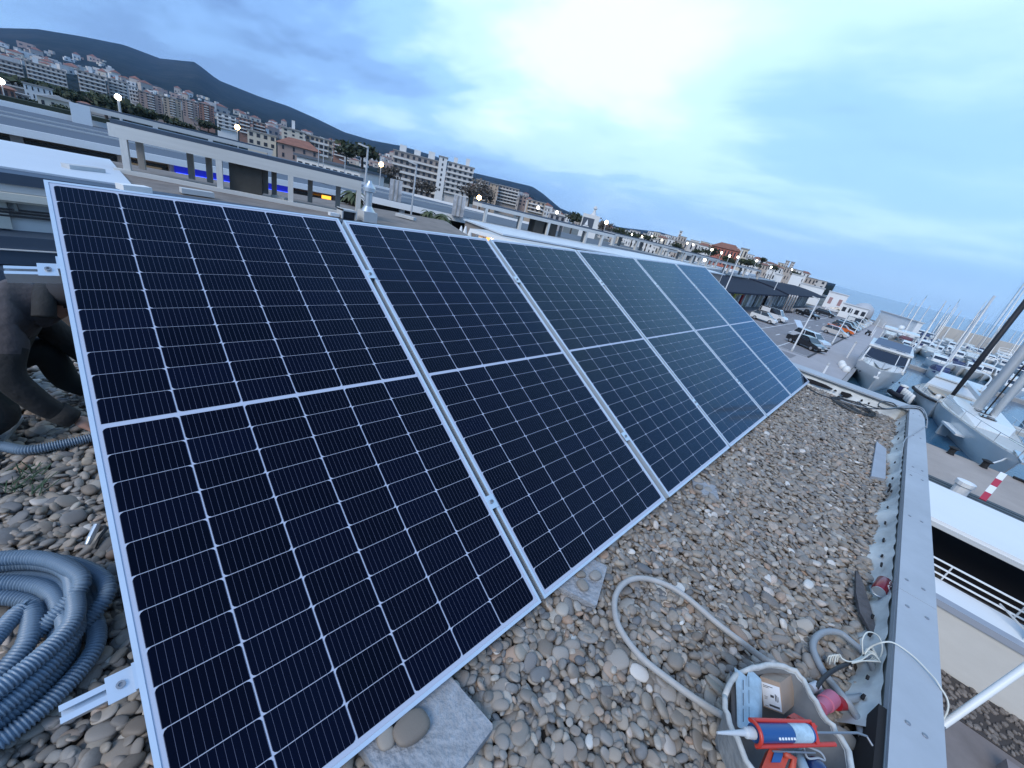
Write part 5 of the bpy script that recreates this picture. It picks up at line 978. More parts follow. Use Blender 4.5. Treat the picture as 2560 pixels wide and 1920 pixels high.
for k in range(5): MB().lathe([(.02, -.5), (.16, -.42), (.16, .42), (.02, .5)], 10, (1.3 + k * .55, 1.45 + .25 * k + .25, .75)).build('fender', M_fend, mb, smooth=True)
for q in ((4.0, -2.0), (2.2, .3), (2.0, -1.3)): MB().sph((*q, 1.75), (.3, .24, .2), 10, 6).build('cushion', M_fend, mb, smooth=True)
db = thing('dinghy', 'dark inflatable dinghy with a white drum between the yacht and the beige motorboat', 'dinghy', (56.6, -5.6, ZW), .3, 'boats moored in the harbour'); MB().tube(smooth_path([(0, .7, .3), (-1.4, .6, .35), (-2.0, 0, .45), (-1.4, -.6, .35), (0, -.7, .3)], 6), .26, 8).build('tube', mat('dinghy_navy', (.015, .018, .03), .6), db, smooth=True); MB().bb((-1.5, -.5, .1), (0, .5, .2)).build('floor', M_dark, db); MB().lathe([(.35, .2), (.38, 1.1), (.3, 1.2), (.05, 1.25)], 14, (-.3, 0, 0)).build('drum', M_navy, db, smooth=True); MB().lathe([(.36, 1.2), (.34, 1.32), (.05, 1.4)], 14, (-.3, 0, 0)).build('drum_lid', M_fend, db)
# the big sailing yacht at the right edge
sy_ = thing('sailing_yacht', 'big sailing yacht at the right edge, bow at the quay, thick white mast', 'sailing yacht', (37.2, -11.0, ZW), .06, 'boats moored in the harbour')
_, ed = hull(sy_, 24, 4.4, 1.55, M_gel, .9, .5, .5, -.7, n_=18); railing(sy_, ed, 0, 12, .75)
b = MB(); b.loft([[(x + .3, max(.02, w_ - .35), z + .06), (x + .3, w_ - .15, z + .02), (x + .3, w_ - .15, z - .2)] for x, w_, z in ed[1:]], False, False); b.build('toe_rail', M_gel2, sy_)
cabin(sy_, [rect(7.5, 1.0, 1.6, 1.8, .9), rect(9.5, 1.7, 1.5, 2.2, .85), rect(16, 1.9, 1.5, 2.3, .85)], M_gel, 'coach_roof')
for k in range(3): part('hatch', M_bglass, sy_, (9.8 + k * 1.9, -.45, 2.24 + .02 * k), (10.8 + k * 1.9, .45, 2.29 + .02 * k))
MB().tube([(13.6, .1, 1.9), (13.8, -.1, 12), (14.0, -.3, 26)], [.36, .34, .26], 12).build('mast', M_spar, sy_, smooth=True); MB().tube([(12.6, -.7, 1.9), (12.9, -.95, 12), (13.2, -1.2, 24)], [.24, .38, .24], 12).build('furled_sail', M_gel, sy_, smooth=True)
MB().tube([(13.0, -.32, 1.9), (13.2, -.52, 12), (13.4, -.75, 22)], .05, 6).build('halyard', M_tyre, sy_); MB().bar((13.8, .1, 2.9), (21, .1, 3.1), .3, .35).build('boom', M_spar, sy_)
b = MB(); b.tube(smooth_path([(1.4, .62, 2.7), (.0, .25, 2.75), (-.15, 0, 2.75), (0, -.25, 2.75), (1.4, -.62, 2.7)], 5), .03, 6); b.bar((0.1, .2, 2.0), (0, .2, 2.75), .05); b.bar((0.1, -.2, 2.0), (0, -.2, 2.75), .05); b.build('pulpit', M_steel, sy_); b = MB(); b.bar((-.6, 0, 1.95), (1.5, 0, 2.12), .3, .12); b.build('bow_roller', M_steel, sy_)
for k in (0, 1): MB().lathe([(.42, 0), (.46, .3), (.1, .36)], 14, (11.5 + k * 1.4, -2.35, 1.6)).build('round_cushion', M_deck, sy_)
wb = thing('gangway', 'white gangway block hanging over the dark water left of the big yacht bow', 'gangway', (44.8, -8.9, ZW), .2, None); part('step', M_white, wb, (-1.6, -.35, .9), (1.6, .35, 1.05)); part('post', M_lgrey, wb, (1.2, -.3, 0), (1.5, .3, .9))
bp = H(2343, 1036, 54); bpt = thing('black_pole', 'tall black pole rising from the dark water beside the beige decked motorboat', 'pole', (bp.x, bp.y, ZW)); T2 = H(2452, 898, 54); T3 = H(2585, 728, 54); MB().tube([(0, 0, -.3), T2 - Vector((bp.x, bp.y, ZW)), T3 - Vector((bp.x, bp.y, ZW))], [.11, .2, .2], 10).build('pole', mat('pole_black', (.012, .012, .016), .6), bpt, smooth=True)
# generic smaller boats
def sailboat(lab, x, y, L_, mast, yaw=0, cover=None, hullm=None, r_=.09, dark=False, simple=False, group='boats moored in the harbour'):
    t = thing('sailing_boat', lab, 'sailing boat', (x, y, ZW), yaw, group); B = L_ * .31; _, e_ = hull(t, L_, B, .95, hullm or M_gel, .5, .3, .5, -.4, n_=9)
    cabin(t, [rect(L_ * .25, B * .16, .95, 1.1, .9), rect(L_ * .35, B * .28, .9, 1.4, .85), rect(L_ * .62, B * .3, .9, 1.45, .85)], M_gel, 'cabin')
    for sg in (-1, 1): MB().bar((L_ * .37, sg * B * .275, 1.22), (L_ * .58, sg * B * .292, 1.24), .03, .14).build('cabin_window', M_bglass, t)
    mx = L_ * .4; MB().tube([(mx, 0, .9), (mx, 0, mast)], [r_, r_ * .7], 7).build('mast', M_spard if dark else M_spar, t); MB().tube([(mx, 0, 2.0), (L_ * .82, 0, 2.1)], .16, 7).build('boom', cover or M_gel2, t)
    MB().tube([(.1, 0, 1.2), (mx * .5, 0, mast * .48), (mx - .05, 0, mast * .94)], [.06, .1, .04], 6).build('furled_sail', M_gel2, t)
    b = MB(); b.bar((L_ * .97, 0, 1.2), (mx, 0, mast), .014)
    for sg in (-1, 1): b.bar((mx + .2, sg * B * .47, .95), (mx, sg * .45, mast * .62), .014); b.bar((mx, sg * .45, mast * .62), (mx, 0, mast), .014)
    b.bar((mx, -.5, mast * .62), (mx, .5, mast * .62), .04); b.build('rigging', M_spard, t)
    if not simple: railing(t, e_, 0, 9, .55, M_steel, .014); part('cockpit', M_deck, t, (L_ * .66, -B * .25, .93), (L_ * .93, B * .25, .99)); part('spray_hood', cover or M_navy, t, (L_ * .6, -B * .28, 1.4), (L_ * .7, B * .28, 1.85))
    return t
def motorboat(lab, x, y, L_, yaw=0, cover=None, fly=False, hullm=None, group='boats moored in the harbour'):
    t = thing('motor_boat', lab, 'motor boat', (x, y, ZW), yaw, group); B = L_ * .34; _, e_ = hull(t, L_, B, 1.1, hullm or M_gel, .4, .3, .45, -.4, n_=9)
    if cover: cabin(t, [rect(L_ * .15, B * .3, 1.0, 1.4, .7), rect(L_ * .5, B * .47, 1.0, 1.9, .7), rect(L_ * .95, B * .46, 1.0, 1.5, .8)], cover, 'boat_cover')
    else:
        cabin(t, [rect(L_ * .3, B * .36, 1.0, 1.5, .9), rect(L_ * .42, B * .4, 1.0, 2.2, .85), rect(L_ * .72, B * .42, 1.0, 2.3, .85)], M_gel, 'cabin'); b = MB(); b.add([(L_ * .325, -B * .3, 1.66), (L_ * .325, B * .3, 1.66), (L_ * .4, B * .29, 2.1), (L_ * .4, -B * .29, 2.1)], [(0, 1, 2, 3)]); b.add([(L_ * .335, -B * .3, 1.66), (L_ * .335, B * .3, 1.66), (L_ * .41, B * .29, 2.1), (L_ * .41, -B * .29, 2.1)], [(3, 2, 1, 0)]); b.build('windscreen', M_bglass, t)
        for sg in (-1, 1): MB().bar((L_ * .44, sg * B * .385, 1.75), (L_ * .68, sg * B * .4, 1.8), .04, .28).build('side_window', M_bglass, t)
        if fly: cabin(t, [rect(L_ * .42, B * .38, 2.25, 2.45, 1), rect(L_ * .85, B * .4, 2.3, 2.5, 1)], M_gel, 'flybridge'); MB().tube(smooth_path([(L_ * .62, -B * .36, 2.4), (L_ * .7, -B * .34, 3.5), (L_ * .7, B * .34, 3.5), (L_ * .62, B * .36, 2.4)], 4), .06, 6).build('radar_arch', M_gel, t)
        part('bench', mat('bench_blue', (.05, .07, .2), .8), t, (L_ * .78, -B * .36, 1.05), (L_ * .92, B * .36, 1.4)) if L_ % 2 < 1 else part('bench', M_gel2, t, (L_ * .78, -B * .36, 1.05), (L_ * .92, B * .36, 1.4))
    railing(t, e_, 0, 5, .5, M_steel, .016); return t
def at_boat(px, py, z=-7.2): return G(px, py, z)
# boats with masts read off the photograph: foot of the mast, tip of the mast
for i, (ft, tp, L_, r_, dk, lab) in enumerate([((2291, 867), (2368.5, 753), 11, .11, 0, 'sailing boat with a tall pale mast crossing the white wall end'), ((2278, 835), (2321, 764), 11, .14, 0, 'sailing boat whose mast stands at the right end of the white wall'), ((2326, 854), (2373, 781), 10, .09, 0, 'sailing boat with a slim pale mast right of the crossing mast'), ((2358, 843), (2398, 785), 10, .09, 0, 'sailing boat with a thin mast before the breakwater'),
        ((2365, 905), (2467, 735), 14, .26, 0, 'large white sailing boat with the thickest bright mast in the middle of the harbour'), ((2452, 842), (2473, 808), 10, .09, 0, 'sailing boat far right whose mast ends at the sea horizon'), ((2382, 838), (2407, 790), 9, .07, 0, 'small sailing boat with a short thin mast before the breakwater'), ((2245, 800), (2275, 743), 10, .1, 0, 'sailing boat behind the white wall, left mast of a pair'), ((2262, 806), (2292, 757), 10, .11, 0, 'sailing boat behind the white wall, right mast of a pair'),
        ((2255, 838), (2294, 733), 10, .07, 1, 'sailing boat with a dark mast tip above the horizon'), ((2300, 850), (2344, 757), 10, .07, 1, 'sailing boat with a dark mast right of the white wall'), ((2390, 870), (2428, 770), 12, .08, 1, 'sailing boat with a dark mast behind the thick bright mast'), ((2460, 880), (2501, 788), 12, .08, 1, 'sailing boat with a dark mast at the far right by the black pole'), ((2430, 880), (2534, 590), 16, .05, 1, 'sailing yacht with a very tall thin dark mast reaching into the sky'), ((2440, 890), (2560, 640), 15, .05, 1, 'sailing yacht with a tall thin dark mast leaving the picture at the right'),
        ((2235, 826), (2252, 792), 9, .07, 0, 'small sailing boat at the foot of the white wall'), ((2500, 880), (2528, 822), 11, .09, 0, 'sailing boat with a pale mast near the right picture edge'), ((2335, 880), (2352, 830), 8, .06, 0, 'small sailing boat with a short mast before the thick bright mast')]):
    p = G(*ft, -7.4); hd = math.hypot(p.x - CP[0], p.y - CP[1]); T = H(*tp, hd); sailboat(lab, p.x - L_ * .4, p.y, L_, max(6, T.z - ZW), (0.02, -.03, .05)[i % 3], (None, M_navy, M_gel2)[i % 3], M_gel2 if i % 4 == 1 else None, r_, dk, simple=i in (7, 8, 9))
def bowpx(px, py): p = G(px, py, ZW + .9); return p.x, p.y
for i, (px_, py_, L_, kind, cv, lab) in enumerate([(2262, 876, 8.5, 'm', None, 'white cabin boat just right behind the motor yacht flybridge'), (2222, 842, 9, 'm', M_gel2, 'covered pale boat at the promenade beyond the motor yacht'), (2262, 855, 9, 'm', M_maroon, 'boat under a maroon cover behind the motor yacht'), (2310, 872, 10, 'm', None, 'white boat with dark waterline right of the maroon cover'), (2330, 888, 10, 'm', M_gel2, 'pale covered boat second right of the maroon cover'), (2345, 915, 8, 'm', None, 'white motorboat beside the grey pontoon'), (2322, 845, 10, 'm', None, 'white motorboat in the rear row before the breakwater, left'), (2370, 850, 10, 'f', None, 'white flybridge boat in the rear row before the breakwater'), (2405, 860, 11, 'f', None, 'second white flybridge boat in the rear row'), (2430, 900, 11, 'm', M_gel2, 'large boat under a pale cover with dark waterline, centre right'), (2470, 905, 10, 'm', None, 'white motorboat right of the pale covered boat'), (2400, 925, 8, 'm', M_navy, 'low boat under a navy cover beside the big mast'), (2430, 936, 8, 'm', None, 'small motorboat with dark seats behind the beige decked boat'), (2460, 940, 8, 'f', None, 'white boat with an arch behind the beige decked boat'), (2350, 940, 7, 'm', M_navy, 'little boat under a navy cover by the open water'), (2510, 900, 11, 'f', None, 'white flybridge boat behind the big yacht mast'), (2540, 920, 11, 'm', None, 'white motorboat at the right picture edge'), (2480, 868, 10, 'm', None, 'white cabin boat before the breakwater, far right'), (2530, 890, 10, 'm', M_gel2, 'covered boat before the breakwater at the right edge'), (2300, 838, 9, 'm', None, 'rear white motorboat by the white wall end'), (2510, 955, 9, 'm', None, 'white motorboat right of the big white mast'), (2545, 985, 10, 'f', None, 'flybridge boat right of the big mast at the picture edge'), (2380, 888, 9, 'm', None, 'white cabin boat left of the thick bright mast foot'), (2440, 870, 10, 'f', M_gel2, 'pale covered boat behind the second flybridge boat')]):
    x, y = bowpx(px_, py_); motorboat(lab, x, y, L_, random.uniform(-.06, .06), cv, kind == 'f', M_gel2 if i % 5 == 2 else None)
rb = random.Random(12); k = 0
for row, xr in enumerate((104, 120, 136, 152, 168, 180)):
    y = -9 - rb.uniform(0, 3); k_row = 0
    while y > -62 and k < 44:
        if project((xr, y, -7))[0] < 2600:
            k += 1; where = '%s from left in the %s rear harbour row' % (ordinal(1 + int(k_row)), ordinal(1 + (104, 120, 136, 152, 168, 180).index(xr))); k_row += 1
            if rb.random() < .5: sailboat('pale sailing boat, ' + where, xr + rb.uniform(-2, 2), y, rb.uniform(8, 11), rb.uniform(9, 13.5), rb.uniform(-.05, .05), rb.choice((None, M_navy, M_gel2)), None, .065, rb.random() < .25, True, 'sailing boats in the crowded rear rows')
            else: motorboat('pale motorboat, ' + where, xr + rb.uniform(-2, 2), y, rb.uniform(7.5, 10.5), rb.uniform(-.05, .05), rb.choice((None, None, M_gel2, M_navy)), rb.random() < .3, None, 'motorboats in the crowded rear rows')
        y -= rb.uniform(3.6, 5.0)
M_pont = mat('pontoon_grey', (.3, .29, .28), .85, var=.15, scale=1)
for i, (x0, y0, x1, y1, lab) in enumerate(((86, -3, 87.6, -70, 'grey pontoon crossing the middle of the harbour'), (128, -3, 129.6, -80, 'grey pontoon between the rear boat rows'), (66, -16, 67.4, -60, 'grey pontoon behind the big yacht'))): tag(MB().bb((x0, y0, ZW - .2), (x1, y1, ZW + .5)).build('pontoon', M_pont), lab, 'pontoon', 'grey pontoons')
# ------------------------------------------------------------------ below our parapet: terrace, quay furniture
t = thing('terrace_pavilion', 'white roofed terrace pavilion with a deep black opening below our parapet', 'pavilion', (0, 0, 0))
part('roof', M_white, t, (15.45, -20, -4.98), (18.7, -4.2, -4.8)); part('roof_edge', M_lgrey, t, (15.4, -20, -5.02), (15.448, -4.2, -4.9)); part('glass_front', M_dark, t, (18.2, -20, ZL + .01), (18.4, -4.2, -4.99)); part('floor', mat('terrace_floor', (.1, .1, .11), .7, var=.2), t, (14.42, -20, ZL + .005), (18.19, -4.2, ZL + .03)); part('side_wall', M_dark, t, (15.6, -4.6, ZL + .04), (18.1, -4.3, -4.99))
for y in (-6.2, -9.8): part('table', M_block, t, (16.2, y - .4, -6.75), (17.0, y + .4, -6.7)); part('table_leg', M_block, t, (16.55, y - .04, ZL + .03), (16.65, y + .04, -6.76))
o = thing('terrace_wall', 'cream terrace wall with a white top and grey cap below the parapet', 'wall', (0, 0, 0)); part('wall', mat('terrace_cream', (.58, .55, .5), .8, var=.05), o, (13.3, -8.25, ZL), (14.38, -4.4, -6.02)); part('cap', mat('cap_grey', (.3, .32, .36), .6), o, (13.24, -20, -6.018), (13.5, -4.4, -5.86)); part('top', M_white, o, (13.502, -20, -6.01), (14.36, -4.4, -5.87)); part('wall', mat('terrace_cream'), o, (13.6, -20, ZL), (14.38, -8.26, -6.02))
o = thing('terrace_railing', 'white three bar terrace railing before the black opening', 'railing', (0, 0, 0))
for k, z in enumerate((-5.75, -5.58, -5.4)): MB().bar((14.37, -7.55, z), (14.37, -4.4, z), .035).build('rail', M_white, o)
for y in (-4.8, -6.1, -7.4): MB().bar((14.37, y, -5.86), (14.37, y, -5.38), .03).build('post', M_lgrey, o)
o = thing('folding_chair', 'white folded metal chair standing on the terrace wall end', 'chair', (13.9, -7.75, -5.865)); part('back', M_white, o, (-.3, -.28, .0), (-.25, .28, .75)); MB().bar((-.2, -.22, .05), (.25, -.22, 1.0), .09, .05).build('leg', M_white, o); MB().bar((-.2, .2, .05), (.22, .2, .95), .09, .05).build('leg', M_lgrey, o); MB().bar((.1, -.3, .55), (.1, .3, .75), .12, .1).build('hinge', M_tyre, o); MB().bar((-.3, .1, .1), (.2, .75, .3), .03).build('strut', M_lgrey, o)
o = thing('slatted_bench', 'white slatted bench on the terrace wall at the right picture edge', 'bench', (13.9, -9.6, -5.865))
for k in range(4): part('slat', M_white, o, (-.42 + k * .24, -1.4, .1), (-.28 + k * .24, 1.25, .14))
for y in (-1.0, .9): part('bearer', M_lgrey, o, (-.42, y, 0), (.44, y + .08, .099))
o = thing('planter_bed', 'strip of brown pebbles at the foot of the cream terrace wall', 'gravel bed', (0, 0, 0)); part('soil', mat('bed_soil', (.06, .05, .045), .95), o, (11.9, -16, ZL), (13.28, -5.2, ZL + .02)); rs_ = np.random.default_rng(4); b = MB()
for k in range(700):
    x, y = 11.95 + rs_.random() * 1.3, -5.3 - rs_.random() * 6; s_ = rs_.uniform(.03, .09); b.sph((x, y, ZL + .03), (s_, s_ * .75, s_ * .5), 6, 3)
tag(b.build('pebbles', mat('bed_pebbles', (.2, .165, .14), .8, var=.5, scale=7), o), kind='stuff')
sheet('paved_yard', [(7.6, -30), (11.88, -30), (11.88, -4.6), (7.6, -4.6)], ZL + .016, mat('yard_paving', (.2, .165, .15), .9, var=.2, scale=1.2)); sheet('paved_yard', [(13.7, -30), (29.4, -30), (29.4, -20.1), (13.7, -20.1)], ZL + .02, mat('yard_paving'))
o = thing('stone_step', 'grey brown stone step beside the white mast at the right edge', 'step', (0, 0, 0)); part('step', mat('step_stone', (.24, .2, .19), .85, var=.2, scale=2), o, (10.6, -16, ZL + .02), (11.3, -7.6, ZL + .3))
o = thing('quay_grating', 'dark grating strip along the inner side of the beige quay', 'grating', (0, 0, 0)); part('grating', mat('grating_dark', (.05, .06, .065), .6), o, (27.6, -40, ZL + .006), (29.5, -4, ZL + .03))
for k in range(4): part('bar', M_dark, o, (27.9 + k * .4, -30, ZL + .031), (28.0 + k * .4, -4, ZL + .05))
o = thing('quay_bollard', 'round white capped post at the dark grating with a red and white tape', 'post', (28.3, -8.05, ZL)); MB().lathe([(.3, 0), (.3, .5), (.36, .55), (.36, .75), (.1, .8)], 14).build('post', M_white, o)
o = thing('tape_marker', 'red and white striped tape marker leaning by the white capped post', 'marker', (27.4, -8.55, ZL)); Mr = mat('tape_red', (.42, .03, .06), .6)
for k in range(4): MB().bar((-.9 + k * .5, .12 - k * .1, .75 + k * .25), (-.42 + k * .5, .02 - k * .1, 1.0 + k * .25), .22, .05).build('band', Mr if k % 2 == 0 else M_white, o)
for k, y in enumerate((-8.2, -9.7, -11.6)): o = thing('mooring_bollard', ['black mooring bollard on the quay edge, left one', 'black mooring bollard on the quay edge, middle one', 'black mooring bollard on the quay edge, right one'][k], 'bollard', (36.1, y, ZL), 0, 'black mooring bollards'); MB().lathe([(.2, 0), (.16, .1), (.16, .35), (.28, .45), (.1, .52)], 12).build('bollard', M_tyre, o, smooth=True, sharp=40)
part_q = tag(MB().bb((36.3, -14.6, ZL + .006), (36.56, -11.0, ZL + .12)).build('quay_fender_strip', M_tyre), 'black fender strip on the quay edge under the big yacht bow', 'fender')
a_, b_ = Vector((36.2, -9.9, ZL + .4)), Vector((39.2, -11.0, ZW + 1.8)); tag(MB().tube([a_, a_.lerp(b_, .5) - Vector((0, 0, .12)), b_], .05, 6).build('mooring_line', M_fend), 'pale mooring line from the quay bollard to the big yacht bow', 'rope')
# ------------------------------------------------------------------ things lying on our roof
def pr_(px, py, z): p = RG(px, py, z); return p
ZT = ZG + .012
# corrugated conduit
M_cond = mat('conduit_grey_blue', (.19, .26, .335), .42, var=.1, scale=9)
def corrugated(path, r, pitch=.0085, amp=.0028, seg=10):
    P = [Vector(p) for p in path]; out = []; rs = []; acc = 0; step = pitch / 4; i = 0; prev = P[0]; nxt = 0.0; tot = 0
    for a, b_ in zip(P, P[1:]):
        l = (b_ - a).length
        while nxt <= tot + l:
            f = (nxt - tot) / l if l else 0; out.append(a.lerp(b_, f)); k = len(out) % 4; rs.append(r + (amp if k in (0, 1) else -amp)); nxt += step
        tot += l
    return MB().tube(out, rs, seg)
coil = thing('conduit_coil', 'coiled blue grey corrugated conduit lying left of the nearest panel', 'conduit coil', (-.40, -1.14, ZT), roof=True)
rc = random.Random(4); pts = []; loops = 11
for k in range(loops * 14 + 1):
    a = 2 * pi * k / 14; lp_ = k / 14
    layer = int(lp_) // 4; R = (.335, .30, .262, .225)[int(lp_) % 4] - .012 * layer + .02 * sin(a * 1.0 + lp_ * 2.1)
    pts.append((R * cos(a) * 1.0 + .012 * sin(lp_ * 5), R * .92 * sin(a) + .01 * cos(lp_ * 4), .022 + .043 * layer + .02 * sin(a + lp_ * 1.7) * (layer > 0) + .012))
pts += [(-.05 + .0, -.42, .15), (-.3, -.5, .1)]
corrugated(smooth_path(pts, 6), .0205).build('hose', M_cond, coil, smooth=True)
hs = [pr_(-40, 1120, ZT), pr_(10, 1126, ZT), pr_(70, 1135, ZT), pr_(150, 1122, ZT), pr_(230, 1104, ZT), pr_(330, 1080, ZT)]
hs = [p + Vector((0, 0, .022)) for p in hs]
o = onroof(corrugated(smooth_path(hs, 12), .02).build('conduit', M_cond, None, smooth=True)); tag(o, 'single corrugated blue grey conduit running under the nearest panel before the kneeling person', 'conduit')
# metal tool end and grey bar, weed
a, b_ = pr_(218, 1362, ZT + .02), pr_(243, 1312, ZT + .05); t = thing('cable_end', 'bright metal cable end standing between coil and panel', 'cable end', roof=True); MB().tube([a, a.lerp(b_, .35), b_], [.008, .011, .011], 10).build('sleeve', M_alu, t); MB().tube(smooth_path([pr_(236, 1372, ZT), pr_(248, 1345, ZT + .02), pr_(268, 1320, ZT + .02)], 6), .006, 6).build('cable', mat('cable_black', (.02, .022, .026), .5), t)
a, b_ = pr_(-30, 1135, ZT + .01), pr_(46, 1045, ZT + .01); o = onroof(MB().bar(a, b_, .035, .02).build('metal_bar', M_alu)); tag(o, 'grey metal bar on the pebbles at the left picture edge below the knee', 'metal bar')
b = MB(); rw = random.Random(3)
for k in range(46):
    p = pr_(rw.uniform(10, 110), rw.uniform(1175, 1240), ZT); q = p + Vector((rw.uniform(-.03, .06), rw.uniform(-.03, .03), rw.uniform(.02, .05))); b.bar(p, q, .004, .0015)
o = onroof(b.build('weed', mat('weed_green', (.03, .075, .035), .7, var=.3))); tag(o, 'flat green weed growing in the pebbles at the left', 'weed')
# grey slab and weathered strip by the parapet
ps = [pr_(2192, 1103, ZT + .02), pr_(2216, 1122, ZT + .02), pr_(2214, 1197, ZT + .02), pr_(2178, 1190, ZT + .02)]
b = MB(); b.add([(p.x, p.y, p.z) for p in ps] + [(p.x, p.y, p.z - .03) for p in ps], [(0, 1, 2, 3), (7, 6, 5, 4), (0, 4, 5, 1), (1, 5, 6, 2), (2, 6, 7, 3), (3, 7, 4, 0)]); o = onroof(b.build('grey_board', mat('grey_board', (.33, .36, .41), .6, var=.12, scale=5))); tag(o, 'pale blue grey board lying on the pebbles beside the parapet', 'board')
pl_ = [pr_(2140, 1425, ZT + .035), pr_(2152, 1440, ZT + .035), pr_(2178, 1520, ZT + .035), pr_(2193, 1580, ZT + .035), pr_(2180, 1585, ZT + .03), pr_(2150, 1530, ZT + .03), pr_(2140, 1480, ZT + .03)]
b = MB(); n_ = len(pl_); b.add([tuple(p) for p in pl_] + [(p.x, p.y, p.z - .015) for p in pl_], [tuple(range(n_)), tuple(range(2 * n_ - 1, n_ - 1, -1))] + [(i, n_ + i, n_ + (i + 1) % n_, (i + 1) % n_) for i in range(n_)]); o = onroof(b.build('weathered_strip', mat('weathered_felt', (.085, .08, .085), .85, var=.35, scale=12, bump=.5))); tag(o, 'dark weathered felt strip on the pebbles left of the red can', 'strip')
# drink can
cp = pr_(2205, 1466, ZT + .065); can = thing('drink_can', 'dark red drink can with a white swirl lying against the parapet', 'can', cp, roof=True)
M_red = mat('can_red', (.2, .006, .018), .3, metal=.35, coat=.5)
MC = Matrix.Rotation(rad(172), 4, 'Z') @ Matrix.Rotation(pi / 2 + .12, 4, 'Y')
b = MB(); b.lathe([(.026, -.058), (.033, -.049), (.033, .046), (.0285, .057)], 20, (0, 0, 0), MC, cap=False); b.build('body', M_red, can, smooth=True)
b = MB(); b.lathe([(.0286, .0565), (.029, .060), (.0265, .060), (.0255, .056), (.002, .055)], 20, (0, 0, 0), MC); b.build('lid', M_alu, can, smooth=True, sharp=40); b = MB(); b.lathe([(.0262, -.0575), (.022, -.059), (.018, -.054), (.002, -.052)], 20, (0, 0, 0), MC); b.build('base', M_alu, can, smooth=True)
sw = []
for k in range(26): a = .5 + k * .22; q = 1 - k * .012; sw.append(MC @ Vector((.0334 * cos(2.35 + .42 * q * sin(a)), .0334 * sin(2.35 + .42 * q * sin(a)), -.028 + .016 * q * cos(a))))
MB().tube(sw, .0014, 5).build('swirl', M_white, can)
sw = [MC @ Vector((.0334 * cos(2.2 + .5 * sin(k * .35)), .0334 * sin(2.2 + .5 * sin(k * .35)), -.01 + k * .0035)) for k in range(14)]; MB().tube(sw, .0018, 5).build('swirl', M_white, can)
# flexible tub with tools
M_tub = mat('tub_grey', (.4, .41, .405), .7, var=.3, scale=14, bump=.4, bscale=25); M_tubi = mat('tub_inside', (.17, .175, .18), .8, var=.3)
c0 = pr_(1958, 1795, -1.02); c0.z = ZT - .01
tub = thing('tool_tub', 'torn grey rubber tub full of tools in the right foreground', 'tub', c0, roof=True)
ri = [pr_(*p, -.97) - c0 for p in ((1812, 1740), (1838, 1690), (1880, 1672), (1930, 1662), (1975, 1672), (2010, 1700), (2028, 1740), (2060, 1790), (2090, 1830), (2120, 1880), (2122, 1950), (2060, 2000), (1960, 1990), (1880, 1930), (1842, 1850), (1818, 1790))]
ri = smooth_path(ri, 3, True); n_ = len(ri); rq = random.Random(8); cen = sum(ri, Vector()) / n_
def ringat(f, z, jit=0): return [Vector((cen.x + (p.x - cen.x) * f, cen.y + (p.y - cen.y) * f, z + (rq.uniform(-jit, jit)))) for p in ri]
hgt = -.97 - c0.z
rim = ringat(1.0, hgt, .006); b = MB(); b.loft([ringat(.7, -.02), ringat(.8, hgt * .4), ringat(.93, hgt * .8), rim], True, False); b.build('side', M_tub, tub, smooth=True)
b = MB(); b.loft([[p + Vector((0, 0, .001)) for p in rim], [Vector((cen.x + (p.x - cen.x) * .945, cen.y + (p.y - cen.y) * .945, p.z - .004)) for p in rim]], True, False); b.build('rim', M_tub, tub, smooth=True); MB().tube([p + Vector((0, 0, .002)) for p in rim + rim[:1]], .0085, 8).build('rim_bead', mat('tub_rim', (.5, .5, .48), .65, var=.25, scale=20), tub, smooth=True)
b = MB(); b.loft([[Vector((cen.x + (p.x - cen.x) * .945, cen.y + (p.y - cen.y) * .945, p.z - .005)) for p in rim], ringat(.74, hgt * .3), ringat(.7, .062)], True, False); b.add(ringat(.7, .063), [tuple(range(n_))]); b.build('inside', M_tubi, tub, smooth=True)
def lp(px, py, z): return pr_(px, py, z) - Vector((0, 0, 0))
def quadbox(name, m, par_, px4, z4, thick, dirv):
    P = [pr_(*p, z) for p, z in zip(px4, z4)]; d = Vector(dirv) * thick; b = MB(); b.add([tuple(p) for p in P] + [tuple(p + d) for p in P], [(3, 2, 1, 0), (4, 5, 6, 7), (0, 1, 5, 4), (1, 2, 6, 5), (2, 3, 7, 6), (3, 0, 4, 7)]); return b.build(name, m, par_)
# cardboard box: built as a real cuboid from one corner and three edges
M_card = mat('cardboard', (.36, .265, .2), .8, var=.08, scale=18)
def PD(px, py, d): m_ = RF.to_3x3().inverted(); return m_ @ Vector(CP) + (m_ @ Vector(ray(px, py))) * d
bO, bA, bB, bE = PD(1950, 1707, 1.62 * 1.18), PD(1900, 1690.5, 1.6368 * 1.18), PD(1986, 1681.5, 1.7342 * 1.18), PD(1959, 1786, 1.644 * 1.18)
bc = bO; bx = thing('cardboard_box', 'small brown cardboard box with a white printed label in the tub', 'box', bc, roof=True)
e1, e2, e3 = bA - bO, bE - bO, bB - bO
V8 = [Vector(), e1, e1 + e2, e2]; V8 = V8 + [v + e3 for v in V8]
b = MB(); b.add(V8, [(3, 2, 1, 0), (4, 5, 6, 7), (0, 1, 5, 4), (1, 2, 6, 5), (2, 3, 7, 6), (3, 0, 4, 7)]); b.build('carton', M_card, bx)
b = MB(); q3 = e3.normalized(); b.add([e1 * .02 + e3 * .48 - e2.normalized() * .0008, e1 * .98 + e3 * .48 - e2.normalized() * .0008, e1 * .98 + e3 * .53 - e2.normalized() * .0008, e1 * .02 + e3 * .53 - e2.normalized() * .0008], [(0, 1, 2, 3), (3, 2, 1, 0)][:1]); b.build('tape', mat('box_tape', (.3, .22, .16), .4), bx)
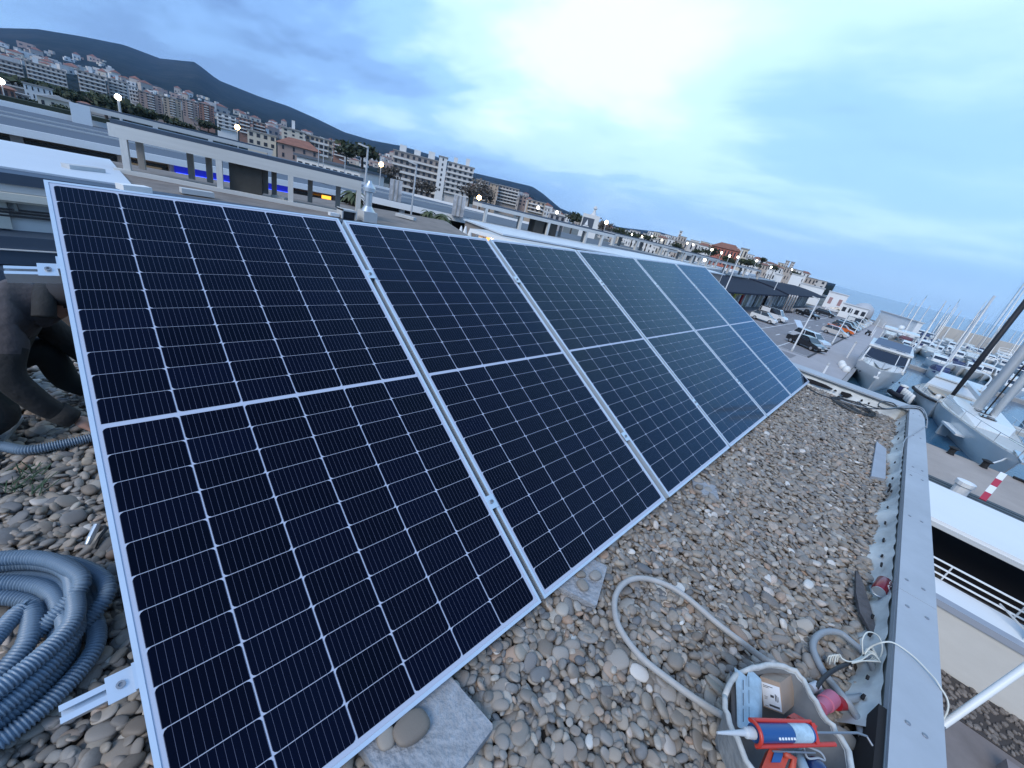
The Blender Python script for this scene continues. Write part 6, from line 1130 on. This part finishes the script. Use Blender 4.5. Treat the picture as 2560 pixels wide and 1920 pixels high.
def onface(u0, v0, u1, v1, k, name, m, par_):
    o_ = -e3.normalized() * k; q = [o_ + e1 * (1 - u) + e2 * v for u, v in ((u0, v0), (u1, v0), (u1, v1), (u0, v1))]; b = MB(); b.add(q + [p + e3.normalized() * .0006 for p in q], [(0, 1, 2, 3), (7, 6, 5, 4), (0, 4, 5, 1), (1, 5, 6, 2), (2, 6, 7, 3), (3, 7, 4, 0)]); return b.build(name, m, par_)
lb = onface(.05, .16, .95, .95, .0012, 'label', mat('label_white', (.72, .74, .78), .5), bx); M_ink = mat('ink', (.05, .05, .06), .7)
for u0, v0, u1, v1 in ((.12, .24, .6, .26), (.12, .29, .4, .305), (.45, .5, .62, .58), (.68, .44, .72, .66), (.75, .46, .78, .68), (.82, .5, .84, .66), (.36, .82, .86, .88), (.14, .6, .3, .61), (.14, .64, .3, .65), (.14, .68, .28, .69), (.14, .9, .3, .915)): onface(u0, v0, u1, v1, .0022, 'print', M_ink, lb)
# silver bag
vw = (RF.to_3x3().inverted() @ Vector(ray(1940, 1720))).normalized()
M_bag = mat('silver_bag', (.4, .5, .56), .35, metal=.35, var=.25, scale=20)
bg_ = thing('silver_bag', 'open silvery plastic bag with faint print standing in the tub', 'bag', roof=True); b = MB()
top = [(1836, 1668, -.965), (1848, 1680, -.96), (1858, 1688, -.958), (1866, 1692, -.958), (1872, 1678, -.962), (1884, 1676, -.966), (1896, 1690, -.97), (1902, 1700, -.98)]
bot = [(1842, 1815, -1.0), (1850, 1818, -.99), (1858, 1819, -.985), (1866, 1819, -.985), (1873, 1818, -.987), (1884, 1816, -.99), (1896, 1812, -1.0), (1906, 1808, -1.01)]
secs = []
for f in (0, .33, .66, 1): secs.append([Vector(pr_(*a_[:2], a_[2])).lerp(pr_(*q_[:2], q_[2]), f) + Vector((0, 0, .006 * sin(3 * f + i))) for i, (a_, q_) in enumerate(zip(top, bot))])
b.loft(secs, False, False); fb = b.build('front', M_bag, bg_, smooth=True)
b = MB(); b.loft([[p - Vector((0, 0, .03)) + Vector((.006, .006, 0)) for p in s_] for s_ in secs], False, False); b.build('back', mat('bag_inside', (.1, .11, .13), .5), bg_, smooth=True)
for k, (f0, f1) in enumerate(((.1, .3), (.36, .6), (.66, .9))):
    for cix, w_ in ((2, .0022), (4, .0015)):
        a_ = Vector(pr_(*top[cix][:2], top[cix][2] + .009)).lerp(pr_(*bot[cix][:2], bot[cix][2] + .009), f0); q_ = Vector(pr_(*top[cix][:2], top[cix][2] + .009)).lerp(pr_(*bot[cix][:2], bot[cix][2] + .009), f1); MB().bar(a_, q_, w_, .0006).build('print', M_ink, bg_)
# caulking gun with blue cartridge
M_gun = mat('gun_red', (.5, .035, .02), .4, coat=.3); M_blue = mat('cartridge_blue', (.012, .07, .22), .35, coat=.3)
cg = thing('caulking_gun', 'red caulking gun with a blue sealant cartridge lying across the tub', 'caulking gun', roof=True)
ca, cb_ = pr_(1885, 1832, -.915), pr_(2022, 1832, -.935); ax = (cb_ - ca).normalized(); upv = -vw; upv = (upv - ax * upv.dot(ax)).normalized(); sd = ax.cross(upv)
MB().tube([ca, cb_], .0235, 18).build('cartridge', M_blue, cg, smooth=True, sharp=40)
b = MB()
for k in range(6): q = ca + ax * (.065 + k * .011) + (upv * .9 + sd * (-.42 if sd.y > 0 else .42)).normalized() * .0236; b.bar(q - sd * .0, q + ax * .007, .009, .001, up=upv)
b.build('lettering', M_white, cg)
b = MB(); b.tube([ca.lerp(cb_, .62) + (upv * .0006), ca.lerp(cb_, .96) + upv * .0006], .0237, 18, cap=False); lab_ = b.build('label', mat('label_pale_blue', (.42, .55, .62), .4, var=.3, scale=40), cg, smooth=True)
s_ = sd if (RF.to_3x3() @ sd).dot(Vector(ray(1950, 1870)) - Vector(ray(1950, 1830))) > 0 else -sd
b = MB()
for k in range(15): a_ = pi * k / 14; 
hoop = [ca - ax * .004 + (s_ * cos(pi * k / 14) + upv * sin(pi * k / 14)) * .029 for k in range(15)]
b.tube(hoop, .0055, 8); b.tube([ca - ax * .004 + s_ * .029, cb_ + ax * .09 + s_ * .026], .0065, 8); b.tube([ca - ax * .004 - s_ * .029, cb_ + ax * .02 - s_ * .026], .006, 8); b.bar(cb_ + ax * .015 + s_ * .026, cb_ + ax * .02 - s_ * .024, .012, .02); b.build('cradle', M_gun, cg, smooth=True, sharp=50)
MB().tube([ca - ax * .004, ca - ax * .03, ca - ax * .035, ca - ax * .085, ca - ax * .13], [.016, .014, .0085, .006, .0035], 12).build('nozzle', mat('nozzle_pale', (.5, .52, .54), .45), cg, smooth=True, sharp=40)
MB().tube([cb_ + ax * .0, cb_ + ax * .2, cb_ + ax * .235 + s_ * .008, cb_ + ax * .245 + s_ * .03], .0035, 8).build('plunger_rod', M_zinc, cg)
MB().tube([ca + ax * .05 + s_ * .04, cb_ - ax * .0 + s_ * .045], .0025, 6).build('wire', M_zinc, cg)
# red and orange tools
def blob(path, r, m, name, par_, seg=12): return MB().tube(smooth_path(path, 5), [x for q in zip(r, r[1:] + r[-1:]) for x in [q[0] + (q[1] - q[0]) * k / 5 for k in range(5)]][:5 * (len(path) - 1)] + [r[-1]], seg).build(name, m, par_, smooth=True)
tl = thing('staple_gun', 'orange red hand tool with a blue inlay at the bottom of the tub', 'hand tool', roof=True); M_or = mat('tool_orange', (.46, .06, .03), .5, var=.25, scale=20)
A = [pr_(1908, 1925, -.97), pr_(1925, 1895, -.955), pr_(1945, 1870, -.95), pr_(1966, 1878, -.96), pr_(1975, 1905, -.975)]
quadbox('body', M_or, tl, ((1900, 1930), (1925, 1868), (1978, 1880), (1958, 1930)), (-.97, -.955, -.955, -.97), .03, (0, 0, -1)); quadbox('inlay', mat('inlay_blue', (.02, .09, .26), .5), tl, ((1929, 1905), (1936, 1880), (1960, 1880), (1952, 1905)), (-.958, -.952, -.952, -.958), .004, (0, 0, -1)); MB().tube([pr_(1960, 1885, -.95), pr_(1985, 1895, -.96), pr_(1978, 1930, -.97)], .009, 8).build('handle', M_or, tl, smooth=True)
tl = thing('red_tool', 'flat red tool wedged under the tub rim right of the cardboard box', 'hand tool', roof=True); quadbox('body', M_gun, tl, ((1970, 1790), (1985, 1782), (2044, 1815), (2035, 1835)), (-.985, -.985, -.965, -.97), .02, (0, 0, -1)); quadbox('ridge', M_gun, tl, ((1985, 1795), (1992, 1792), (2030, 1815), (2026, 1820)), (-.978, -.978, -.958, -.96), .01, (0, 0, -1))
tl = thing('screwdriver', 'blue grey handled screwdriver at the bottom edge of the tub', 'screwdriver', roof=True); MB().tube([pr_(1994, 1880, -.985), pr_(2002, 1905, -.975), pr_(2016, 1935, -.965)], [.011, .015, .013], 10).build('handle', mat('handle_grey_blue', (.22, .3, .36), .4), tl, smooth=True); MB().tube([pr_(2012, 1862, -.99), pr_(1994, 1880, -.985)], .004, 6).build('blade', M_zinc, tl)
tl = thing('cable_reel', 'shiny dark blue round tool at the bottom edge of the tub', 'tool', roof=True); p = pr_(2042, 1922, -.985); MB().sph(p, (.03, .03, .026), 16, 10).build('housing', mat('navy_plastic', (.008, .02, .09), .15, coat=1), tl, smooth=True); MB().tube(smooth_path([pr_(2015, 1865, -.96), pr_(2050, 1880, -.96), pr_(2062, 1900, -.97), pr_(2046, 1895, -.96), pr_(2020, 1895, -.965), pr_(2010, 1870, -.96)], 6), .0028, 6).build('cable', mat('cable_grey', (.3, .33, .36), .5), tl)
for k, q in enumerate(((1985, 1855), (1975, 1800), (1905, 1785), (1990, 1835))): MB().sph(pr_(*q, -1.0), (.03, .025, .02), 8, 6).build('tool_heap', M_block, tub, smooth=True)
# red industrial plug
tl = thing('red_plug', 'pink and red industrial plug lying outside the tub', 'plug', roof=True); a_, b_ = pr_(2048, 1772, -1.07), pr_(2080, 1745, -1.1); 
MB().tube([a_, a_.lerp(b_, .45), a_.lerp(b_, .46), b_], [.024, .024, .028, .028], 14).build('body', mat('plug_pink', (.5, .13, .2), .5), tl, smooth=True, sharp=40); MB().tube([b_ + Vector((0, -.015, -.01)), b_.lerp(a_, -.4) + Vector((0.005, -.03, -.015))], .024, 14).build('cap', mat('plug_red', (.3, .01, .02), .45), tl, smooth=True, sharp=40); MB().bar(pr_(2086, 1738, -1.075), pr_(2090, 1752, -1.08), .012, .012).build('catch', mat('plug_pink'), tl)
# hoses and cables
M_hose = mat('hose_grey', (.38, .37, .36), .55, var=.12, scale=20); M_pvc = mat('pvc_grey', (.26, .285, .31), .5, var=.08, scale=10); M_blk = mat('cable_black')
def rope(name, lab, cat, pts, r, m, z=None, closed=False, n_=10):
    P = [pr_(p[0], p[1], (p[2] if len(p) > 2 else ZT + r + .012)) for p in pts]; o = onroof(MB().tube(smooth_path(P, n_), r, 10).build(name, m, None, smooth=True)); return tag(o, lab, cat)
rope('hose', 'long pale grey flexible hose looping out of the tub over the pebbles', 'hose', [(1935, 1660, -.965), (1910, 1648, -1.0), (1860, 1610), (1790, 1556), (1720, 1496), (1670, 1464), (1612, 1446), (1570, 1452), (1543, 1480), (1536, 1520), (1550, 1572), (1600, 1640), (1680, 1705), (1750, 1755), (1805, 1788), (1840, 1806, -1.06)], .0125, M_hose)
rope('pipe', 'bent grey pipe loop on the pebbles between tub and parapet', 'pipe', [(2022, 1722), (2060, 1735), (2110, 1748), (2160, 1740), (2186, 1712), (2184, 1672), (2160, 1634), (2124, 1600), (2098, 1582), (2062, 1580), (2038, 1596), (2033, 1624), (2052, 1668), (2078, 1706), (2110, 1745, ZT + .05), (2140, 1790), (2156, 1840)], .0135, M_pvc)
o = onroof(MB().tube([pr_(2026, 1722, ZT + .04), pr_(2044, 1714, ZT + .04)], .017, 12).build('pipe_coupling', mat('coupling_grey', (.42, .45, .5), .5), None, smooth=True, sharp=40)); tag(o, 'pale pipe coupling at the tub end of the bent pipe', 'coupling')
rope('cable', 'thick black cable from the tub to the tied white cable bundle', 'cable', [(2040, 1720, ZT + .05), (2060, 1694, ZT + .06), (2090, 1672, ZT + .07), (2130, 1655, ZT + .07)], .008, M_blk)
M_wc = mat('cable_white', (.62, .62, .56), .5)
bn = thing('cable_bundle', 'bundle of thin white cable tied with black ties on the bent pipe', 'cable bundle', roof=True)
for k in range(5):
    z = ZT + .06 + k * .006; MB().tube(smooth_path([pr_(2068 + k * 6, 1655 + (k % 2) * 6, z - .03), pr_(2074 + k * 6, 1640 - k, z), pr_(2098 + k * 2, 1643 + k, z), pr_(2124, 1654, z), pr_(2152, 1642 + k * 2, z), pr_(2168 + k * 3, 1622 + k * 3, z), pr_(2184 + k * 4, 1622 + k * 8, z), pr_(2180 + k * 4, 1646 + k * 2, z), pr_(2158, 1652, z), pr_(2130, 1658, z)], 7), .0026, 6).build('strand', M_wc, bn)
for q in ((2127, 1655), (2160, 1640)): MB().tube([pr_(q[0] - 2, q[1] - 9, ZT + .075), pr_(q[0] + 2, q[1] + 11, ZT + .075)], .004, 6).build('tie', M_blk, bn)
MB().tube(smooth_path([pr_(2158, 1640, ZT + .07), pr_(2156, 1600, ZT + .12), pr_(2170, 1580, ZT + .14), pr_(2196, 1590, ZT + .12), pr_(2206, 1620, ZT + .1), pr_(2198, 1650, ZT + .06)], 8), .0026, 6).build('strand', M_wc, bn)
P = [pr_(2158, 1640, ZT + .07), pr_(2176, 1618, -1.05), pr_(2206, 1606, -1.0), pr_(2236, 1608, ZC + .01), pr_(2280, 1638, ZC + .012), pr_(2318, 1676, ZC + .012), pr_(2347, 1712, ZC + .01)]
P += [Vector((P[-1].x - .03, -3.235, -1.04)), Vector((P[-1].x - .1, -3.24, -1.2)), Vector((P[-1].x - .2, -3.23, -1.35))]
o = onroof(MB().tube(smooth_path(P, 10), .0032, 8).build('cable', M_wc, None, smooth=True)); tag(o, 'single white cable arching over the parapet coping to the white mast', 'cable')
# far corner cables
def rope_w(name, lab, pts, r, m): o = onroof(MB().tube(smooth_path([Vector(p) for p in pts], 10), r, 8).build(name, m, None, smooth=True)); return tag(o, lab, 'cable')
q = lambda px, py, z=ZT + .015: pr_(px, py, z)
bk = thing('cable_coil', 'messy black cable coil on the pebbles at the far roof corner', 'cable coil', roof=True); rk = random.Random(2)
for k in range(7): MB().tube(smooth_path([q(2078 + rk.uniform(-6, 6), 992 + rk.uniform(-4, 4)), q(2105, 996 + rk.uniform(-6, 8)), q(2150, 1012 + rk.uniform(-6, 8)), q(2186 + rk.uniform(-8, 4), 1036 + rk.uniform(-4, 4)), q(2160, 1034 + rk.uniform(-6, 6)), q(2110, 1012 + rk.uniform(-6, 6)), q(2080, 998)], 6), .007, 6).build('loop', M_blk, bk)
rope_w('cable', 'dark cable running from the last panel corner to the black cable coil', [q(2016, 966), q(2034, 978), q(2060, 990), q(2090, 998)], .007, M_blk)
rope_w('cable', 'black cable loop hanging over the far parapet corner', [q(2160, 1010, -1.1), q(2200, 1022, ZC + .01), q(2240, 1020, ZC + .015), q(2232, 1008, ZC + .02), q(2205, 1004, ZC + .02), q(2196, 1014, ZC + .015), q(2215, 1022, ZC + .015), q(2262, 1020, ZC + .012), q(2300, 1024, ZC + .012), q(2316, 1050, ZC + .0)], .007, M_blk)
rope_w('cable', 'grey cable draped along the far parapet and over the corner', [q(2100, 1000), q(2160, 1018, -1.12), q(2210, 1022, -1.03), q(2270, 1014, ZC + .012), q(2304, 1020, ZC + .014), q(2317, 1044, ZC - .02), q(2316, 1070, -1.1)], .008, M_pvc)
rope_w('cable', 'thin grey wire crossing the near coping at the far end', [q(2314, 1066, ZC + .006), q(2282, 1086, ZC + .006), q(2262, 1100, ZC + .006), q(2254, 1140, ZC - .05), q(2244, 1190, ZC - .12)], .004, mat('cable_grey'))
# white mast fixed outside the parapet
mp = thing('antenna_mast', 'slim white mast fixed to the outside of the parapet', 'mast', (2.15, -3.29, -1.2), roof=True); MB().tube([(0, 0, .02), (.4, -.19, .5), (1.2, -.55, 1.5)], [.0125, .0135, .015], 14).build('tube', mat('mast_white', (.72, .72, .7), .4), mp, smooth=True, sharp=40); MB().lathe([(.014, -.02), (.014, .02), (.01, .03)], 10).build('foot', M_zinc, mp); MB().bar((0, 0, -.02), (0, .12, -.02), .02).build('bracket', M_zinc, mp)
# ------------------------------------------------------------------ kneeling person
M_jack = mat('jacket_dark', (.022, .02, .019), .85, var=.35, scale=14, bump=.5, bscale=22); M_hood = mat('jacket_grey', (.075, .062, .062), .85, var=.25, scale=18, bump=.4, bscale=24); M_trou = mat('trousers_dark', (.014, .017, .017), .9, var=.3, scale=12); M_skin = mat('skin', (.45, .24, .17), .55); M_hair = mat('cap_dark', (.03, .028, .03), .9); M_boot = mat('boots_black', (.012, .012, .012), .6)
def skinbody(name, verts, edges, par_, mats, pick, sub=2):
    me = bpy.data.meshes.new(name + '_rig'); me.from_pydata([v[:3] for v in verts], edges, []); ob = bpy.data.objects.new(name, me); COL.objects.link(ob)
    md = ob.modifiers.new('skin', 'SKIN'); me.skin_vertices[0].data[0].use_root = True
    for i, v in enumerate(verts): me.skin_vertices[0].data[i].radius = (v[3], v[4] if len(v) > 4 else v[3])
    sb = ob.modifiers.new('sub', 'SUBSURF'); sb.levels = sub; sb.render_levels = sub
    dg = bpy.context.evaluated_depsgraph_get(); dg.update(); m2 = bpy.data.meshes.new_from_object(ob.evaluated_get(dg)); bpy.data.objects.remove(ob)
    for m in mats: m2.materials.append(m)
    for p in m2.polygons: p.material_index = pick(p.center); p.use_smooth = True
    o = bpy.data.objects.new(name, m2); COL.objects.link(o); o.parent = par_; return o
pe = thing('person', 'person in dark work jacket and hood kneeling behind the left edge of the nearest panel', 'person', (-.27, .22, ZT), roof=True)
# joints, local: +x towards the panel, z up
J = [(-.06, .05, .30, .13, .15), (-.05, .06, .42, .14, .16), (.02, .03, .53, .155, .17), (.13, .0, .585, .12, .14), (.215, -.02, .60, .062), (.265, -.03, .61, .06),      # 0-5 pelvis..neck
     (.06, -.17, .53, .075), (.02, -.24, .36, .06), (.10, -.25, .20, .05), (.175, -.245, .115, .038),                    # 6-9 near arm to the wrist
     (.10, .17, .50, .075), (.20, .2, .33, .06), (.30, .1, .22, .045),                                                    # 10-12 far arm
     (-.14, -.10, .27, .105), (-.02, -.17, .13, .085), (-.2, -.2, .06, .06), (-.38, -.2, .05, .05), (-.44, -.2, .03, .045),   # 13-17 near leg: thigh, knee, shin, heel
     (-.1, .16, .26, .105), (.12, .2, .3, .085), (.16, .2, .1, .06), (.24, .2, .03, .045)]                               # 18-21 far leg with raised knee
E_ = [(0, 1), (1, 2), (2, 3), (3, 4), (4, 5), (2, 6), (6, 7), (7, 8), (8, 9), (2, 10), (10, 11), (11, 12), (0, 13), (13, 14), (14, 15), (15, 16), (16, 17), (0, 18), (18, 19), (19, 20), (20, 21)]
def pick(c):
    if c.x < -.36 and c.z < .1: return 3
    if c.z < .33 and not (c.y < -.19 and c.x > -.03 and c.z > .08): return 1
    if c.x > .2 and c.z > .54: return 2
    if c.z > .47 and c.y < .3: return 4
    return 0
skinbody('body', J, E_, pe, [M_jack, M_trou, M_skin, M_boot, M_hood], pick)
hd_ = [(.22, -.02, .585, .055), (.275, -.03, .615, .085, .1), (.315, -.035, .60, .08, .095), (.34, -.04, .56, .05)]
skinbody('head', hd_, [(0, 1), (1, 2), (2, 3)], pe, [M_skin, M_hair], lambda c: 1 if (c.z > .605 and c.x < .33) or c.x < .235 else 0)
b = MB(); b.sph((.295, -.115, .585), (.02, .012, .03), 8, 6); b.build('ear', M_skin, pe, smooth=True); b = MB(); b.sph((.395, -.045, .565), (.02, .014, .014), 8, 6); b.build('nose', M_skin, pe, smooth=True)
b = MB(); b.sph((.27, -.03, .655), (.108, .106, .06), 14, 8); b.build('cap', M_hair, pe, smooth=True)
hp = []; 
for k in range(13): a_ = pi * (.08 + .84 * k / 12); hp.append((.165 + .02 * sin(a_), -.02 + .145 * cos(a_) * 1.0, .56 + .10 * sin(a_)))
MB().tube(smooth_path(hp, 3), .038, 10).build('hood', M_jack, pe, smooth=True)
fingers = []
hv = [(.175, -.245, .115, .034, .026), (.215, -.245, .085, .038, .022), (.245, -.245, .06, .036, .018)]; he = [(0, 1), (1, 2)]
for k in range(4):
    y = -.245 + (k - 1.5) * .019; ln = (.036, .042, .04, .03)[k]; i0 = len(hv); hv += [(.252, y, .052, .0095), (.262 + ln * .4, y, .036, .009), (.262 + ln * .55, y, .016, .0085), (.258 + ln * .4, y, .0, .0075)]; he += [(2, i0), (i0, i0 + 1), (i0 + 1, i0 + 2), (i0 + 2, i0 + 3)]
i0 = len(hv); hv += [(.215, -.285, .075, .012), (.238, -.298, .052, .0105), (.256, -.292, .03, .009)]; he += [(1, i0), (i0, i0 + 1), (i0 + 1, i0 + 2)]
skinbody('hand', hv, he, pe, [M_skin], lambda c: 0, 1)
MB().tube([(.13, -.248, .165), (.165, -.246, .125), (.178, -.245, .112)], [.05, .046, .044], 10).build('cuff', M_jack, pe, smooth=True)
b = MB(); b.sph((-.05, .3, .0), .001); 
bgk = thing('dark_sack', 'dark sack beside the kneeling person at the left picture edge', 'sack', (-.52, .62, ZT), roof=True); b = MB(); b.lathe([(.02, 0), (.2, .02), (.22, .16), (.16, .3), (.06, .36)], 12); b.build('sack', mat('sack_dark', (.02, .02, .024), .8, var=.3, scale=9), bgk, smooth=True)
